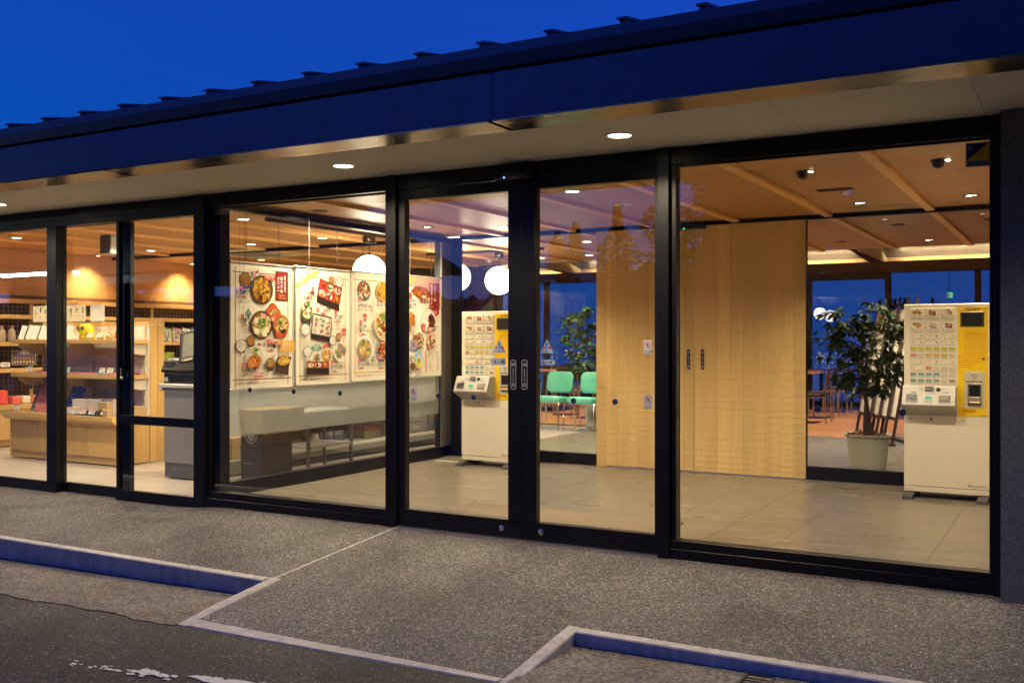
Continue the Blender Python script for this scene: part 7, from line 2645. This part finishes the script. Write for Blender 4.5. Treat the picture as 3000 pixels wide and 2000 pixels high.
tiny(pr, 0.004, 0.026, 0.044, 3, 0.006, BLK)
pr.build('label', plane_m((-7.352, 6.4115, 0.872), (1, 0, 0), (0, 0, 1)), t)
t = thing('till_terminal', 'black till terminal with a tilted grey screen', 'till', (-7.05, 6.65, 0.946))
part('base', MB().prism([(6.42, 0.952), (6.42, 0.975), (6.47, 1.065), (6.50, 1.085), (6.60, 1.085), (6.64, 1.06), (6.64, 0.952)], -7.40, -6.88), BLACKP, t)
part('base_face', MB().box(-7.385, -7.28, 6.43, 6.452, 0.985, 1.06, 0.006), DGREY, t)
part('neck', MB().box(-7.05, -6.92, 6.54, 6.60, 1.086, 1.16, 0.005), BLACKP, t)
M0 = Matrix.Translation((-7.17, 6.47, 1.030)) @ Matrix.Rotation(RAD(-14), 4, 'X') @ Matrix.Rotation(RAD(-10), 4, 'Y')
sc = part('screen', MB().box(-0.045, 0.40, -0.02, 0.03, 0.0, 0.30, 0.008).xf(M0), BLACKP, t)
part('bezel', MB().box(-0.02, 0.392, -0.0245, -0.0203, 0.010, 0.292, 0.003).xf(M0), DGREY, sc)
part('glass', MB().box(0.012, 0.372, -0.0262, -0.0247, 0.050, 0.270).xf(M0), mat('grey idle screen', (0.30, 0.29, 0.25), 0.12), sc)
pr = Print()
pr.ell(0.015, 0.030, 0.008, 0.008, srgb(200, 190, 150), 12)
pr.rect(0.030, 0.016, 0.14, 0.036, srgb(206, 196, 170))
pr.layer()
tiny(pr, 0.034, 0.021, 0.10, 1, 0.009, BLK)
pr.build('label', M0 @ plane_m((0, -0.0247, 0), (1, 0, 0), (0, 0, 1)), sc)

# --- order counter behind the glass partition
CT = thing('order_counter', 'grey order counter with an open lower shelf behind the glass partition', 'counter', (-7.1, 8.0, 0.0))
GRN = mat('grey green laminate', (0.20, 0.205, 0.17), 0.4)
part('kick_board', MB().box(-7.5, -6.80, 7.05, 10.6, 0.0, 0.06), mat('black kick board', (0.03, 0.03, 0.03), 0.5), CT)
part('lower_panel', MB().box(-7.5, -6.785, 7.05, 10.6, 0.061, 0.120, 0.002), GRN, CT)
part('shelf_board', MB().box(-7.5, -6.79, 7.05, 10.6, 0.121, 0.145, 0.002), LGREY, CT)
part('upper_panel', MB().box(-7.5, -6.785, 7.05, 10.6, 0.52, 0.80, 0.002), LGREY, CT)
part('worktop', MB().box(-7.55, -6.74, 7.03, 10.65, 0.801, 0.84, 0.004), LGREY, CT)
part('back_board', MB().box(-7.53, -7.501, 7.05, 10.6, 0.146, 0.519), mat('brown back board', (0.09, 0.065, 0.05), 0.6), CT)
for y in (7.06, 9.30, 10.55):
    part('divider', MB().box(-7.5, -6.79, y - 0.012, y + 0.012, 0.146, 0.519), LGREY, CT)
low = solo('floor_crate', MB().box(-7.25, -6.80, 6.56, 7.03, 0.0, 0.13, 0.004), GRN, 'low grey crate standing under the two small cartons', 'crate')
for (x0_, x1_, y0_, y1_, h, l) in ((-7.12, -6.90, 6.58, 6.80, 0.185, 'small worn carton with a white label on the low crate'), (-7.18, -6.90, 6.815, 7.02, 0.20, 'plain tan carton beside the coffee bin')):
    t = thing('carton', l, 'carton', ((x0_ + x1_) / 2, (y0_ + y1_) / 2, 0.131), 'cartons behind the partition')
    part('box', MB().box(x0_, x1_, y0_, y1_, 0.131, 0.131 + h, 0.003), CARD, t)
    pr = Print()
    pr.rect(y0_ + 0.10, 0.16, y0_ + 0.17, 0.235, srgb(190, 186, 174))
    tiny(pr, y0_ + 0.105, 0.222, 0.055, 5, 0.009, BLK)
    pr.build('label', plane_m((x1_ + 0.001, 0, 0), (0, 1, 0), (0, 0, 1)), t)
# dark coffee bin with a carton on top
t = thing('coffee_bin', 'dark cardboard bin printed with a coffee emblem', 'bin', (-6.37, 6.85, 0.0))
BIN = mat('dark brown printed board', (0.022, 0.013, 0.014), 0.6, 0, (0.015, 0.012, 0.011), 3)
BX0, BX1, BY0, BY1, BH = -6.475, -6.22, 6.50, 6.885, 0.432
part('body', MB().box(BX0, BX1, BY0, BY1, 0.0, BH, 0.003), BIN, t)
part('fold_line', MB().box(BX1 - 0.002, BX1 + 0.0012, BY0 + 0.004, BY1 - 0.004, 0.348, 0.351), DGREY, t)
pr = Print()
GRY = srgb(170, 166, 160)
cx, cy = -6.352, 0.405
pr.ell(cx, cy, 0.066, 0.066, GRY, 24)
pr.layer().ell(cx, cy, 0.058, 0.058, srgb(36, 28, 28), 24)
pr.layer()
pr.poly([(cx - 0.045, cy + 0.01), (cx - 0.03, cy - 0.03), (cx, cy - 0.05), (cx + 0.03, cy - 0.03), (cx + 0.045, cy + 0.01)], GRY)
pr.layer().poly([(cx - 0.02, cy - 0.012), (cx, cy - 0.036), (cx + 0.02, cy - 0.012), (cx, cy - 0.020)], srgb(36, 28, 28))
for k, ch in enumerate('BOSS COFFEE BOSS COFFEE '):
    if ch != ' ':
        a = -math.pi / 2 + (k - 8) * 2 * math.pi / 24
        pr.text(ch, cx + 0.078 * math.cos(a), cy + 0.078 * math.sin(a) - 0.006, 0.012, GRY, 'c', 0.01)
pr.text('SUNTORY FOODS', BX0 + 0.018, 0.155, 0.013, GRY, 'l', 0.008, width=0.125)
pr.build('print', plane_m((0, BY0 - 0.0008, 0), (1, 0, 0), (0, 0, 1)), t)
t = thing('carton', 'wide tan carton resting on the dark coffee bin behind the frosted band', 'carton', (-6.35, 6.72, BH), 'cartons behind the partition')
part('box', MB().box(-6.49, -6.20, 6.485, 7.02, BH + 0.001, BH + 0.205, 0.004), CARD, t)
part('flap', MB().box(-6.20, -6.197, 6.49, 7.0, BH - 0.012, BH + 0.02), CARD, t)
part('band', MB().box(-6.1995, -6.198, 6.52, 6.98, BH + 0.10, BH + 0.15), mat('green print band', (0.16, 0.24, 0.10), 0.6), t)
# steel trolley
t = thing('trolley', 'small steel trolley with a pale lower shelf behind the partition', 'trolley', (-6.4, 7.5, 0.0))
for (x, y) in ((-6.28, 7.17), (-6.28, 7.80), (-6.62, 7.17), (-6.62, 7.80)):
    part('leg', MB().box(x - 0.014, x + 0.014, y - 0.014, y + 0.014, 0.0, 0.552, 0.002), mat('grey steel tube', (0.16, 0.155, 0.14), 0.4, 0.4), t)
part('top', MB().box(-6.64, -6.262, 7.15, 7.82, 0.5525, 0.58, 0.004), LGREY, t)
part('apron', MB().box(-6.272, -6.268, 7.185, 7.785, 0.46, 0.552), MGREY, t)
part('shelf', MB().box(-6.64, -6.262, 7.186, 7.784, 0.225, 0.25, 0.004), LGREY, t)
# shelf contents
SB = mat('smoky blue plastic', (0.10, 0.11, 0.20), 0.22, 0, (0.08, 0.09, 0.17), 12)
for k, (a, b, h, l) in enumerate(((8.12, 8.33, 0.075, 'smoky blue plastic box in the counter shelf beside the clear bag'), (8.345, 8.50, 0.075, 'second smoky blue plastic box in the counter shelf'))):
    t = thing('plastic_box', l, 'plastic box', (-7.0, (a + b) / 2, 0.146), 'plastic boxes in the counter shelf')
    part('tub', MB().box(-7.2, -6.94, a, b, 0.146, 0.146 + h, 0.005), SB, t)
    part('lid', MB().box(-7.2, -6.94, a, b, 0.1465 + h, 0.146 + h + 0.055, 0.008), mat('smoky clear lid', (0.22, 0.22, 0.22), 0.2), t)
solo('clear_bag', MB().lathe([(0.0001, 0), (0.04, 0.01), (0.05, 0.06), (0.035, 0.12), (0.0001, 0.13)], (-6.97, 8.06, 0.146), 10), LGREY, 'crumpled pale bag in the counter shelf next to the blue boxes', 'bag')
t = thing('plastic_box', 'dark red lidded box at the far end of the counter shelf', 'plastic box', (-7.0, 9.0, 0.146), 'plastic boxes in the counter shelf')
part('tub', MB().box(-7.2, -6.94, 8.86, 9.16, 0.146, 0.235, 0.005), mat('olive clear plastic', (0.17, 0.16, 0.06), 0.25), t)
part('lid', MB().box(-7.21, -6.93, 8.85, 9.17, 0.2355, 0.285, 0.006), mat('dark red plastic', (0.14, 0.02, 0.02), 0.35), t)
t = thing('drawer_unit', 'clear plastic drawer unit beside the folders behind the partition', 'drawer unit', (-6.9, 9.85, 0.146))
part('case', MB().box(-7.3, -6.92, 9.66, 10.06, 0.146, 0.40, 0.004), mat('frosty plastic case', (0.42, 0.42, 0.42), 0.3), t)
for k in range(2):
    d_ = part('drawer', MB().box(-6.9195, -6.905, 9.675, 10.045, 0.155 + k * 0.12, 0.265 + k * 0.12, 0.004), mat('frosty drawer', (0.30, 0.30, 0.31), 0.2), t)
    part('handle', MB().tube([(-6.900, 9.80 + 0.06 * math.cos(a), 0.235 + k * 0.12 - 0.03 * math.sin(a)) for a in lin(0, math.pi, 8)], 0.006, 6), WHITEP, d_)
FC = [(0.16, 0.30, 0.42), (0.55, 0.56, 0.50), (0.44, 0.50, 0.56), (0.20, 0.36, 0.42), (0.06, 0.14, 0.34), (0.50, 0.38, 0.18)]
for k in range(6):
    y = 10.09 + k * 0.05
    m_ = MB().box(-7.2, -6.93, -0.017, 0.017, 0.0, 0.30, 0.003).xf(Matrix.Translation((0, y, 0.147)) @ Matrix.Rotation(RAD(-5), 4, 'X'))
    solo('ring_binder', m_, mat('binder %d' % k, FC[k], 0.4), ('teal', 'pale grey', 'pale blue', 'green blue', 'dark blue', 'tan')[k] + ' ring binder leaning in the counter shelf by the corner post', 'binder', 'ring binders in the counter shelf')
# counter end behind the first ticket machine, with a till and a small plant
t = thing('white_counter_end', 'pale counter end showing between the corner post and the first ticket machine', 'counter', (-6.62, 10.4, 0.0))
part('panel', MB().box(-6.735, -6.35, 10.15, 10.62, 0.0, 0.80, 0.003), WHITEP, t)
part('worktop', MB().box(-6.735, -6.33, 10.13, 10.64, 0.801, 0.84, 0.003), LGREY, t)
t = thing('counter_till', 'black till on the counter behind the first ticket machine', 'till', (-6.62, 10.35, 0.84))
part('base', MB().prism([(10.22, 0.841), (10.20, 0.90), (10.30, 1.0), (10.45, 1.0), (10.48, 0.841)], -6.80, -6.48), BLACKP, t)
part('screen', MB().box(-0.16, 0.16, -0.012, 0.012, 0, 0.32, 0.004).xf(Matrix.Translation((-6.64, 10.36, 1.001)) @ Matrix.Rotation(RAD(70), 4, 'Z') @ Matrix.Rotation(RAD(-8), 4, 'X')), BLACKP, t)
t = thing('small_plant', 'small bright leafy plant in a patterned pot beside the first ticket machine', 'potted plant', (-6.83, 10.45, 1.1))
part('pedestal', MB().box(-6.92, -6.76, 10.50, 10.62, 0.841, 1.08, 0.003), DARKW, t)
part('pot', MB().lathe([(0.0001, 1.081), (0.05, 1.081), (0.065, 1.18), (0.06, 1.18), (0.0001, 1.16)], (-6.84, 10.56, 0), 14), mat('patterned pot', (0.10, 0.06, 0.16), 0.3, 0, (0.4, 0.1, 0.05), 40), t)
lv = MB()
rnd = random.Random(4)
for k in range(120):
    a, b = rnd.uniform(0, 6.28), rnd.uniform(-0.3, 1.3)
    r_k = rnd.uniform(0.05, 0.15)
    p = Vector((-6.84 + r_k * math.cos(a) * math.cos(b), 10.56 + r_k * math.sin(a) * math.cos(b), 1.38 + r_k * 1.2 * math.sin(b)))
    lv.add(leaf_faces(p, Vector((math.cos(a), math.sin(a), -0.4)), Vector((rnd.uniform(-.4, .4), rnd.uniform(-.4, .4), 1)), 0.075, 0.036), [(0, 1, 6), (1, 2, 6), (2, 3, 6), (3, 4, 6), (4, 5, 6), (5, 0, 6)], True)
part('leaves', lv, LEAF, t, kind='stuff', fix=False)
part('stem', MB().tube([(-6.84, 10.56, 1.16), (-6.835, 10.56, 1.32), (-6.84, 10.555, 1.42)], 0.006, 6), BARK, t)

# ================================================================== ACROSS THE ROAD (seen as reflections in the glass)
random.seed(33)
SHM = mat('dark shelter roof', (0.05, 0.05, 0.055), 0.6)
sh = thing('shelter', 'open roofed shelter across the road, seen mirrored in the glass', 'shelter', (-20.0, -6.5, -0.3))
part('roof', MB().prism([(-29.4, 2.72), (-21.0, 7.25), (-13.05, 2.80), (-13.0, 2.95), (-21.0, 7.45), (-29.4, 2.92)], -9.5, -4.0, 'y'), SHM, sh)
part('gable_board', MB().prism([(-29.2, 2.71), (-13.3, 2.79), (-21.0, 7.18)], -9.3, -4.2, 'y'), SHM, sh)
part('tie_beam', MB().box(-28.5, -14.0, -4.3, -4.1, 2.52, 2.70), DARKW, sh)
for x in (-28.0, -22.5, -16.2):
    for y in (-4.3, -9.2):
        part('post', MB().box(x - 0.1, x + 0.1, y - 0.1, y + 0.1, -0.6, 2.51), DARKW, sh)
t = thing('tube_lamp', 'long cold white tube lamp under the shelter roof, mirrored in the shop door', 'tube lamp', (-20.1, -3.04, 2.7))
part('fitting', MB().box(-21.4, -18.8, -3.10, -2.98, 2.745, 2.80), WHITEP, t)
part('tube', MB().tube([(-21.35, -3.04, 2.715), (-18.85, -3.04, 2.715)], 0.04, 10), glow('cold white tube', (0.75, 0.90, 1.0), 9.0), t)
part('hanger', MB().box(-20.15, -20.05, -4.05, -2.98, 2.8005, 2.84), DARKW, t)
# figure on a pedestal
ft = thing('statue', 'dark standing figure on a stone pedestal across the road, mirrored beside the globe lamp', 'statue', (-13.85, -5.0, -0.3))
part('pedestal', MB().box(-14.35, -13.35, -5.5, -4.5, -0.4, 1.45, 0.03).box(-14.2, -13.5, -5.35, -4.65, 1.4505, 1.75, 0.03), mat('grey pedestal stone', (0.16, 0.155, 0.15), 0.8, 0, (0.12, 0.115, 0.11), 8, 0.4), ft)
STM = mat('dark bronze figure', (0.03, 0.028, 0.024), 0.5, 0.4)
fb = MB()
fb.lathe([(0.0001, 1.751), (0.30, 1.751), (0.29, 1.95), (0.27, 2.3), (0.30, 2.6), (0.335, 2.85), (0.33, 3.0), (0.26, 3.14), (0.12, 3.20), (0.085, 3.23), (0.085, 3.27), (0.12, 3.31), (0.135, 3.40), (0.125, 3.49), (0.07, 3.55), (0.0001, 3.565)], (-13.85, -5.0, 0), 22, sy=0.72)
part('figure', fb, STM, ft)
for s in (-1, 1):
    part('sleeve', MB().tube([(-13.85 + s * 0.27, -5.0, 3.05), (-13.85 + s * 0.37, -4.95, 2.75), (-13.85 + s * 0.30, -4.80, 2.50), (-13.85 + s * 0.06, -4.74, 2.52)], [0.10, 0.11, 0.12, 0.09], 10), STM, ft)
# conifers
NEED = mat('dark conifer needles', (0.018, 0.032, 0.014), 0.7, 0, (0.010, 0.018, 0.009), 3)


def conifer(x, y, h, r, label, seed):
    rnd = random.Random(seed)
    t = thing('conifer_tree', label, 'tree', (x, y, -0.6), 'conifers across the road mirrored in the glass')
    part('trunk', MB().tube([(x, y, -0.7), (x + 0.05, y, h * 0.5), (x, y, h - 0.3)], [0.22, 0.14, 0.03], 8), BARK, t)
    mb = MB()
    for k in range(2200):
        u = rnd.random() ** 0.8
        z = 0.3 + (h - 0.3) * u
        rr = r * 1.7 * (1 - u) * (0.8 + 0.35 * math.sin(u * 22 + seed)) * rnd.uniform(0.2, 1.1) + 0.03
        a = rnd.uniform(0, 6.28)
        p = Vector((x + rr * math.cos(a), y + rr * math.sin(a), z))
        d = Vector((math.cos(a), math.sin(a), rnd.uniform(-0.35, 0.5)))
        s = d.cross(Vector((rnd.uniform(-1, 1), rnd.uniform(-1, 1), 1))).normalized()
        L = rnd.uniform(0.18, 0.42) * (1.15 - 0.6 * u)
        mb.add([p - d * L * 0.4, p + s * L * 0.42, p + d * L * 0.6, p - s * L * 0.42], [(0, 1, 2, 3)])
    part('crown', mb, NEED, t, kind='stuff', fix=False)


for k, (x, h, r, l) in enumerate(((-15.2, 8.2, 2.4, 'tallest mirrored conifer by the door post'), (-17.2, 7.1, 1.6, 'mirrored conifer next to the tallest one'), (-18.9, 6.3, 1.5, 'mirrored conifer over the wooden panel edge'),
                                  (-20.4, 6.1, 1.5, 'mirrored conifer at the end of the row'), (-13.2, 9.5, 2.6, 'mirrored conifer hidden mostly by the wide door post'), (-31, 6.0, 2.5, 'mirrored conifer seen under the shelter eaves'), (-36, 6.5, 2.6, 'mirrored conifer farthest under the shelter eaves'))):
    conifer(x, -29.0 + (k % 3) * 0.6, h, r, l, 60 + k)
mb = MB()
for k in range(19000):
    x = random.uniform(-70, 30)
    hi = 3.6 + 0.8 * math.sin(x * 0.3) + 9.5 * sst(-15.6, -12.4, x)
    z = random.uniform(-0.6, hi)
    y = -33 + random.uniform(-3, 3)
    L = random.uniform(0.5, 1.2)
    d = Vector((random.uniform(-1, 1), random.uniform(-1, 1), random.uniform(-1, 1))).normalized()
    s = d.cross(Vector((0.3, 0.2, 1))).normalized()
    p = Vector((x, y, z))
    mb.add([p - d * L, p + s * L * 0.7, p + d * L, p - s * L * 0.7], [(0, 1, 2, 3)])
o = part('distant_woods', mb, NEED, None, fix=False)
tag(o, 'low dark line of woods beyond the road, mirrored in the lower glass', 'woods', kind='stuff')
